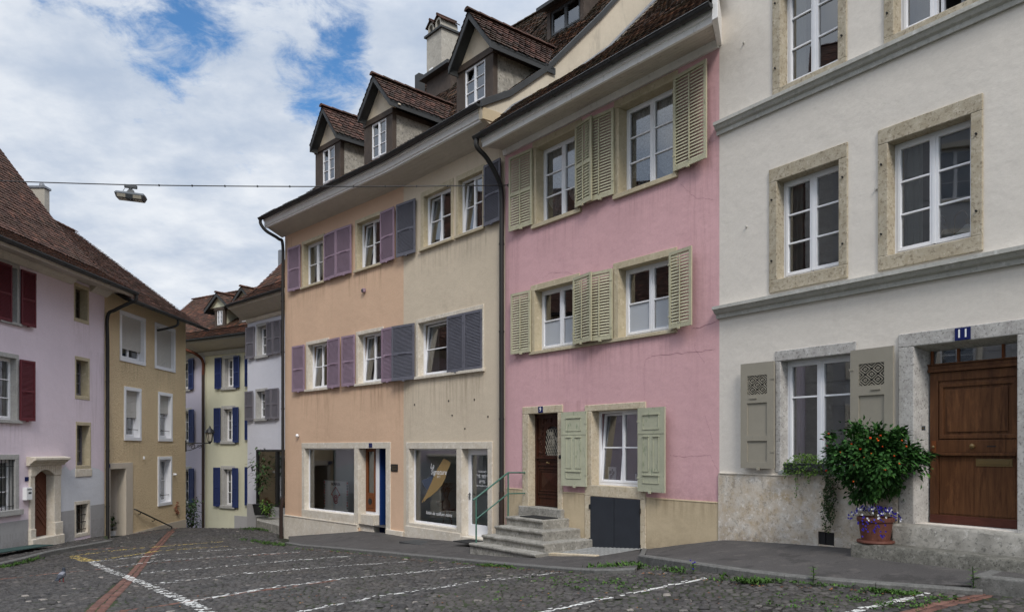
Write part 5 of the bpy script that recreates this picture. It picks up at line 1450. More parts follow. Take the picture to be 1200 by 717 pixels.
for p, q in zip(arc, arc[1:]): m.hexa([(p[0], -.08, p[1]), (q[0], -.08, q[1]), (q[0], .3, q[1]), (p[0], .3, p[1]), (p[0], -.08, zt), (q[0], -.08, zt), (q[0], .3, zt), (p[0], .3, zt)])
m.box(oa, da, -.08, .3, dz1 - .05, zt); m.box(db, ob - .02, -.08, .3, dz1 - .05, zt)
m.box(oa - .1, ob + .25, -.24, .1, dz0 - .16, dz0 + .0) if False else None
h.part(m, 'surround', 'pale_limestone', dr, bevel=.015)
m = h.mb(); m.extr([(0, zt), (-.1, zt), (-.13, zt + .07), (-.2, zt + .1), (-.22, zt + .14), (-.3, zt + .17), (-.3, zt + .24), (-.1, zt + .28), (0, zt + .28)], oa - .12, ob + .12)
h.part(m, 'door_hood', 'step_stone' if False else 'pale_limestone', dr, bevel=.008)
m = h.mb(); m.box(oa - .02, ob + .05, -.14, .25, dz0 - .4, dz0 - .005); h.part(m, 'threshold', 'pale_limestone', dr, bevel=.02)
# dado and repainted patch
zdd = h.z(80, 598); zpt = h.z(110, 551)
m = h.mb(); m.prism([(0, -2.2), (oa - .04, -2.2), (oa - .04, h.z(33, 608)), (0, h.z(5, 613) + .05)], -.012, .02)
m.box(ob + .04, hu(87), -.012, .02, -2.2, zdd); m.box(hu(106), LL - .02, -.012, .02, -2.2, zdd + .07)
h.part(m, 'dado', 'grey_dado', recalc=True)
m = h.mb()
pts = [(ob + .03, zdd), (hu(87), zdd), (hu(87), h.z(88, 588)), (hu(105.5), h.z(105, 588)), (hu(105.5), zdd), (LL - .05, zdd + .07)]
top = [(LL - .05, zpt - .1), (LL - .4, zpt + .05), (hu(107), zpt + .12), (hu(104), zpt + .1), (hu(89), zpt + .14), (hu(82), zpt + .02), (hu(76), zpt + .22), (hu(71), zpt + .05)]
q = pts + top; tri = tessellate_polygon([[Vector((x, z, 0)) for x, z in q]]); m.add([(x, -.004, z) for x, z in q], [tuple(t_) for t_ in tri])
h.part(m, 'repainted_patch', 'bluegrey_plaster')
# letter box and number
lbx = h.thing('letter_box', hu(29.5), -.004, h.z(29.5, 585.5), 'white letter box on the lilac wall left of the arched door', 'letter box')
m = MB(); m.box(-.14, .14, -.13, 0, 0, .38); m.build('box', 'white_enamel', lbx, bevel=.01)
m = MB(); m.box(-.1, .1, -.133, -.1302, .30, .33); m.box(-.05, .09, -.133, -.1302, .18, .24); m.build('slot', 'lamp_grey', lbx)
sg = h.thing('house_number_sign', hu(31), -.004, h.z(31, 563.5), 'dark blue enamel house number plate on the lilac wall above the letter box', 'number sign', 'house number plates')
m = MB(); m.box(-.09, .09, -.012, 0, 0, .13); m.build('plate', 'blue_enamel', sg, bevel=.004)
m = MB(); m.lathe([(.03, 0), (.03, .02), (.01, .03)], 0, 0, 10)
vt = h.thing('wall_vent', hu(40), -.004, h.z(40, 328), 'small dark vent box on the lilac wall beside the upper red shutter', 'vent')
m = MB(); m.box(-.06, .06, -.04, 0, 0, .2); m.build('housing', 'dark_pipe', vt, bevel=.005)
# roof
OL = .95
ezL = h.z(149, 338, OL)
profL0 = [(-OL, 0), (.3, .72), (1.5, 1.95), (2.9, 3.75), (3.8, 4.95), (5.6, 7.4)]
profL = [(y, z + ezL) for y, z in profL0]
sozL = h.z(110, 340)
h.wall('lilac_plaster', 0, LL, -2.5, sozL + .3, 9, .3)
h.room(.05, LL - .05, -1.8, sozL, [h.z(19, 520), h.z(20, 400)], .31, 2.6)
us1 = hu(85) - .1; us2 = hu(103) + .1
boards(h, None, 0, LL + .28, -OL + .1, ezL - .16, -.02, sozL + .1, 6, 'soffit_boards')
m = h.mb()
for xa, xb in ((0, us1), (us2, LL + .1)): m.extr([(-.2, sozL + .02), (-.05, sozL - .1), (-.0, sozL - .1), (0, sozL + .08), (-.25, sozL + .12)], xa, xb)
m.extr([(-OL + .06, ezL - .2), (-OL + .1, ezL - .2), (-OL + .1, ezL - .03), (-OL + .04, ezL - .03)], 0, LL + .3)
h.part(m, 'fascia', 'old_soffit', recalc=True)
rf = roof(h, profL, 0, LL + .32, 'roof_tiles_brown', w=.19, e=.17)
m = h.mb()
for p, q in zip(profL, profL[1:]): m.hexa([(LL + .3, p[0], p[1] - .12), (LL + .34, p[0], p[1] - .12), (LL + .34, q[0], q[1] - .12), (LL + .3, q[0], q[1] - .12), (LL + .3, p[0], p[1] + .03), (LL + .34, p[0], p[1] + .03), (LL + .34, q[0], q[1] + .03), (LL + .3, q[0], q[1] + .03)])
m.extr([(0, sozL)] + [(y, z - .05) for y, z in profL[1:]] + [(9, sozL)], LL - .25, LL - .02)
h.part(m, 'verge_board', 'roof_deck', recalc=True)
gutter(h, 0, LL + .36, -OL - .05, ezL - .05, .085)
yd = -.1; gz = ezL - .1
downpipe(h, smoothpts([(LL + .28, -OL - .05, gz), (LL + .28, -OL - .04, gz - .22), (LL + .22, -OL + .2, gz - .35), (LL + .05, -.35, gz - .62), (LL + .03, yd, gz - .85), (LL + .03, yd, gz - 2), (LL + .03, yd, 2), (LL + .03, yd, -2.2)], 5), .06, 'dark_pipe', [4, 1.5, -.5])
# sky light in the roof
m = h.mb(); u_ = hu(22, .0) - .2
py_ = 2.55; pz_ = profz(profL, py_); sx = (profL[3][1] - profL[2][1]) / (profL[3][0] - profL[2][0])
uu = 8.6
m.hexa([(uu, py_ - .25, pz_ - .25 * sx + .05), (uu + .5, py_ - .25, pz_ - .25 * sx + .05), (uu + .5, py_ + .25, pz_ + .25 * sx + .05), (uu, py_ + .25, pz_ + .25 * sx + .05), (uu, py_ - .25, pz_ - .25 * sx + .13), (uu + .5, py_ - .25, pz_ - .25 * sx + .13), (uu + .5, py_ + .25, pz_ + .25 * sx + .13), (uu, py_ + .25, pz_ + .25 * sx + .13)])
h.part(m, 'skylight', 'lead_flashing', rf)

Ta = House('tan_house', 'tan roughcast house with white window frames and roller blinds', (XL, 27.7), (XL, 34.6), -2.1)
h = Ta; hu = h.u
zA = ((h.z(140, 422) + h.z(181, 431)) / 2, (h.z(140, 362.5) + h.z(181, 378)) / 2); zB = ((h.z(145, 516) + h.z(185, 516)) / 2, (h.z(145, 452.5) + h.z(185, 459)) / 2)
zC = (h.z(184.5, 593), h.z(184.5, 535))
for i, (pl, pr, zz, bl) in enumerate(((140, 170, zA, .8), (181, 205, zA, 1.0), (145, 165, zB, .6), (185, 201.5, zB, .45), (184.5, 201, zC, 0))):
    a, b = hu(pl) + .14, hu(pr) - .12; z0_, z1_ = zz[0] + .12, zz[1] - .12
    h.hole(a, b, z0_, z1_); wn = sash(h, a, b, z0_, z1_, .2, 2, 2 if i < 2 or i > 3 else 1, .05, .08)
    surround(h, wn, a, b, z0_, z1_, .13, .13, .13, .13, 'white_frame', .03, .22, bevel=.006)
    if bl:
        m = h.mb(); zb_ = z1_ - (z1_ - z0_) * bl; n = int((z1_ - zb_) / .055)
        for k in range(n): zc = z1_ - (k + 1) * .055; m.extr([(.12, zc + .002), (.112, zc + .027), (.12, zc + .053), (.13, zc + .053), (.13, zc + .002)], a + .01, b - .01)
        h.part(m, 'roller_blind', 'roller_blind', wn)
    m = h.mb()
    for zz_ in (z0_ + .3, ): m.tube([(a, .06, zz_), (b, .06, zz_)], .012, 6); m.tube([(a + .05, .06, zz_), (a + .1, .05, zz_ + .07), ((a + b) / 2, .06, zz_)], .009, 5)
    if i in (2, 3, 4): h.part(m, 'window_guard', 'black_iron', wn)
a, b = hu(128.5), hu(147); z0_, z1_ = -1.9, h.z(130, 549.5); h.hole(a, b, z0_, z1_)
m = h.mb(); m.box(hu(126), a + .006, -.03, 1.0, -2.2, z1_); m.box(b - .006, hu(155), -.03, .3, -2.2, z1_); m.box(hu(126), hu(155), -.032, .3, z1_ - .004, z1_ + .22)
m2 = h.mb(); m2.box(b + .0, b + .05, .3, 1.6, -2, z1_); m2.box(a - .05, a, .3, 1.6, -2, z1_); m2.box(a, b, 1.5, 1.55, -2, z1_); m2.box(a - .02, b + .05, .28, 1.55, z1_, z1_ + .04); m2.box(a, b, .0, 1.5, -2.2, -1.72)
po = h.part(m2, 'porch', 'recess_plaster'); h.part(m, 'surround', 'tan_smooth', po, bevel=.01)
OT = .72; ezT = (h.z(148, 347, OT) + h.z(238, 384, OT)) / 2
profT = [(-OT, ezT), (.5, ezT + .82), (3.8, ezT + 3.3), (5.2, ezT + 4.35)]
sozT = ezT - .02
h.wall('tan_roughcast', 0, h.L, -3.2, ezT + .42, 9, .3)
h.room(.05, h.L - .05, -1.4, ezT, [zB[0] - 1, zA[0] - .9], .31, 2.6)
m = h.mb(); m.prism([(hu(155) + .02, -3), (h.L, -3), (h.L, h.z(218, 608)), (hu(200), h.z(200, 612)), (hu(155) + .02, h.z(155, 624.5))], -.03, .02); h.part(m, 'plinth', 'tan_smooth', recalc=True)
m = h.mb()
x = .1
while x < h.L + .3:
    m.hexa([(x, -OT + .05, ezT - .12), (x + .09, -OT + .05, ezT - .12), (x + .09, .05, ezT + .38), (x, .05, ezT + .38), (x, -OT + .05, ezT - .02), (x + .09, -OT + .05, ezT - .02), (x + .09, .05, ezT + .5), (x, .05, ezT + .5)]); x += .72
h.part(m, 'rafter_tails', 'old_soffit')
rf = roof(h, profT, -.02, h.L + .5, 'roof_tiles_brown', w=.19, e=.17)
gutter(h, .1, h.L + .55, -OT - .05, ezT - .05, .075)
m = h.mb(); m.extr([(.0, ezT + .1)] + [(y, z - .05) for y, z in profT[1:]] + [(9, ezT + .4)], h.L - .25, h.L - .02); h.part(m, 'gable', 'tan_roughcast', recalc=True)
m = h.mb(); uu = h.L * .58; m.tube(smoothpts([(uu + .35, -OT - .05, ezT - .1), (uu + .35, -OT, ezT - .35), (uu + .2, -.4, ezT - .5), (uu, -.05, ezT - .62)]), .05, 8); h.part(m, 'downpipe', 'dark_pipe', smooth=40)
# coping and chimney on this roof
m = h.mb(); 
yy0, yy1 = 1.5, 3.7
m.hexa([(.1, yy0, profz(profT, yy0) + .0), (.5, yy0, profz(profT, yy0) + .0), (.5, yy1, profz(profT, yy1) + .0), (.1, yy1, profz(profT, yy1) + .0), (.1, yy0, profz(profT, yy0) + .35), (.5, yy0, profz(profT, yy0) + .35), (.5, yy1, profz(profT, yy1) + .3), (.1, yy1, profz(profT, yy1) + .3)]); h.part(m, 'roof_coping', 'charcoal_board', rf)
xc = 3.05; uc_ = 1.7
zt = 11.65
xc = 3.2; m = h.mb(); m.box(uc_, uc_ + .34, xc, xc + .58, profz(profT, xc) - .6, zt - .1); ch = h.part(m, 'chimney', 'lead_flashing' if False else 'chimney_plaster', bevel=.02)
m = h.mb(); m.box(uc_ - .04, uc_ + .38, xc - .04, xc + .62, zt - .1, zt - .02); m.lathe([(.1, zt - .02), (.09, zt + .1), (.07, zt + .14)], uc_ + .17, xc + .2, 12); h.part(m, 'chimney_cap', 'lead_flashing', ch)
# number plate, sensors, handrail, graffiti
sg = h.thing('house_number_sign', hu(126.2), -.04, h.z(126, 548), 'dark blue enamel house number plate at the corner of the tan doorway', 'number sign', 'house number plates')
m = MB(); m.box(-.09, .09, -.012, 0, 0, .14); m.build('plate', 'blue_enamel', sg, bevel=.004)
sn = h.thing('motion_sensor', hu(167.5), -.01, h.z(167, 538), 'small white sensor high on the tan roughcast wall above the doorway', 'sensor')
m = MB(); m.box(-.04, .04, -.06, 0, 0, .12); m.build('housing', 'white_enamel', sn, bevel=.015)
sn = h.thing('wall_light', hu(203), -.01, h.z(203, 557), 'small white wall light beside the ground floor window of the tan house', 'wall light')
m = MB(); m.box(-.04, .04, -.05, 0, 0, .1); m.build('housing', 'white_enamel', sn, bevel=.015); m = MB(); m.blob((0, -.08, .05), .07, .07, .05, 10, 6); m.build('globe', 'white_enamel', sn, smooth=50)
hr = h.thing('handrail', hu(156), -.02, h.z(156, 597), 'sloping black iron handrail along the foot of the tan roughcast wall', 'handrail')
hx = hu(198) - hu(156); hzz = h.z(198, 617) - h.z(156, 597)
m = MB(); m.tube([(0, -.02, .02), (0, -.1, 0), (hx, -.1, hzz), (hx, -.1, hzz - .12)], .028, 8); m.build('rail', 'black_iron', hr)
for f_ in (.12, .5): m = MB(); m.tube([(hx * f_, -.1, hzz * f_), (hx * f_, -.06, hzz * f_ - .1), (hx * f_, .02, hzz * f_ - .1)], .016, 6); m.build('bracket', 'black_iron', hr)
gr = h.mb()
for (pts) in ([(206, 588), (208, 589), (205, 592), (209, 593)], [(203, 595), (206, 594), (205, 598), (209, 600)], [(207, 597), (208, 602), (205, 600)]):
    P = [(hu(x), -.04, h.z(x, y)) for x, y in pts]; gr.tube(smoothpts(P, 4), .022, 5)
h.part(gr, 'graffiti', 'graffiti')
hz_ = h.z(166, 536)

# ------------------------------------------------------------------ far end of the lane
dD = np.array([1.5, -1.0]); dD /= np.linalg.norm(dD)
pD = np.array([(240 - CX) / F * 39, 39.0]); pD0 = pD - dD * 4.6; pD1 = pD + dD * 7
Ye = House('yellow_house', 'pale yellow house with deep blue shutters at the end of the lane', pD, pD1, -3.6)
Bl = House('pale_violet_house', 'pale violet house with deep blue shutters beside the lane end drainpipe', pD0, pD, -3.6)
def bwin(h, sl, sr, wx, yt, yb, ss, head=.22):
    """blue-shuttered window: pixel spans of left shutter, right shutter, sash"""
    a, b = h.u(wx[0]), h.u(wx[1]); z0_, z1_ = h.z(wx[0], yb), h.z(wx[0], yt)
    h.hole(a, b, z0_, z1_); wn = sash(h, a, b, z0_, z1_, .2, 3, 2, .05, .08, .03)
    surround(h, wn, a, b, z0_, z1_, .2, .14, .17, 0, 'grey_sill', .02, .22)
    sill(h, wn, a - .24, b + .2, z0_ + .01, 'grey_sill', .08, .14, .2)
    curtain(h, wn, a + .06, a + .25, z0_ + .06, z1_ - .06, .34, 'lace_curtain', .03, 3); curtain(h, wn, b - .3, b - .06, z0_ + .06, z1_ - .06, .34, 'lace_curtain', .03, 3)
    if sl: w_ = h.u(sl[1]) - h.u(sl[0]); shutter(h, wn, h.u(sl[1]), w_, z0_ - .05, z1_ + .08, -1, 'fine_louvre', 'blue_shutter', 4)
    if sr: w_ = h.u(sr[1]) - h.u(sr[0]); shutter(h, wn, h.u(sr[0]), w_, z0_ - .05, z1_ + .08, 1, 'fine_louvre', 'blue_shutter', 4)
    return wn
for (ty, by, d) in ((420.5, 454, 1), (479.5, 517, 0), (549.5, 592, -.5)):
    bwin(Ye, (252.5 + d, 259.5 + d), (274 + d, 281.3 + d), (262.5 + d, 274 + d), ty, by, None)
for (ty, by) in ((418, 451), (478, 514), (549, 591)):
    bwin(Ye, (288.8, 296), (311, 318), (299, 311), ty, by, None)
for (ty, by, d) in ((423.5, 456, 0), (482, 517.5, .5), (550, 589, .5)):
    bwin(Bl, None, (222 + d, 228.3 + d), (212 + d, 222.0 + d), ty, by, None)
OD = .9
ezD = (Ye.z(291, 387.5, OD) + Ye.z(240, 396, OD)) / 2; sozD = ezD - .55
profD = [(-OD, ezD), (.6, ezD + .62), (2.6, ezD + 2.0), (5.4, ezD + 3.95)]
for h, mt in ((Ye, 'yellow_plaster'), (Bl, 'pale_lilac_plaster')):
    ua = 0; ub = h.L
    h.wall(mt, ua, ub, -5, sozD + .06, 10, .3)
    h.room(.05, ub - .05, -3.4, sozD, [h.z(262, 530) if h is Ye else -.2, h.z(262, 468) if h is Ye else 3.2], .32, 3)
    boards(h, None, ua, ub, -OD + .06, ezD - .18, -.0, sozD, 5, 'soffit_boards')
    m = h.mb(); m.extr([(-OD + .02, ezD - .2), (-OD + .06, ezD - .2), (-OD + .06, ezD - .0), (-OD + .02, ezD - .0)], ua, ub)
    m.extr([(-.14, sozD - .02), (0, sozD - .02), (0, sozD - .22), (-.05, sozD - .22)], ua, ub); h.part(m, 'fascia', 'grey_sill', recalc=True)
    gutter(h, ua, ub, -OD - .05, ezD - .05, .08, joints=False)
roof(Ye, profD, 0, Ye.L, 'roof_tiles_red', w=.2, e=.2)
uhip = Bl.u(226, -5.4); roof(Bl, profD, -.9, Bl.L, 'roof_tiles_red', ul=lambda f_: -.9 + f_ * (uhip + .9), w=.2, e=.2)
h = Ye; gz = ezD - .1
downpipe(h, smoothpts([(-.5, -OD - .05, gz), (-.5, -OD, gz - .3), (-.1, -.5, gz - .55), (.0, -.12, gz - .9), (.0, -.1, gz - 1.6)], 5), .075, 'copper_pipe')
m = h.mb(); m.tube([(0, -.1, gz - 1.6), (0, -.1, -3.9)], .07, 10); h.part(m, 'downpipe', 'brown_pipe', smooth=40)
m = h.mb(); m.box(h.u(275), h.L, -.02, .02, -5, h.z(280, 604)); h.part(m, 'plinth', 'grey_dado')
def ddorm(apx, wpx, wy, lx, rx, yy):
    h = Ye; of, ow = -.75, -.95
    uc = h.u(apx[0], of); zap = h.z(apx[0], apx[1], of); zle = h.z(lx[0], lx[1], of); wr = (h.u(rx, of) - h.u(lx[0], of)) / 2
    a, b = h.u(wpx[0], ow), h.u(wpx[1], ow); uc = (a + b) / 2
    dormer(h, profD, uc, (b - a) / 2 + .18, -of, -ow, zle, zap, wr, (a, b, h.z(wpx[0], wy[1], ow), h.z(wpx[0], wy[0], ow)), gmat='yellow_plaster', cmat='yellow_plaster', tmat='roof_tiles_red', e=.2)
ddorm((255.5, 343), (254, 260.5), (364, 380.5), (243.5, 363), 273, 0)
ddorm((284, 336), (283, 289.5), (358.5, 376), (271, 357), 299, 0)

dE = np.array([(-280 - CX) / F, 1.0]); k = (333 - CX) / F; pEr = np.array([k * 31, 31.0]); 
t_ = ((290 - CX) / F * pEr[1] - pEr[0]) / (dE[0] - (290 - CX) / F); pEl = pEr + dE * t_; uE = (pEr - pEl) / np.linalg.norm(pEr - pEl)
Ew = House('pale_white_house', 'narrow white house with grey shutters and a dark framed shop window', pEl, pEr + uE * 1.2, -2.6)
h = Ew; hu = h.u
for (sl, sr, sr2, wx, ty, by) in (((291, 299.5), (314, 322), (322.5, 330.5), (302, 314), 381, 417.5), ((290, 298), (312.5, 320), (320.5, 328), (301, 312.5), 457, 490.5)):
    a, b = hu(wx[0]), hu(wx[1]); z0_, z1_ = h.z(wx[0], by), h.z(wx[0], ty + 2)
    h.hole(a, b, z0_, z1_); wn = sash(h, a, b, z0_, z1_, .2, 3, 2, .05, .08, .03); surround(h, wn, a, b, z0_, z1_, .1, .08, .12, 0, 'grey_shutter' if False else 'grey_sill', .02, .22); sill(h, wn, a - .14, b + .12, z0_ + .01, 'grey_sill', .08, .12, .2)
    shutter(h, wn, hu(sl[1]), hu(sl[1]) - hu(sl[0]), z0_ - .05, z1_ + .05, -1, 'fine_louvre', 'grey_shutter', 5)
    shutter(h, wn, hu(sr[0]), hu(sr[1]) - hu(sr[0]), z0_ - .05, z1_ + .05, 1, 'fine_louvre', 'grey_shutter', 4)
    a2 = hu(sr2[1]) + .06; 
    shutter(h, wn, hu(sr2[1]), hu(sr2[1]) - hu(sr2[0]), z0_ - .05, z1_ + .05, -1, 'fine_louvre', 'grey_shutter', 4)
a, b = hu(300.5), hu(333) + .5; z0_, z1_ = h.z(301, 591), h.z(301, 526.5); h.hole(a, b, z0_, z1_)
m = h.mb(); x = hu(324)
for xa, xb in ((a, a + .09), (x - .07, x + .09), (b - .1, b)): m.box(xa, xb, -.02, .1, z0_, z1_)
m.box(a, b, -.021, .1, z1_ - .09, z1_); m.box(a, b, -.021, .1, z0_, z0_ + .09)
sw = h.part(m, 'shop_window', 'black_iron'); m = h.mb(); m.quad((a, .04, z0_), (b, .04, z0_), (b, .04, z1_), (a, .04, z1_)); h.part(m, 'pane', 'sky_glass', sw)
ezE = h.z(331, 336.5, .65); sozE = h.z(300, 372); OE = .65
ezE = (ezE + h.z(279, 353.5, .65)) / 2
profE = [(-OE, ezE), (.5, ezE + .75), (2.2, ezE + 2.6), (4.2, ezE + 5.2)]
h.wall('pale_white_plaster', 0, h.L, -4, sozE + .05, 8, .25)
h.room(.05, h.L - .05, -2.2, sozE, [1.7, 4.2], .3, 3)
m = h.mb(); m.box(-.012, hu(300) - .02, -.02, .05, -4, h.z(295, 590)); m.box(hu(300) - .02, h.L, -.02, .05, -4, z0_ - .01); h.part(m, 'plinth', 'grey_dado')
boards(h, None, -.5, h.L, -OE + .05, ezE - .2, .0, sozE, 5, 'soffit_boards')
m = h.mb(); m.extr([(-OE + .02, ezE - .22), (-OE + .06, ezE - .22), (-OE + .06, ezE), (-OE + .02, ezE)], -.5, h.L); m.extr([(-.1, sozE - .02), (0, sozE - .02), (0, sozE - .16), (-.04, sozE - .16)], 0, h.L)
m.box(-.5, -.46, -OE, .3, ezE - .22, ezE); h.part(m, 'fascia', 'pale_limestone', recalc=True)
gutter(h, -.55, h.L, -OE - .05, ezE - .05, .075, joints=False)
rf = roof(h, profE, -.5, h.L, 'roof_tiles_red', ul=lambda f_: -.5 + f_ * .35, w=.2, e=.2)
m = h.mb(); uu = hu(327, -3.0); zz = h.z(327, 293, -3.0); m.box(uu - .1, uu + .1, 3, 3.25, zz - 1.3, zz); h.part(m, 'vent_pipe', 'lead_flashing', rf)

# stone house farther up the left row (outside the frame; its front shows in the window reflections)
St = House('stone_house', 'grey rusticated stone house continuing the left row toward the viewer', (XL, -3.0), (XL, 13.0), -.6)
h = St
for z0_ in (1.2, 4.4, 7.6, 10.8):
    for u_ in (1.2, 4.2, 7.2, 10.2, 13.2):
        h.hole(u_, u_ + 1.2, z0_, z0_ + 1.9); wn = sash(h, u_, u_ + 1.2, z0_, z0_ + 1.9, .2, 3, 2)
        surround(h, wn, u_, u_ + 1.2, z0_, z0_ + 1.9, .16, .16, .2, .15, 'pale_limestone', .04, .22)
m = h.mb()
for i in range(40):
    z = -.5 + i * .36; m.box(0.0, 1.0, -.03, .01, z, z + .33); m.box(15.0, 16, -.03, .01, z, z + .33)
h.part(m, 'quoins', 'grey_limestone')
m = h.mb()
for i in range(14):
    for u_ in range(5): m.box(2.55 + u_ * 3, 4.0 + u_ * 3, -.02, .01, .4 + i * .95, 1.32 + i * .95 - .03)
h.part(m, 'wall_panels', 'grey_dado')
h.wall('old_house_stone', 0, 16, -1.6, 14.5, 8, .3); h.room(.05, 15.9, -.5, 10, [3.6, 6.8], .32, 2.5)
roof(h, [(-.8, 14.4), (1.5, 15.9), (5.5, 20)], 0, 16, 'roof_tiles_brown', w=.24, e=.24)

# rain streaks below the sills and grime above the ground, as stains in the plaster itself (local wall coordinates)
def drips(h, mat, spots, strength=.5, base=None):
    t = MATS[mat]; nt_ = t.node_tree; b = next(n for n in nt_.nodes if n.type == 'BSDF_PRINCIPLED'); src = b.inputs['Base Color'].links[0].from_socket
    def nn(ty, **kw):
        x = nt_.nodes.new(ty)
        for k, v in kw.items(): setattr(x, k, v)
        return x
    tc_ = next(n for n in nt_.nodes if n.type == 'TEX_COORD'); sp_ = nn('ShaderNodeSeparateXYZ'); nt_.links.new(tc_.outputs['Object'], sp_.inputs[0])
    def mr_(v, a, b_, c=0, d=1):
        x = nn('ShaderNodeMapRange', interpolation_type='SMOOTHSTEP')
        for i, q in ((1, a), (2, b_), (3, c), (4, d)): x.inputs[i].default_value = q
        nt_.links.new(v, x.inputs[0]); return x.outputs[0]
    def mm_(op, a, b_):
        x = nn('ShaderNodeMath', operation=op)
        for i, v in ((0, a), (1, b_)):
            if hasattr(v, 'is_linked'): nt_.links.new(v, x.inputs[i])
            else: x.inputs[i].default_value = v
        return x.outputs[0]
    mp = nn('ShaderNodeMapping'); mp.inputs['Scale'].default_value = (9, 9, .55); nt_.links.new(tc_.outputs['Object'], mp.inputs[0])
    nz = nn('ShaderNodeTexNoise'); nz.inputs['Scale'].default_value = 1; nz.inputs['Detail'].default_value = 6; nz.inputs['Roughness'].default_value = .7; nt_.links.new(mp.outputs[0], nz.inputs[0]); streak = mr_(nz.outputs[0], .42, .72)
    tot = None
    for (x0, x1, zt_, ln) in spots:
        zt_ -= h.zb
        m_ = mm_('MULTIPLY', mm_('MULTIPLY', mr_(sp_.outputs[0], x0 - .12, x0 + .06), mr_(sp_.outputs[0], x1 + .12, x1 - .06)), mm_('MULTIPLY', mr_(sp_.outputs[2], zt_ - ln, zt_), mr_(sp_.outputs[2], zt_ + .02, zt_ - .02)))
        tot = m_ if tot is None else mm_('MAXIMUM', tot, m_)
    fac = mm_('MULTIPLY', tot, streak)
    if base is not None:
        n2_ = nn('ShaderNodeTexNoise'); n2_.inputs['Scale'].default_value = 3.5; n2_.inputs['Detail'].default_value = 7; n2_.inputs['Roughness'].default_value = .75; nt_.links.new(tc_.outputs['Object'], n2_.inputs[0])
        g_ = mm_('MULTIPLY', mr_(sp_.outputs[2], base - h.zb + .55, base - h.zb), mr_(n2_.outputs[0], .35, .62)); fac = mm_('MAXIMUM', fac, g_)
    mx_ = nn('ShaderNodeMix', data_type='RGBA', blend_type='MULTIPLY'); nt_.links.new(mm_('MULTIPLY', fac, strength), mx_.inputs[0]); nt_.links.new(src, mx_.inputs[6]); mx_.inputs[7].default_value = (.42, .38, .34, 1); nt_.links.new(mx_.outputs[2], b.inputs['Base Color'])
P_ = Pe.u
drips(Pe, 'peach_plaster', [(P_(349), P_(381), z30 - .08, .8), (P_(409), P_(447), z30 - .08, .9), (P_(354), P_(385), z20 - .08, 1.3), (P_(412), P_(449), z20 - .08, 1.3), (0, .5, 9, 7), (Pe.L - .9, Pe.L, Pe.z(470, 440), 2.4)], .6)
P_ = Cr.u
drips(Cr, 'cream_plaster', [(P_(486), P_(570), c3[2] - .08, .9), (P_(482), P_(567), c2[2] - .08, 1.4), (0, .5, c2[2], 2.5), (Cr.L - .5, Cr.L, 9, 3)], .6)
P_ = Pk.u
drips(Pk, 'pink_plaster', [(UL[0], UL[1], zu0 - .08, 1.0), (UR[0], UR[1], zu0 - .08, .9), (ML[0], MR[1], zm0 - .07, 1.1), (P_(655), P_(690), Pk.z(670, 470), .9), (Pk.L - .7, Pk.L, 8, 7), (0, .5, 7, 6)], .38, base=.6)
drips(Pk, 'beige_dado', [(0, 6.3, .64, .5)], .5, base=-.45)
drips(Wh, 'plinth_stone', [(0, 9, pz, .3)], .5, base=.0)
drips(Li, 'lilac_plaster', [(Li.u(86) - .1, Li.u(105), Li.z(95, 376), 1.6), (Li.u(88), Li.u(105), Li.z(95, 467), 1.0), (Li.u(-40), Li.u(26), Li.z(10, 495), 1.3), (LL - 1, LL, 5, 6)], .4)
drips(Li, 'grey_dado', [(0, LL, -.9, .5)], .4, base=-1.4)
drips(Ta, 'tan_roughcast', [(Ta.u(140), Ta.u(170), zA[0], 1.0), (Ta.u(181), Ta.u(205), zA[0], 1.0), (Ta.u(145), Ta.u(165), zB[0], 1.2), (Ta.u(185), Ta.u(202), zB[0], 1.0)], .45)

# ================================================================== GROUND
CP = np.array([
 (3.7, 13.0, -.12), (4.9, 11.2, -.02), (5.6, 9.9, .02), (1.7, 15.6, -.60), (-1.4, 19.4, -.93), (-3.0, 21.0, -1.03), (-8.0, 26.6, -1.60),
 (-5.1, 9.4, -.405), (-3.7, 9.2, -.36), (5.05, 8.75, -.10), (2.5, 11.4, -.22), (2.12, 13.0, -.38), (-.83, 15.5, -.72), (-3.29, 18.5, -.97), (-6.1, 22, -1.26),
 (0, 9, -.27), (0, 0, .08), (-10, 4, -.35), (8, 2, .2), (9, 7, .05), (-13.2, 20, -1.48), (-13.2, 22.2, -1.47), (-13.2, 25.5, -1.58), (-13.2, 14, -1.15),
 (-14.7, 29.7, -1.72), (-14.7, 34.6, -1.98), (-12, 32.5, -1.80), (-9.4, 30, -1.55), (-9.9, 32, -1.7), (-8.8, 15, -1.0), (-13, 39, -3.2), (-8, 38, -2.9), (-17, 39, -3.2), (-16, 2, -.5), (4, -3, .2), (-6, -3, 0)])
def tps_phi(r2): return .5 * r2 * np.log(np.maximum(r2, 1e-9))
_n = len(CP); _d2 = ((CP[:, None, :2] - CP[None, :, :2]) ** 2).sum(-1)
_K = tps_phi(_d2) + np.eye(_n) * 3.0; _P = np.c_[np.ones(_n), CP[:, :2]]
_A = np.r_[np.c_[_K, _P], np.c_[_P.T, np.zeros((3, 3))]]; _w = np.linalg.solve(_A, np.r_[CP[:, 2], np.zeros(3)])
def GZ(x, y):
    x = np.clip(np.asarray(x, float), -18, 10); y = np.clip(np.asarray(y, float), -3, 42); sh = x.shape
    x, y = x.ravel(), y.ravel(); out = np.empty_like(x)
    for i in range(0, len(x), 20000):
        a, b = x[i:i + 20000], y[i:i + 20000]
        r2 = (a[:, None] - CP[None, :, 0]) ** 2 + (b[:, None] - CP[None, :, 1]) ** 2
        out[i:i + 20000] = tps_phi(r2) @ _w[:_n] + _w[_n] + _w[_n + 1] * a + _w[_n + 2] * b
    return out.reshape(sh)
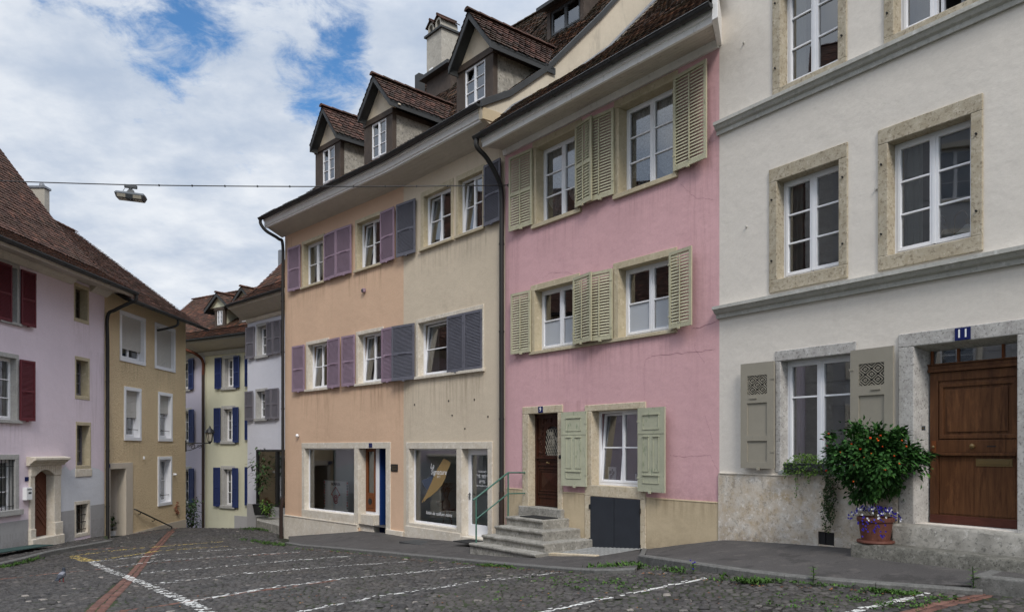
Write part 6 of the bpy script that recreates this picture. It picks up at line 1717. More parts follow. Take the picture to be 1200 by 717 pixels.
def G(px, py, dz=0.0):
    Y = np.arange(4, 45, .05); X = (px - CX) / F * Y; zr = CAMZ + (HY - py) / F * Y; d = zr - (GZ(X, Y) + dz)
    i = int(np.argmax(d < 0)) if (d < 0).any() else int(np.argmin(d))
    if i > 0:
        t = d[i - 1] / (d[i - 1] - d[i] + 1e-12); y = Y[i - 1] + t * .05
    else: y = Y[0]
    x = (px - CX) / F * y; return (x, y, float(GZ(x, y)) + dz)
def grid_sheet(name, xs, ys, dz, mat):
    X, Y = np.meshgrid(xs, ys); Z = GZ(X, Y) + dz; nx = len(xs)
    m = MB(); m.v = [tuple(map(float, p)) for p in zip(X.ravel(), Y.ravel(), Z.ravel())]
    m.f = [(j * nx + i, j * nx + i + 1, (j + 1) * nx + i + 1, (j + 1) * nx + i) for j in range(len(ys) - 1) for i in range(nx - 1)]; m.t = [.5] * len(m.f)
    return tag(m.build(name, mat, smooth=60), kind='structure')
far = [20, 40, 90, 200, 500]
grid_sheet('ground', [-500, -200, -90, -45, -25] + list(np.arange(-18, 12.1, .5)) + far, [-500, -200, -60, -20] + list(np.arange(-4, 42.1, .5)) + [60, 100, 250, 600], -.012, 'joint_soil')

# ---- kerb lines (plan)
kR = [G(x, y, .065) for x, y in ((334, 635), (350, 637.8), (395, 641.5), (440, 645.5), (495, 650.5), (552, 655.8), (610, 661), (660, 665), (705, 667.5), (744, 666))]
kU = [G(x, y, d_) for x, y, d_ in ((748, 650, .15), (800, 657.5, .12), (870, 667.5, .09), (933, 675, .07), (1040, 683.5, .06), (1138, 690, .05))]
kU += [G(1152, 691, .05)]; kUend = len(kU)
kU += [(kU[-1][0] + (kU[-1][0] - kU[-2][0]) * 3, kU[-1][1] + (kU[-1][1] - kU[-2][1]) * 3, kU[-1][2] + .02)]
kL = [G(x, y, .12) for x, y in ((0, 660), (30, 653), (60, 645), (100, 638), (132, 632.5))]
print('kR', [tuple(round(c, 2) for c in p) for p in kR]); print('kU', [tuple(round(c, 2) for c in p) for p in kU]); print('kL', [tuple(round(c, 2) for c in p) for p in kL])
kL = [(kL[0][0] + .0, 14.0, float(GZ(kL[0][0], 14)) + .12)] + kL
def densify(P, n=8):
    out = []
    for p, q in zip(P, P[1:]):
        for k in range(n): out.append(tuple(p[i] + (q[i] - p[i]) * k / n for i in range(3)))
    out.append(P[-1]); return out
def resample(P, n):
    P = np.array(P); d = np.r_[0, np.cumsum(np.hypot(*(P[1:, :2] - P[:-1, :2]).T))]; t = np.linspace(0, d[-1], n)
    return np.c_[[np.interp(t, d, P[:, i]) for i in range(3)]].T
def kerb(name, P, wid, deep, side, label_mat='granite_kerb', stone=1.0):
    """stones along a plan line; side +1: the pavement lies to the left of the walking direction"""
    m = MB(); P = np.array(P); L = np.r_[0, np.cumsum(np.hypot(*(P[1:, :2] - P[:-1, :2]).T))]; n = max(1, int(L[-1] / stone)); ts = np.linspace(0, L[-1], n + 1)
    f = lambda t: np.array([np.interp(t, L, P[:, i]) for i in range(3)])
    for a, b in zip(ts, ts[1:]):
        k = 3
        for i in range(k):
            p, q = f(a + (b - a) * i / k + (.004 if i == 0 else 0)), f(a + (b - a) * (i + 1) / k - (.004 if i == k - 1 else 0)); d = (q - p)[:2]; d /= np.linalg.norm(d); nn = np.array([-d[1], d[0]]) * side * wid
            ch = .018
            def pt(o, off, z): return (o[0] + nn[0] * off, o[1] + nn[1] * off, o[2] + z)
            j = 0
            sec = [(0, -deep), (0, -ch), (ch / wid, 0), (1, 0), (1, -deep)]
            m.add([pt(p, o, z + j) for o, z in sec] + [pt(q, o, z + j) for o, z in sec], [(0, 1, 6, 5), (1, 2, 7, 6), (2, 3, 8, 7), (3, 4, 9, 8), (0, 4, 3, 2, 1), (5, 6, 7, 8, 9)])
    o = m.build(name, label_mat, recalc=True); return tag(o, kind='structure')
def strip(name, A, B, mat, n=60, rows=8, inset=0, dz=0):
    A, B = resample(A, n), resample(B, n); m = MB(); vs = []
    for i in range(n):
        for j in range(rows + 1):
            t = j / rows; p = A[i] + (B[i] - A[i]) * t; vs.append((p[0], p[1], p[2] + dz + .004 * math.sin(i * 1.3 + j * 2.1)))
    fs = [(i * (rows + 1) + j, (i + 1) * (rows + 1) + j, (i + 1) * (rows + 1) + j + 1, i * (rows + 1) + j + 1) for i in range(n - 1) for j in range(rows)]
    m.add(vs, fs); return tag(m.build(name, mat, smooth=60), kind='structure')
kw = .14
def inset(P, d):
    P = np.array(P); out = []
    for i in range(len(P)):
        t = P[min(i + 1, len(P) - 1), :2] - P[max(i - 1, 0), :2]; t /= np.linalg.norm(t); out.append((P[i, 0] - t[1] * d, P[i, 1] + t[0] * d, P[i, 2]))
    return out
# lower pavement in front of the peach, cream and pink houses
wallR = []
for hh, pts in ((Pe, ((336, 627.5), (350, 626.5), (385, 624), (420, 621.5), (456, 624.8))), (Cr, ((472, 627.8), (510, 631), (548, 634.5), (585, 638))), (Pk, ((600, 641), (640, 641), (695, 640.5), (748, 643)))):
    for px, py in pts:
        u_ = hh.u(px); w_ = hh.W(u_, .06, hh.z(px, py)); wallR.append(w_)
kRd = densify(kR, 6)
kerb('kerb', kRd, kw, .25, 1)
strip('pavement', wallR, inset(kRd, kw - .01), 'asphalt', 70, 8, dz=-.004)
# recess floor of the blue entrance
m = MB(); q = [Pe.W(ra - .02, -.02, Pe.z(440, 616)), Pe.W(rb + .02, -.02, Pe.z(452, 618)), Pe.W(rb + .05, 2.2, -.72), Pe.W(ra - .02, 2.2, -.72)]
m.quad(*q); tag(m.build('entrance_floor', 'asphalt'), kind='structure')
# upper pavement in front of pink (right end) and white house
wallU = [Pk.W(Pk.u(750), .06, Pk.z(750, 643.5)), Pk.W(Pk.u(800), .06, Pk.z(800, 636.8)), Pk.W(Pk.u(842), .06, Pk.z(842, 632))]
for px, py in ((850, 631), (900, 634), (980, 639.5), (1040, 644)): wallU.append(Wh.W(Wh.u(px), .06, Wh.z(px, py)))
zlast = wallU[-1][2]
wallU.append(Wh.W(9.4, .06, zlast + .12))
kUd = densify(kU, 6)
kerb('kerb', densify(kU[:kUend], 6), .16, .35, 1)
strip('pavement', wallU, inset(kUd, .15), 'asphalt', 70, 8, dz=-.004)
# end face of the raised pavement beside the grating
p0_, p1_ = np.array(kU[0]), np.array(wallU[0]); p1_[2] += .03
kerb('kerb', [tuple(p1_ + (p0_ - p1_) * i / 6) for i in range(7)], .1, .35, 1)
# raised landing at the right edge
cz_ = G(1140, 696, 0)[2] + .20
def atz(px, py, z): y = (CAMZ - z) * F / (py - HY); return ((px - CX) / F * y, y, z)
cA, cB, cC = atz(1138, 673.5, cz_), atz(1200, 654.5, cz_), atz(1200, 680, cz_)
vB = np.array(cB) - np.array(cA); vC = np.array(cC) - np.array(cA)
pB = np.array(cA) + vB * 1.6; pC = np.array(cA) + vC / np.linalg.norm(vC) * 3; pD_ = pB + (pC - np.array(cA))
def inq(Q, d):
    c = np.mean(Q, axis=0); return [tuple(np.array(q) + (c - np.array(q)) / np.linalg.norm(c - np.array(q)) * d) for q in Q]
Q_ = [(cA[0], cA[1]), (pC[0], pC[1]), (pD_[0], pD_[1]), (pB[0], pB[1])]
m = MB(); m.slab(Q_, cz_ - .6, cz_); tag(m.build('kerb', 'granite_kerb', recalc=True, bevel=.02), kind='structure')
m = MB(); m.slab(inq(Q_, .24), cz_ - .5, cz_ + .004); tag(m.build('raised_pavement', 'asphalt', recalc=True), kind='structure')
# left pavement of setts
wallL = [(XL + .02, y, float(GZ(XL, y)) + .12) for y in (14.0, 18, 22, 24, 26, 27.7, 29.5)]
wallL = [Li.W(Li.u(px), .04, Li.z(px, py)) for px, py in ((-140, 668), (5, 638.5), (35, 634.5), (75, 631), (118, 628.5))] + [Ta.W(Ta.u(150), .04, Ta.z(150, 626))]
kLd = densify(kL, 6)
kerb('kerb', kLd, .16, .3, 1)

# ---- setts
def seg_dist(P, A, B):
    d = B - A; t = np.clip(((P - A) @ d) / (d @ d), 0, 1); return np.linalg.norm(P - (A + t[:, None] * d), axis=1)
def inpoly(P, poly):
    x, y = P[:, 0], P[:, 1]; r = np.zeros(len(P), bool); n = len(poly)
    for i in range(n):
        (x1, y1), (x2, y2) = poly[i], poly[(i + 1) % n]
        c = ((y1 > y) != (y2 > y)) & (x < (x2 - x1) * (y - y1) / (y2 - y1 + 1e-12) + x1); r ^= c
    return r
def gp(pts, dz=0): return [G(x, y, dz)[:2] for x, y in pts]
redbands = [(gp([(202, 621.5), (172, 651), (110, 717), (92, 735)]), .25), (gp([(0, 678), (60, 671.5), (130, 665), (200, 657.5), (287, 650.5), (352, 647)]), .07),
            (gp([(125, 718), (213, 705), (310, 690.5), (395, 679)]), .08), (gp([(86, 644.5), (160, 640), (230, 635.5)]), .08), (gp([(1050, 722), (1100, 708), (1157, 695.5)]), .22),
            (gp([(155, 625), (200, 622), (250, 618), (290, 615)]), .10)]
streetpoly = [(p[0], p[1]) for p in kLd] + [(XL, 27.5), (XL, 35.5), (-7, 35.5), (-8.6, 28.0)] + [(p[0], p[1]) for p in kRd] + [(p[0], p[1]) for p in kUd] + [(7, 4), (-12, 4)]
def stones(th, s0, s1, t0, t1, pitch, wmin, wmax, arcA, arcP, keep, zoff=0.0, zf=GZ):
    ca, sa = math.cos(th), math.sin(th); C = []; 
    nrow = int((t1 - t0) / pitch)
    for j in range(nrow):
        n = int((s1 - s0) / ((wmin + wmax) / 2)) + 4; w = NR.uniform(wmin, wmax, n); s = s0 + np.cumsum(w) - w[0] * NR.random()
        c = s - w / 2; fr = ((c / arcP) % 1.0) * 2 - 1
        t = t0 + j * pitch + arcA * (1 - fr ** 2) + NR.normal(0, .004, n); sl = arcA * (-2 * fr) * 2 / arcP
        C.append(np.c_[c, t, w, np.full(n, pitch), np.arctan(sl)])
    C = np.concatenate(C); c, t = C[:, 0], C[:, 1]
    X = c * ca - t * sa; Y = c * sa + t * ca; P = np.c_[X, Y]; k = keep(P); C, P = C[k], P[k]
    ang = C[:, 4] + th + NR.normal(0, .035, len(C)); hw = (C[:, 2] - .012) / 2; hh = (C[:, 3] - .010) / 2
    return P, ang, hw, hh
def stone_mesh(name, P, ang, hw, hh, mat, dz=0, rise=.0075, tintf=None, zf=GZ, kind='structure'):
    n = len(P); e = np.c_[np.cos(ang), np.sin(ang)]; f_ = np.c_[-np.sin(ang), np.cos(ang)]
    vs = np.zeros((n, 8, 3)); dzr = NR.normal(0, rise, n); ins = .012
    for k, (sx, sy) in enumerate(((-1, -1), (1, -1), (1, 1), (-1, 1))):
        j1 = NR.normal(0, .004, (n, 2))
        for lay, (shr, zz) in enumerate(((0, -.022), (ins, .0))):
            p = P + e * ((hw - shr) * sx)[:, None] + f_ * ((hh - shr) * sy)[:, None] + j1
            vs[:, k + 4 * lay, :2] = p; vs[:, k + 4 * lay, 2] = zz + dz
    z = zf(vs[:, :, 0], vs[:, :, 1]); vs[:, :, 2] += z + dzr[:, None]
    vs[:, 4:, 2] += NR.normal(0, .0034, (n, 4))
    base = (np.arange(n) * 8)[:, None]
    F_ = np.concatenate([base + np.array(q) for q in ([4, 5, 6, 7], [0, 1, 5, 4], [1, 2, 6, 5], [2, 3, 7, 6], [3, 0, 4, 7])], 1).reshape(-1, 4)
    me = bpy.data.meshes.new(name); me.vertices.add(n * 8); me.vertices.foreach_set('co', vs.ravel()); nf = len(F_)
    me.loops.add(nf * 4); me.loops.foreach_set('vertex_index', F_.ravel().astype(np.int32)); me.polygons.add(nf); me.polygons.foreach_set('loop_start', (np.arange(nf) * 4).astype(np.int32))
    me.update(calc_edges=True); a = me.attributes.new('tint', 'FLOAT', 'FACE')
    tt = np.clip(NR.normal(.45, .2, n), 0, .96); tt[NR.random(n) < .007] = 1.0
    if tintf is not None: tt = tintf(P, tt)
    a.data.foreach_set('value', np.repeat(tt, 5)); me.materials.append(MATS[mat]); o = bpy.data.objects.new(name, me); COL.objects.link(o)
    if kind: o['kind'] = kind
    return o, vs
def street_keep(P):
    k = (P[:, 1] > 6.3) & (np.abs(P[:, 0]) < P[:, 1] * .72 + .6) & (P[:, 1] < 35.3)
    idx = np.where(k)[0]; k[idx] = inpoly(P[idx], streetpoly)
    for line, w in redbands:
        idx = np.where(k)[0]; d = np.full(len(idx), 9.0)
        for a, b in zip(line, line[1:]): d = np.minimum(d, seg_dist(P[idx], np.array(a), np.array(b)))
        k[idx] = d > w / 2 + .03
    return k
P, ang, hw, hh = stones(-.10, -22, 14, 4, 40, .100, .080, .125, .34, 2.2, street_keep)
print('setts', len(P))
_o, SV = stone_mesh('cobbled_street', P, ang, hw, hh, 'cobble_stone')
SP = P
# left pavement setts, raised
wl = np.array(wallL); 
def zleft(x, y): return GZ(x, y) + .115
polyL = [(p[0] - .16, p[1]) for p in kLd] + [(XL, 27.5)] + [(XL, 14)]
P, ang, hw, hh = stones(1.3, 0, 40, -5, 30, .105, .09, .13, .0, 2.0, lambda P: inpoly(P, polyL) & (P[:, 1] > 18), 0)
stone_mesh('left_pavement', P, ang, hw, hh, 'cobble_stone', zf=zleft)
m = MB(); xs = np.linspace(XL - .1, -12.6, 10); ys = np.linspace(14, 28, 40)
vs = []
A_, B_ = resample([(XL - .05, 14, 0), (XL - .05, 28, 0)], 40), resample([(p[0] - .15, p[1], p[2]) for p in kLd], 40)
for i in range(40):
    for j in range(6): p = A_[i] + (B_[i] - A_[i]) * j / 5; vs.append((p[0], p[1], float(GZ(p[0], p[1])) + .10))
m.add(vs, [(i * 6 + j, (i + 1) * 6 + j, (i + 1) * 6 + j + 1, i * 6 + j + 1) for i in range(39) for j in range(5)])
tag(m.build('left_pavement_bed', 'joint_soil'), kind='structure')
# red paver bands
def band(line, w, nrows, brick=.2):
    P = []; A = []; HW = []; HH = []
    for r in range(nrows):
        off = (r - (nrows - 1) / 2) * (w / nrows); tpos = NR.random() * brick
        for a, b in zip(line, line[1:]):
            a, b = np.array(a), np.array(b); L = np.linalg.norm(b - a); d = (b - a) / L; nn = np.array([-d[1], d[0]]); n = int(L / brick)
            for i in range(n):
                P.append(a + d * (L * (i + .5) / n + (tpos % brick) * .0) + nn * off); A.append(math.atan2(d[1], d[0])); HW.append(L / n / 2 - .006); HH.append(w / nrows / 2 - .005)
    o, v = stone_mesh('red_paver_band', np.array(P), np.array(A), np.array(HW), np.array(HH), 'red_paver', rise=.003); return v
BV = [band(l, w, 2 if w > .2 else 1, .2 if w > .2 else .16) for l, w in redbands]
ALLV = np.concatenate([SV] + BV)
# ---- painted lines: paint lies only on the tops of the setts
def clip(poly, quad):
    for i in range(4):
        a, b = quad[i], quad[(i + 1) % 4]; out = []
        ex, ey = b[0] - a[0], b[1] - a[1]
        for j in range(len(poly)):
            p, q = poly[j], poly[(j + 1) % len(poly)]
            sp = ex * (p[1] - a[1]) - ey * (p[0] - a[0]); sq = ex * (q[1] - a[1]) - ey * (q[0] - a[0])
            if sp >= 0: out.append(p)
            if (sp >= 0) != (sq >= 0):
                t = sp / (sp - sq); out.append(tuple(p[k] + (q[k] - p[k]) * t for k in range(3)))
        poly = out
        if len(poly) < 3: return None
    return poly
CEN = ALLV[:, 4:, :2].mean(1)
def marking(pts, w, mat, wear=0.0):
    line = [np.array(p) for p in gp(pts)]; m = MB()
    for a, b in zip(line, line[1:]):
        d = b - a; L = np.linalg.norm(d); d /= L; nn = np.array([-d[1], d[0]]) * w / 2; quad = [a - nn, b - nn, b + nn, a + nn]
        for i in np.where(seg_dist(CEN, a, b) < w / 2 + .14)[0]:
            if wear and R.random() < wear: continue
            pl = clip([tuple(v) for v in ALLV[i, 4:]], quad)
            if pl: m.poly([(p[0], p[1], p[2] + .002) for p in pl], .5)
        k_ = max(1, int(L / .25))
        for i in range(k_):
            q_ = [a + d * L * i / k_ - nn * .9, a + d * L * (i + 1) / k_ - nn * .9, a + d * L * (i + 1) / k_ + nn * .9, a + d * L * i / k_ + nn * .9]
            m.poly([(float(p[0]), float(p[1]), float(GZ(p[0], p[1])) - .006) for p in q_], .5)
    o = m.build('road_marking', mat); return tag(o, kind='structure')
W_ = 'white_road_paint'
marking([(107, 657.5), (150, 676), (240, 715), (262, 725)], .175, W_, .02)
marking([(84, 651), (107, 657.5)], .30, 'yellow_road_paint', .06)
marking([(84, 651), (160, 642), (262, 634)], .13, 'yellow_road_paint', .1); marking([(110, 656.7), (187, 645), (267, 639.5)], .13, 'yellow_road_paint', .1)
marking([(112, 657.6), (200, 648.3), (310, 640.7)], .14, W_, .12); marking([(133, 664), (187, 656.3), (353, 646)], .14, W_, .12); marking([(165, 671.5), (287, 660.7), (415, 650.5)], .14, W_, .08)
marking([(183, 684), (283, 671.7), (400, 662.7), (476, 657.3)], .14, W_, .05); marking([(222, 704), (310, 689), (400, 677.5), (556, 663)], .12, W_, .04); marking([(345, 717), (462.5, 695), (560, 681), (665, 668.7)], .085, W_, .04)
marking([(622, 719), (700, 702), (780, 686), (828, 676.4)], .085, W_, .04); marking([(985, 719), (1040, 706), (1088, 695)], .11, W_, .15)
# drain grating in the gutter on the left, iron cover on the pavement
# ---- steps, grates, rails
h = Pk; hu = h.u
st = empty('stone_steps', h.W(1.6, 0, -.7), h.ang, 'worn stone steps climbing to the carved dark door', 'steps')
def stepbox(ua, ub, out, z0, z1, parent, nose=.04, name='step', back=0.0):
    m = MB(); o0 = 1.6
    n = 14; vs = []
    m.extr([(back, z0 + .7), (-out + nose, z0 + .7), (-out + nose, z1 + .7 - .07), (-out, z1 + .7 - .055), (-out, z1 + .7), (back, z1 + .7)], ua - o0 + (.03 if nose else 0), ub - o0 - (.03 if nose else 0))
    return m.build(name, 'step_stone', parent, bevel=.018)
zst = [.08, -.11, -.30, -.47]; outs = [.78, 1.08, 1.36, 1.64]
spx = [(591, 0), (578, 0), (563, 0), (548, 0)]
lefts = [hu(p, o) for (p, _), o in zip(spx, outs)]
print('step lefts', lefts, 'corner', [hu(634, o) for o in outs], 'yz', [HY + (CAMZ - z) * F / (h.p0 + h.N * o + h.U * hu(p, o))[1] for z, o, (p, _) in zip(zst, outs, spx)])
rights = [hu(636, outs[0]), hu(636, outs[1]), hu(638, outs[2]), hu(628, outs[3])]
stepbox(hu(612), hu(662), .12, .0, Pdz0 + .006, st, .0, 'threshold')
m = MB(); m.box(hu(619.5) - 1.6, hu(655) - 1.6, -.02, .22, .7, Pdz0 + .704); m.build('door_sill', 'step_stone', st)
prev = -1.0
for k in range(4): stepbox(lefts[k], rights[k], outs[k], -1.1 if k == 3 else zst[k] - .3, zst[k], st)
mt = h.thing('doormat', (lefts[0] + rights[0]) / 2 + .1, -.42, zst[0] + .002, 'black rubber doormat on the top stone step below the carved door', 'doormat')
m = MB(); m.box(-.42, .42, -.2, .2, 0, .02); m.build('mat', 'rubber_mat', mt, bevel=.006)
mt = Cr.thing('doormat', Cr.u(561, .55), -.45, 0, 'black rubber doormat on the asphalt in front of the glazed salon door', 'doormat')
x, y = Cr.W(Cr.u(557, .5), -.5, 0)[:2]; mt.location = (x, y, Cr.z(557, 635.5, .5))
m = MB(); m.box(-.55, .55, -.28, .28, 0, .02); m.build('mat', 'rubber_mat', mt, bevel=.006)
# railing
p2u, p2o = hu(595.5, .68), .68; p1u, p1o = hu(558, 1.5), 1.5
zt2 = h.z(595.5, 553.5, .68); zt1 = h.z(558, 583, 1.5); zl2 = h.z(594, 578, .68); zl1 = h.z(559, 608, 1.5); ze = h.z(615, 553.5, 0); zle_ = h.z(615, 577.5, 0); ue = hu(616)
ra_ = empty('handrail', h.W(p1u, -p1o, -.6), h.ang, 'green painted tubular handrail beside the stone steps', 'handrail')
def rp(u, o, z): return (u - p1u, -o + p1o, z + .6)
tx = (p1u - (p2u - p1u) * .1, p1o + .08)
m = MB(); m.tube([rp(tx[0], tx[1], zt1 - (zt2 - zt1) * .09), rp(p1u, p1o, zt1), rp(p2u, p2o, zt2), rp(ue, .0, ze)], .019, 10); m.build('top_rail', 'green_rail', ra_, smooth=60)
m = MB(); m.tube([rp(p1u, p1o, zl1), rp(p2u, p2o, zl2), rp(ue, .0, zle_)], .015, 10); m.build('lower_rail', 'green_rail', ra_, smooth=60)
for (u_, o_, a_, b_) in ((p1u, p1o, -.75, zt1), (p2u, p2o, zst[0] - .02, zt2)):
    m = MB(); m.tube([rp(u_, o_, a_), rp(u_, o_, b_)], .018, 10); m.build('post', 'green_rail', ra_, smooth=60)
# grating in front of the cellar hatch
ga_, gb_ = hu(697, .1), hu(752, .1); go = 1.15
GA = resample(wallR, 200); GB = resample(inset(kRd, kw), 200)
def pavz(x, y):
    best_ = (9, 0)
    for A_, B_ in zip(GA, GB):
        d = B_[:2] - A_[:2]; t = float(np.clip((np.array([x, y]) - A_[:2]) @ d / (d @ d), 0, 1)); q = A_ + (B_ - A_) * t; e_ = math.hypot(q[0] - x, q[1] - y)
        if e_ < best_[0]: best_ = (e_, q[2])
    return float(best_[1])
print('grate pav', [pavz(*h.W(u_, -o_, 0)[:2]) for u_ in (ga_ - .5, gb_) for o_ in (.1, 1.1)])
zg = [np.interp(u_, [hu(640), hu(695), hu(748)], [h.z(640, 641), h.z(695, 640.5), h.z(748, 643)]) for u_ in (ga_ - .6, gb_)]
zg = [pavz(*h.W(u_, -.02, 0)[:2]) for u_ in (ga_ - .55, gb_ - .05)]; gsl = (pavz(*h.W(ga_ + .4, -1.2, 0)[:2]) - pavz(*h.W(ga_ + .4, -.02, 0)[:2])) / 1.2
gt = empty('light_well_grate', h.W(ga_ - .55, -.02, zg[0] + .012), h.ang, 'galvanised steel grating in the pavement in front of the black cellar hatch', 'grating')
gw = gb_ - ga_ + .5; zsl_ = (zg[1] - zg[0]) / gw
gxf = lambda p: (p[0], p[1], p[2] - gsl * p[1])
m = MB(0, gxf)
def gpnt(x, y): 
    w_ = h.W(ga_ - .55 + x, y - .02, 0); A = resample(wallR, 70); B = resample(inset(kRd, kw), 70)
    dd = np.hypot(A[:, 0] - w_[0], A[:, 1] - w_[1]); 
    return 0
tilt = []
gz0 = .0
for x in np.arange(0, gw + .01, .12): m.box(x - .02, x + .02, -go, 0, zsl_ * x + .005, zsl_ * x + .012)
for y in np.arange(-go, .01, .23): m.hexa([(0, y - .006, 0), (gw, y - .006, zsl_ * gw), (gw, y + .006, zsl_ * gw), (0, y + .006, 0), (0, y - .012, .011), (gw, y - .012, zsl_ * gw + .011), (gw, y + .012, zsl_ * gw + .011), (0, y + .012, .011)])
g1 = m.build('bars', 'steel_grate', gt)
m = MB(0, gxf); m.hexa([(-.08, -go - .12, -.05), (gw, -go - .12, zsl_ * gw - .05), (gw, -go, zsl_ * gw - .05), (-.08, -go, -.05), (-.08, -go - .12, .03), (gw, -go - .12, zsl_ * gw + .03), (gw, -go, zsl_ * gw + .03), (-.08, -go, .03)]); m.box(-.12, -.01, -go - .12, 0, -.06, .03)
m.build('frame', 'warm_limestone', gt, bevel=.01)
m = MB(0, gxf); m.hexa([(0, -go, -.03), (gw, -go, zsl_ * gw - .03), (gw, 0, zsl_ * gw - .03), (0, 0, -.03), (0, -go, .004), (gw, -go, zsl_ * gw + .004), (gw, 0, zsl_ * gw + .004), (0, 0, .004)]); m.build('well', 'black_iron', gt)
# white house steps
h = Wh; hu = h.u
st = empty('stone_steps', h.W(3.0, 0, .0), h.ang, 'rough granite steps under the brown panelled door', 'steps')
def rough(ua, ub, out, z0, z1, name, mt_='step_stone'):
    m = MB(); n = 26; secs = []; 
    for i in range(n + 1):
        x = ua - 3.0 + (ub - ua) * i / n; j = lambda s_: R.uniform(-s_, s_)
        secs.append([(x, .3, z0), (x, -out + .015 + j(.012), z0), (x, -out + j(.014), z0 + (z1 - z0) * .5 + j(.02)), (x, -out + .006 + j(.01), z1 - .03 + j(.006)), (x, -out + .04 + j(.008), z1 + j(.003)), (x, .3, z1)])
    vs = [p for s_ in secs for p in s_]; fs = []
    for i in range(n):
        for k in range(5): fs.append((i * 6 + k, i * 6 + k + 1, (i + 1) * 6 + k + 1, (i + 1) * 6 + k))
    fs += [tuple(range(6)), tuple(n * 6 + k for k in range(6))]
    m.add(vs, fs); return m.build(name, mt_, st, recalc=True, smooth=45)
us = hu(1046, .24); ul_ = hu(997, .6)
zU = h.z(1060, 618.5, .24); zLw = h.z(1010, 636.5, .6)
print('W steps', us, ul_, zU, zLw)
zU = min(Wdz0 - .012, zU + .2)
rough(us, 8.5, .24, -.2, zU, 'step'); rough(ul_, 8.5, .6, -.4, zLw, 'step', 'mossy_stone')

# ------------------------------------------------------------------ plants
def foliage(n, fn, L, w, mat, name, parent, outw=None):
    m = MB()
    for i in range(n):
        p, d, nrm, t = fn(); m.leaf(p, d, nrm, R.uniform(*L), R.uniform(*w), t)
    return m.build(name, mat, parent)
pu, po_ = hu(1026, .36), .36
lt = h.thing('potted_lantana', pu, -po_, zLw, 'lantana standard with orange flowers in a terracotta pot on the granite step', 'potted plant')
sR = (1046 - 1005) / F * 10.75 / 2
m = MB(); m.lathe([(sR * .95, 0), (sR * 1.0, .015), (sR * .98, .04), (sR * .8, .04)], 0, 0, 28); m.build('saucer', 'terracotta', lt, smooth=40)
m = MB(); m.lathe([(sR * .74, .03), (sR * .80, .12), (sR * .9, .30), (sR * .97, .30), (sR * 1.0, .325), (sR * .98, .36), (sR * .86, .36), (sR * .82, .31)], 0, 0, 28); m.build('pot', 'terracotta', lt, smooth=40)
m = MB(); m.lathe([(sR * .82, .30), (.01, .33)], 0, 0, 16); m.build('soil', 'joint_soil', lt)
m = MB(); m.tube(smoothpts([(0, 0, .3), (.01, .0, .5), (-.005, .01, .66), (.01, 0, .95)]), .02, 8, .014)
for i in range(14): a_ = R.uniform(0, 6.28); e_ = R.uniform(.3, .9); m.tube([(0, 0, .66 + R.uniform(0, .15)), (.2 * math.cos(a_), .15 * math.sin(a_), .8 + .2 * e_), (.45 * math.cos(a_) * e_, .36 * math.sin(a_) * e_, .85 + .4 * e_)], .007, 5, .003)
m.build('trunk', 'bark', lt)
cz__ = h.z(1026, 541, .36) - zLw; rx = 55 / F * 10.75; rz = 45 / F * 10.75
clumps = []
for i in range(125):
    a_, b_ = R.uniform(0, 6.28), R.uniform(-.97, .95); s_ = math.sqrt(max(0, 1 - b_ * b_)); k = R.uniform(.35, 1.0)
    clumps.append((rx * k * s_ * math.cos(a_), rx * .8 * k * s_ * math.sin(a_), cz__ + rz * k * b_ - .03 + R.uniform(-.03, .05), R.uniform(.07, .14)))
for x, z in ((-.5, .35), (.42, .38), (-.62, .1), (.55, .02), (.1, .42), (-.25, .40)): clumps.append((x * rx / .6, R.uniform(-.2, .1), cz__ + z * rz / .5 * .95, .08))
def lfn():
    c = R.choice(clumps); r_ = c[3]; q = Vector((R.gauss(0, .5), R.gauss(0, .5), R.gauss(0, .45))) * r_; p = Vector(c[:3]) + q
    o = Vector((p.x, p.y, (p.z - cz__))); d = (o.normalized() * .8 + Vector((R.gauss(0, .5), R.gauss(0, .5), R.gauss(-.25, .4)))).normalized()
    return p, d, Vector((R.gauss(0, .4), R.gauss(0, .4), 1)), min(1, max(0, R.gauss(.45, .22)))
foliage(9800, lfn, (.05, .10), (.034, .055), 'lantana_leaf', 'crown', lt)
fl = [(1020, 513), (1028, 514), (1032, 510), (1029, 516), (1062, 523), (1057, 516), (998, 520), (1004, 539), (1001, 545), (1003, 539), (1013, 536), (1021, 531), (1037, 550), (976, 551), (1000, 564), (971, 508), (965, 515), (969, 522), (968, 551), (1048, 534), (1034, 523), (1008, 526), (1054, 543), (985, 530)]
for px, py in fl:
    m = MB(); o_ = .36 + .54 - (abs(px - 1024) / 57) ** 2 * .3; u_, z_ = hu(px, o_), h.z(px, py, o_)
    rr = R.uniform(.009, .015)
    for k in range(7): a_ = k * .9; m.blob((u_ - pu + rr * .6 * math.cos(a_), -o_ + po_ + R.uniform(-.01, .01) + 0, z_ - zLw + rr * .5 * math.sin(a_)), rr * .5, rr * .5, rr * .5, 6, 4, min(1, max(0, R.gauss(.4, .3))))
    m.build('flower_head', 'orange_flower', lt)
lb_ = []
def lobfn():
    a_ = R.uniform(0, 6.28); r_ = R.uniform(.0, sR * 1.35); z_ = .36 + .09 * (1 - (r_ / (sR * 1.35)) ** 2) + R.uniform(-.02, .05) - max(0, r_ - sR) * .7
    return Vector((r_ * math.cos(a_), r_ * math.sin(a_), z_)), Vector((math.cos(a_), math.sin(a_), R.uniform(-.3, .8))), Vector((0, 0, 1)), R.random()
foliage(700, lobfn, (.02, .045), (.008, .014), 'weed_leaf' if False else 'ivy_leaf', 'lobelia_leaves', lt)
m = MB()
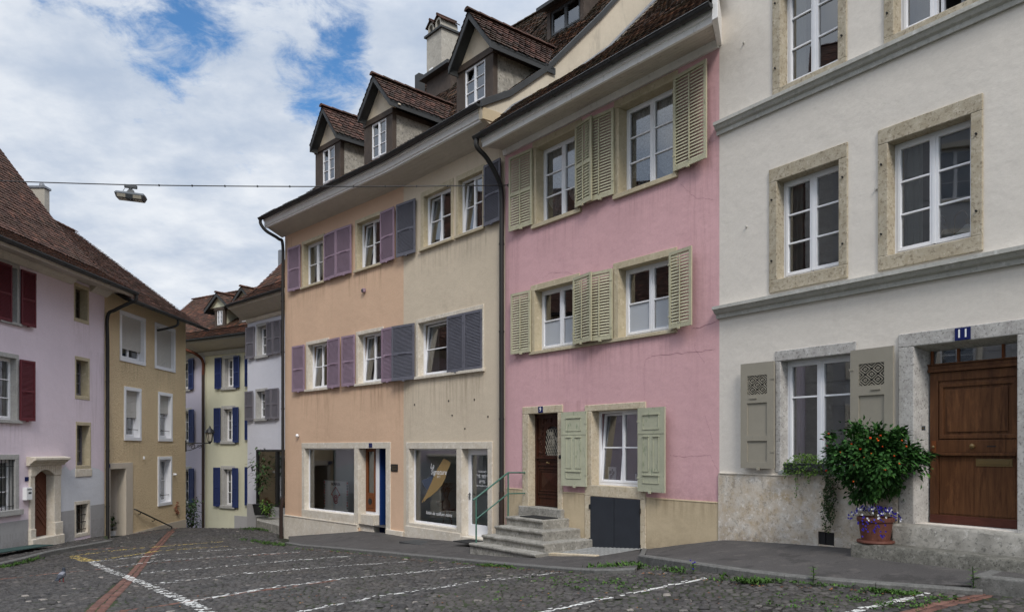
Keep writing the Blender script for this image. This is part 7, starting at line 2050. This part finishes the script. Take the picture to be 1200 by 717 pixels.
for i in range(225):
    p, d, n_, t_ = lobfn(); p = p + d.normalized() * .025 + Vector((0, -.01, .015)); tt = R.random()
    if i > 192: a_ = R.uniform(-2.1, -.4); p = Vector((sR * 1.02 * math.cos(a_), sR * 1.02 * math.sin(a_), R.uniform(.1, .34))); tt = .3
    for k in range(4):
        a_ = k * 1.57 + i; m.leaf(p, (math.cos(a_), -.5, math.sin(a_)), (0, -1, .2), .019, .015, tt)
m.build('lobelia_flowers', 'blue_flower', lt)
# trailing plant on the window sill
sp_u = hu(940, .1)
a, b, z0_, z1_ = winW
sx = h.thing('sill_plant', sp_u, -.06, z0_, 'bright green trailing plant in a trough on the grey window sill', 'window plant')
m = MB(); m.box(hu(921, .05) - sp_u, hu(972, .05) - sp_u, -.06, .10, .004, .12); m.build('trough', 'lamp_grey', sx, bevel=.01)
wA, wB = hu(920, .1) - sp_u, hu(966, .1) - sp_u
def sfn():
    x = R.uniform(wA, wB); hh_ = .24 * (1 - abs((x - (wA + wB) / 2 - .03) / ((wB - wA) / 1.7)) ** 2.2) + .04; z_ = R.uniform(-.06, hh_); y_ = R.uniform(-.14, .06)
    return Vector((x, y_, z_)), Vector((R.gauss(0, .6), R.gauss(-.5, .4), R.gauss(.1, .5))), Vector((R.gauss(0, .3), -.4, 1)), R.random()
foliage(900, sfn, (.025, .05), (.018, .034), 'sill_leaf', 'foliage', sx)
m = MB(); ms = MB()
for px, yb_, n_ in ((924, 559, 20), (936, 582, 34), (938, 572, 26), (951, 567, 26), (953, 563, 16), (947, 560, 16)):
    x = hu(px, .09) - sp_u; zb_ = h.z(px, yb_, .09) - z0_
    ms.tube([(x + .02, -.06, .06), (x, -.1, -.02), (x, -.09, zb_)], .003, 4)
    m = MB()
    for i in range(n_): m.leaf((x + R.gauss(0, .012), -.1 + R.gauss(0, .012), R.uniform(zb_, 0)), (R.gauss(0, 1), -.6, R.gauss(-.4, .4)), (0, -.6, 1), R.uniform(.02, .04), R.uniform(.014, .026), R.random())
    m.build('trailing_strand', 'sill_leaf', sx)
ms.build('stems', 'bark', sx)
iv_u = hu(972, .1); iv = h.thing('ivy', iv_u, -.05, z0_ - .02, 'dark ivy hanging from the window sill beside the lantana down to the pavement', 'ivy')
m = MB(); ms = MB()
for k in range(9):
    px = R.uniform(967, 978); x = hu(px, .09) - iv_u; zb_ = h.z(px, R.choice((618, 612, 606, 596, 622)), .09) - z0_ + .02
    pts = [(x + R.gauss(0, .02), -.04, .03)] + [(x + R.gauss(0, .035) + (.05 * math.sin(j * .8 + k)), -.05 - R.uniform(0, .03), .0 + zb_ * j / 7) for j in range(1, 8)]
    ms.tube(pts, .004, 4)
    for j in range(75):
        t = R.random(); i_ = int(t * 6.99); f_ = t * 7 - i_; p = Vector(pts[i_]).lerp(Vector(pts[i_ + 1]), f_)
        m.leaf(p + Vector((R.gauss(0, .02), R.gauss(-.01, .012), 0)), (R.gauss(0, 1), -.6, R.gauss(-.5, .5)), (0, -.7, 1), R.uniform(.022, .045), R.uniform(.02, .036), R.random())
m.build('leaves', 'ivy_leaf', iv); ms.build('stems', 'bark', iv)

# weeds along kerbs, moss tufts, dry leaves
def weedstrip(pts, n, hgt, wid, name='weeds', dens=None, mat='weed_leaf'):
    m = MB(); P = resample(densify([G(x, y) for x, y in pts], 4), 80)
    for i in range(n):
        k = R.uniform(0, 78.9); i_ = int(k); p = P[i_] + (P[i_ + 1] - P[i_]) * (k - i_)
        if dens and mnoise.noise((p[0] * 1.7, p[1] * 1.7, 3.1)) < dens: continue
        x, y = p[0] + R.gauss(0, wid), p[1] + R.gauss(0, wid); z = float(GZ(x, y)); hh_ = R.uniform(.3, 1) * hgt
        for q in range(R.randint(4, 8)):
            a_ = R.uniform(0, 6.28); m.leaf((x + R.gauss(0, .02), y + R.gauss(0, .02), z + R.uniform(0, hh_ * .5)), (math.cos(a_), math.sin(a_), R.uniform(.2, 1.6)), (R.gauss(0, .4), R.gauss(0, .4), 1), R.uniform(.5, 1.1) * hh_ * .8 + .015, R.uniform(.012, .03), min(1, max(0, R.gauss(.55, .25))))
    return tag(m.build(name, mat), 'low green weeds growing along the kerb stones and in joints', 'weeds', None, 'stuff')
weedstrip([(672, 669), (690, 668), (720, 668), (745, 665)], 170, .15, .09, dens=-.3)
weedstrip([(745, 666), (800, 671), (870, 684)], 120, .11, .07, dens=-.2)
weedstrip([(870, 683), (900, 683)], 60, .11, .06)
weedstrip([(900, 680), (1000, 690), (1060, 697), (1140, 699)], 100, .06, .04, dens=.08)
weedstrip([(1020, 692), (1065, 697)], 40, .07, .05)
weedstrip([(340, 643), (450, 651), (560, 662), (672, 671)], 130, .06, .03, dens=.05)
weedstrip([(285, 632), (310, 636), (335, 640)], 150, .1, .12); weedstrip([(288, 620), (315, 622), (332, 624)], 150, .12, .15)
weedstrip([(0, 666), (25, 660), (45, 655)], 130, .12, .07); weedstrip([(560, 662), (600, 665)], 60, .07, .04)
weedstrip([(560, 700), (640, 690), (760, 690)], 60, .03, .35, dens=.1); weedstrip([(1010, 700), (1060, 712), (1100, 700)], 60, .035, .12); weedstrip([(640, 676), (700, 690), (760, 676)], 90, .035, .3)
weedstrip([(900, 700), (980, 712), (1050, 700)], 60, .03, .3)
def leaves(pts, n, wid):
    m = MB(); P = resample(densify([G(x, y) for x, y in pts], 4), 60)
    for i in range(n):
        k = R.randint(0, 59); x, y = P[k][0] + R.gauss(0, wid), P[k][1] + R.gauss(0, wid); a_ = R.uniform(0, 6.28)
        m.leaf((x, y, float(GZ(x, y)) + .012), (math.cos(a_), math.sin(a_), R.uniform(-.05, .15)), (R.gauss(0, .3), R.gauss(0, .3), 1), R.uniform(.02, .05), R.uniform(.015, .03), R.random())
    return tag(m.build('dry_leaves', 'dry_leaf'), 'small dry orange leaves caught along the kerb', 'leaves', None, 'stuff')
leaves([(350, 643), (560, 663), (672, 671), (745, 671), (870, 686), (1140, 702)], 330, .05); leaves([(200, 700), (600, 700), (1000, 705)], 90, .5)
# single weed plants
for (px, py, hgt, lab) in ((953, 683, .22, 'single tall green weed growing at the kerb in front of the lantana'), (1140, 694, .30, 'leafy weed sprouting at the corner of the raised landing'), (812, 672, .16, 'small weed with blue flowers against the high kerb')):
    g_ = G(px, py); wd = empty('weed', g_, 0, lab, 'weed'); m = MB(); m.tube([(0, 0, 0), (.01, 0, hgt * .5), (.0, .01, hgt)], .005, 5); m.build('stem', 'weed_leaf', wd)
    m = MB()
    for i in range(11):
        a_ = i * 2.4; z_ = hgt * (.2 + .75 * i / 11); m.leaf((0, 0, z_), (math.cos(a_), math.sin(a_), .4), (0, 0, 1), R.uniform(.06, .1), R.uniform(.03, .05), .5 + .4 * R.random())
    m.build('leaves', 'weed_leaf', wd)
    if px == 812:
        for i in range(4):
            m = MB(); m.blob((R.uniform(-.06, .06), R.uniform(-.06, 0), R.uniform(.04, .2)), .014, .014, .012, 6, 4, .3); m.t = [.1 + .01 * (k % 3) for k in range(len(m.t))]; m.build('flower_head', 'blue_flower', wd)
# plants in the lane: pot and small tree by the narrow white house, shrub by the tan house, pot in the porch
def bush(pos, label, cat, hgt, wid, n, pot=None, name='potted_shrub', leafL=(.08, .16), mat='shrub_leaf', tall=False, group=None):
    e_ = empty(name, pos, 0, label, cat, group); zb_ = 0
    if pot:
        m = MB(); m.lathe([(pot * .75, 0), (pot, pot * 1.3), (pot * 1.05, pot * 1.3), (pot * .9, pot * 1.25)], 0, 0, 18); m.build('pot', 'rubber_mat' if pot > .2 else 'white_enamel', e_, smooth=40); zb_ = pot * 1.25
    m = MB()
    stems = []
    for k in range(5):
        a_ = R.uniform(0, 6.28); top = Vector((wid * .5 * math.cos(a_), wid * .5 * math.sin(a_), zb_ + hgt * R.uniform(.7, 1.0))); pts = [Vector((0, 0, zb_ * .9)), Vector((top.x * .3, top.y * .3, zb_ + hgt * .45)), top]; stems.append(pts); m.tube(smoothpts(pts, 4), .012, 5, .005)
    m.build('stems', 'bark', e_); m = MB()
    for i in range(n):
        s_ = smoothpts(R.choice(stems), 4); k = R.uniform(.15 if not tall else .3, 1) * (len(s_) - 1.01); p = s_[int(k)].lerp(s_[int(k) + 1], k - int(k))
        a_ = R.uniform(0, 6.28); p = p + Vector((math.cos(a_), math.sin(a_), 0)) * R.uniform(0, wid * .45) + Vector((0, 0, R.gauss(0, .06)))
        m.leaf(p, (math.cos(a_), math.sin(a_), R.gauss(-.3, .4)), (0, 0, 1), R.uniform(*leafL), R.uniform(.3, .5) * leafL[1], R.random())
    m.build('foliage', mat, e_)
    return e_
def onE(px, out, py): p = Ew.W(Ew.u(px, out), -out, Ew.z(px, py, out)); return p
zEg = -1.62
bush(onE(306, .5, 603), 'tall young fig like tree in a dark pot before the narrow white house', 'potted plant', 2.3, .75, 170, .34, 'potted_tree', (.14, .26), 'shrub_leaf', True)
bush(onE(316, .6, 605), 'bushy plant with yellowing leaves beside the dark pot in the lane', 'plant', .75, .6, 170, None, 'bushy_plant', (.1, .18), 'sill_leaf')
bush((-15.0, 36.0, float(GZ(-15.0, 36)) - .1), 'leafy dark green shrub at the corner of the tan house', 'shrub', 1.9, .8, 620, None, 'shrub', (.1, .2), 'shrub_leaf')
pp_ = Ta.W(Ta.u(131.5, -.5), .5, -1.72)
bush(pp_, 'small dark green plant in a white pot inside the tan doorway', 'potted plant', .75, .32, 150, .15, 'potted_plant', (.08, .14), 'shrub_leaf')
m = MB(); q = [Ew.W(Ew.u(300), 0, 0), Ew.W(Ew.u(345), 0, 0), Ew.W(Ew.u(336, 1.6), -1.6, 0), Ew.W(Ew.u(301, 1.1), -1.1, 0)]
zz = Ew.z(310, 607.5, .6); m.slab([(p[0], p[1]) for p in q], zz - .5, zz); tag(m.build('stone_landing', 'step_stone', bevel=.02, recalc=True), kind='structure')

# ------------------------------------------------------------------ lamp on its span wire, wall lantern, pigeon, covers
pR = Pk.W(Pk.u(598), -.03, Pk.z(598, 217.5)); pLf = (XL + .05, 17.0, CAMZ + (HY - 205) * 17.0 / F)
def wp(t): s_ = 4 * t * (1 - t) * .10; return (pR[0] + (pLf[0] - pR[0]) * t, pR[1] + (pLf[1] - pR[1]) * t, pR[2] + (pLf[2] - pR[2]) * t - s_)
best = min((abs(CX + F * wp(t)[0] / wp(t)[1] - 154), t) for t in [i / 400 for i in range(401)])[1]; pM = wp(best)
zM = CAMZ + (HY - 216.8) * pM[1] / F
cab = empty('span_wire', pR, 0, 'thin dark span wire stretched across the street between the houses', 'wire')
n = 40; P_ = []
for i in range(n + 1):
    t = i / n; p = list(wp(t)); k = t / best if t < best else (1 - t) / (1 - best); p[2] += (zM - pM[2]) * k; P_.append((p[0] - pR[0], p[1] - pR[1], p[2] - pR[2]))
m = MB(); m.tube(P_, .012, 6); m.build('cable', 'dark_pipe', cab)
m = MB()
for i in range(4, int(best * n), 2): q = Vector(P_[i]); m.box(q.x - .012, q.x + .012, q.y - .016, q.y + .016, q.z - .02, q.z + .02)
m.build('cable_clip', 'black_iron', cab)
m = MB(); m.blob((0, 0, 0), .05, .05, .05, 8, 6); m.tube([(0, 0, 0), (.1, .12, 0)], .02, 6); m.build('wall_anchor', 'black_iron', cab)
lang = math.atan2(pLf[1] - pR[1], pLf[0] - pR[0]) + math.pi
ll = empty('street_lamp', (pM[0], pM[1], zM - .32), lang, 'grey street lamp hanging from the span wire over the street', 'street lamp')
ll.rotation_euler = (0, rad(4), lang + rad(6)); ll.scale = (.82, .82, .82); ll.location.z += .056
m = MB(); m.box(-.18, .14, -.05, .05, .23, .31); m.tube([(-.02, 0, .24), (-.02, 0, .1)], .05, 8); m.tube([(-.16, 0, .24), (-.26, 0, .02)], .008, 5); m.hexa([(-.12, -.06, .08), (.1, -.06, .08), (.1, .06, .08), (-.12, .06, .08), (-.07, -.04, .18), (.06, -.04, .18), (.06, .04, .18), (-.07, .04, .18)]); m.build('hanger', 'lamp_grey', ll, bevel=.01)
def prof_house(s): return [(-.37 * s, .04), (-.34 * s, .09), (.34 * s, .09), (.37 * s, .04)]
m = MB(); vs = []
for y, zb_ in ((-.2, .05), (.2, .05)): pass
top = [(-.36, -.13, .085), (.36, -.13, .085), (.36, .13, .085), (-.36, .13, .085)]; rim = [(-.38, -.2, .02), (.38, -.2, .02), (.38, .2, .02), (-.38, .2, .02)]; bot = [(-.34, -.15, -.10), (.34, -.15, -.10), (.34, .15, -.10), (-.34, .15, -.10)]
m.add(top + rim + bot, [(0, 1, 2, 3)] + [(i, 4 + i, 4 + (i + 1) % 4, (i + 1) % 4) for i in range(4)] + [(4 + i, 8 + i, 8 + (i + 1) % 4, 4 + (i + 1) % 4) for i in range(4)] + [(8, 11, 10, 9)])
m.build('housing', 'lamp_grey', ll, recalc=True, bevel=.012)
m = MB()
for xa, xb in ((-.31, -.09), (.10, .32)):
    for sy in (-1, 1): m.quad((xa, sy * .197, .0), (xb, sy * .197, .0), (xb, sy * .162, -.085), (xa, sy * .162, -.085))
    m.quad((xa, -.13, -.103), (xb, -.13, -.103), (xb, .13, -.103), (xa, .13, -.103))
m.build('diffuser', 'lamp_glass', ll)
# wall lantern on a scrolled bracket at the corner of the tan house
ul = Ta.L - .03; zb_ = Ta.z(219, 519)
wl_ = empty('wall_lantern', Ta.W(ul, -.02, zb_), Ta.ang, 'black wrought iron wall lantern on a scrolled bracket at the corner of the tan house', 'wall lantern')
blen = 1.1
m = MB(); m.box(-.03, .03, -.02, .02, -.38, .12); m.tube([(0, 0, .0), (0, -blen, .0)], .022, 8)
for k, (c0, r0) in enumerate(((-.3, .14), (-.62, .10))):
    m.tube([(0, c0 + r0 * (1 - j / 26) * math.cos(j * .42), -.16 + r0 * (1 - j / 26) * math.sin(j * .42)) for j in range(22)], .013, 5)
m.tube(smoothpts([(0, 0, -.34), (0, -.25, -.30), (0, -.6, -.14), (0, -.85, -.02)]), .016, 6); m.build('bracket', 'black_iron', wl_)
lx = -blen + .02
m = MB()
for k in range(6):
    a_ = k * math.pi / 3; c_, s_ = math.cos(a_), math.sin(a_); m.tube([(.09 * c_, lx + .09 * s_, .08), (.17 * c_, lx + .17 * s_, .46)], .012, 5)
m.lathe([(.03, -.04), (.05, .02), (.1, .06), (.1, .09)], 0, lx, 12); m.lathe([(.2, .45), (.22, .47), (.15, .6), (.05, .68), (.035, .74), (.01, .78)], 0, lx, 12); m.build('lantern_frame', 'black_iron', wl_)
m = MB(); m.lathe([(.085, .09), (.16, .455)], 0, lx, 6); m.build('lantern_glass', 'lamp_glass', wl_)
# pigeon
gpz = G(72, 682); pg = empty('pigeon', gpz, rad(100), 'grey pigeon walking on the cobbles at the left', 'pigeon')
bm = bmesh.new(); me = bpy.data.meshes.new('body')
sk = [((-.17, 0, .09), .02), ((-.10, 0, .11), .04), ((0, 0, .135), .062), ((.07, 0, .16), .055), ((.10, 0, .205), .035), ((.115, 0, .245), .032), ((.14, 0, .245), .018)]
m = MB(); nn = 10; vs = []
sec = []
for (c, r_) in sk: sec.append((c, r_))
P2 = smoothpts([s_[0] for s_ in sec], 4); rr_ = [np.interp(i / (len(P2) - 1) * (len(sec) - 1), range(len(sec)), [s_[1] for s_ in sec]) for i in range(len(P2))]
for i, p in enumerate(P2):
    d = (P2[min(i + 1, len(P2) - 1)] - P2[max(i - 1, 0)]).normalized(); up = Vector((0, 1, 0)); v_ = d.cross(up).normalized()
    for k in range(nn): a_ = 2 * math.pi * k / nn; vs.append(p + up * rr_[i] * math.cos(a_) + v_ * rr_[i] * .95 * math.sin(a_))
for i in range(len(P2) - 1):
    for k in range(nn): m.add([], []); m.f.append((i * nn + k, i * nn + (k + 1) % nn, (i + 1) * nn + (k + 1) % nn, (i + 1) * nn + k)); m.t.append(.05 if i > 15 else (.85 if 5 < i < 13 else .25))
m.v = [tuple(v) for v in vs]; m.f.append(tuple(range(nn))); m.t.append(.1); m.f.append(tuple((len(P2) - 1) * nn + k for k in range(nn))); m.t.append(.1)
m.build('body', 'pigeon_feathers', pg, smooth=60, recalc=True)
m = MB(); 
for sy in (-1, 1): m.hexa([(-.14, sy * .035, .10), (.05, sy * .06, .13), (.05, sy * .066, .13), (-.14, sy * .04, .10), (-.16, sy * .025, .12), (.04, sy * .05, .18), (.04, sy * .06, .18), (-.16, sy * .03, .12)], .5)
m.hexa([(-.25, -.03, .07), (-.14, -.035, .085), (-.14, .035, .085), (-.25, .03, .07), (-.25, -.03, .08), (-.14, -.03, .11), (-.14, .03, .11), (-.25, .03, .08)], .1)
m.build('wing', 'pigeon_feathers', pg, recalc=True)
m = MB(); m.tube([(.135, 0, .245), (.175, 0, .235)], .01, 6, .003); m.build('beak', 'black_iron', pg)
for sy in (-.03, .03):
    m = MB(); m.tube([(.01, sy, .09), (.0, sy, .01), (.04, sy, .006)], .008, 5); m.tube([(0, sy, .01), (.03, sy + .02, .006)], .006, 5); m.build('leg', 'red_ink', pg)
# service cover on the asphalt, green mat by the lilac house
x, y, z = Cr.W(Cr.u(495, 1.0), -1.0, 0); zc_ = Cr.z(495, 636.5, .7)
sv = empty('service_cover', Cr.W(Cr.u(493, .7), -.72, zc_ + .0), Cr.ang, 'dark slate coloured service cover lying in the asphalt before the salon window', 'cover')
m = MB(); m.box(-.55, .6, -.3, .3, -.03, .025); m.build('plate', 'charcoal_board', sv, bevel=.008)
gm = Li.thing('entrance_mat', Li.u(10, .4), -.45, Li.z(12, 643, .4) - .02, 'long green mat on the left pavement beside the lilac house', 'mat')
m = MB(); m.box(-1.6, 1.55, -.3, .25, 0, .03); m.build('mat', 'green_mat', gm, bevel=.006)
gm.rotation_euler = (rad(1), rad(2.2), Li.ang)

# ================================================================== light, sky, camera
sun_el, sun_az = rad(43), rad(168)          # azimuth clockwise from +Y
sd = Vector((math.sin(sun_az) * math.cos(sun_el), math.cos(sun_az) * math.cos(sun_el), math.sin(sun_el)))
sl = bpy.data.lights.new('sun', 'SUN'); sl.energy = 2.2; sl.angle = rad(15); sl.color = (1, .95, .88)
so_ = bpy.data.objects.new('sun', sl); COL.objects.link(so_); so_.rotation_euler = sd.to_track_quat('Z', 'Y').to_euler(); so_.location = (0, 0, 30)

wd = bpy.data.worlds.new('World'); SC.world = wd; wd.use_nodes = True
nt = wd.node_tree; nt.nodes.clear(); L = nt.links
def N(ty, **kw):
    x = nt.nodes.new(ty)
    for k, v in kw.items(): setattr(x, k, v)
    return x
out = N('ShaderNodeOutputWorld'); sky = N('ShaderNodeTexSky', sky_type='NISHITA'); sky.sun_disc = False; sky.sun_elevation = sun_el; sky.sun_rotation = sun_az; sky.air_density = 1.3; sky.dust_density = .2; sky.ozone_density = 4.0
bg1 = N('ShaderNodeBackground'); bg1.inputs[1].default_value = .12; tint = N('ShaderNodeMix', data_type='RGBA', blend_type='MULTIPLY'); tint.inputs[0].default_value = 1; tint.inputs[7].default_value = (.55, .82, 1.02, 1); L.new(sky.outputs[0], tint.inputs[6]); L.new(tint.outputs[2], bg1.inputs[0])
tc = N('ShaderNodeTexCoord'); sep = N('ShaderNodeSeparateXYZ'); L.new(tc.outputs['Generated'], sep.inputs[0])
def M(op, a, b=None, c=None):
    x = N('ShaderNodeMath', operation=op)
    for i, v in enumerate((a, b, c)):
        if v is None: continue
        if hasattr(v, 'is_linked'): L.new(v, x.inputs[i])
        else: x.inputs[i].default_value = v
    return x.outputs[0]
zz = M('ADD', M('MAXIMUM', sep.outputs[2], 0), .22); cmb = N('ShaderNodeCombineXYZ'); L.new(M('DIVIDE', sep.outputs[0], zz), cmb.inputs[0]); L.new(M('DIVIDE', sep.outputs[1], zz), cmb.inputs[1])
def noise(scale, det, rough, off, dist=0):
    mp = N('ShaderNodeMapping'); mp.inputs['Location'].default_value = off; L.new(cmb.outputs[0], mp.inputs[0])
    x = N('ShaderNodeTexNoise'); x.inputs['Scale'].default_value = scale; x.inputs['Detail'].default_value = det; x.inputs['Roughness'].default_value = rough; x.inputs['Distortion'].default_value = dist; L.new(mp.outputs[0], x.inputs[0]); return x.outputs[0]
def mr(v, a, b, c=0, d=1):
    x = N('ShaderNodeMapRange', interpolation_type='SMOOTHSTEP'); x.inputs[1].default_value = a; x.inputs[2].default_value = b; x.inputs[3].default_value = c; x.inputs[4].default_value = d; L.new(v, x.inputs[0]); return x.outputs[0]
def lobe(px, py, r):
    d = Vector(((px - CX) / F, 1, (HY - py) / F)).normalized(); x = N('ShaderNodeVectorMath', operation='DISTANCE'); x.inputs[1].default_value = d; L.new(tc.outputs['Generated'], x.inputs[0]); return mr(x.outputs['Value'], r, 0)
n1 = M('ADD', M('MULTIPLY', noise(2.4, 12, .62, (3.3, 1.2, 0), .2), .55), M('MULTIPLY', noise(9, 12, .68, (5.3, 2.2, 0), .4), .45))
gap = M('ADD', M('ADD', M('MULTIPLY', lobe(390, 95, .11), .22), M('MULTIPLY', lobe(352, 128, .07), .10)), M('ADD', M('MULTIPLY', lobe(415, 42, .06), .08), M('ADD', M('MULTIPLY', lobe(195, 48, .10), .10), M('MULTIPLY', lobe(225, -5, .10), .12))))
cover = mr(M('SUBTRACT', n1, gap), .27, .42)
n2 = noise(1.4, 8, .55, (7.7, 4.1, 0)); n3 = noise(4.5, 8, .6, (1.1, 9.4, 0))
sh = mr(M('ADD', M('MULTIPLY', n2, .6), M('MULTIPLY', n3, .4)), .38, .66)
cr = N('ShaderNodeMix', data_type='RGBA'); L.new(sh, cr.inputs[0]); cr.inputs[6].default_value = (.43, .51, .64, 1); cr.inputs[7].default_value = (.82, .85, .89, 1)
bg2 = N('ShaderNodeBackground'); L.new(cr.outputs[2], bg2.inputs[0]); L.new(M('ADD', 1.0, M('MULTIPLY', mr(sep.outputs[2], .46, .9), 2.1)), bg2.inputs[1])
mx = N('ShaderNodeMixShader'); L.new(cover, mx.inputs[0]); L.new(bg1.outputs[0], mx.inputs[1]); L.new(bg2.outputs[0], mx.inputs[2]); L.new(mx.outputs[0], out.inputs[0])

cam = bpy.data.cameras.new('camera'); cam.sensor_fit = 'HORIZONTAL'; cam.sensor_width = 36; cam.lens = 36 * F / 1200; cam.shift_x = 0; cam.shift_y = (HY - 358.5) / 1200; cam.clip_start = .1; cam.clip_end = 2000
co = bpy.data.objects.new('camera', cam); COL.objects.link(co); co.location = (0, 0, CAMZ); co.rotation_euler = (rad(90), 0, 0); SC.camera = co
SC.view_settings.view_transform = 'Standard'; SC.view_settings.look = 'None'; SC.view_settings.exposure = .12; SC.view_settings.gamma = 1; SC.view_settings.use_curve_mapping = False
SC.render.engine = 'CYCLES'
SC.cycles.max_bounces = 7; SC.cycles.diffuse_bounces = 4; SC.cycles.glossy_bounces = 3; SC.cycles.transparent_max_bounces = 10; SC.cycles.use_denoising = True
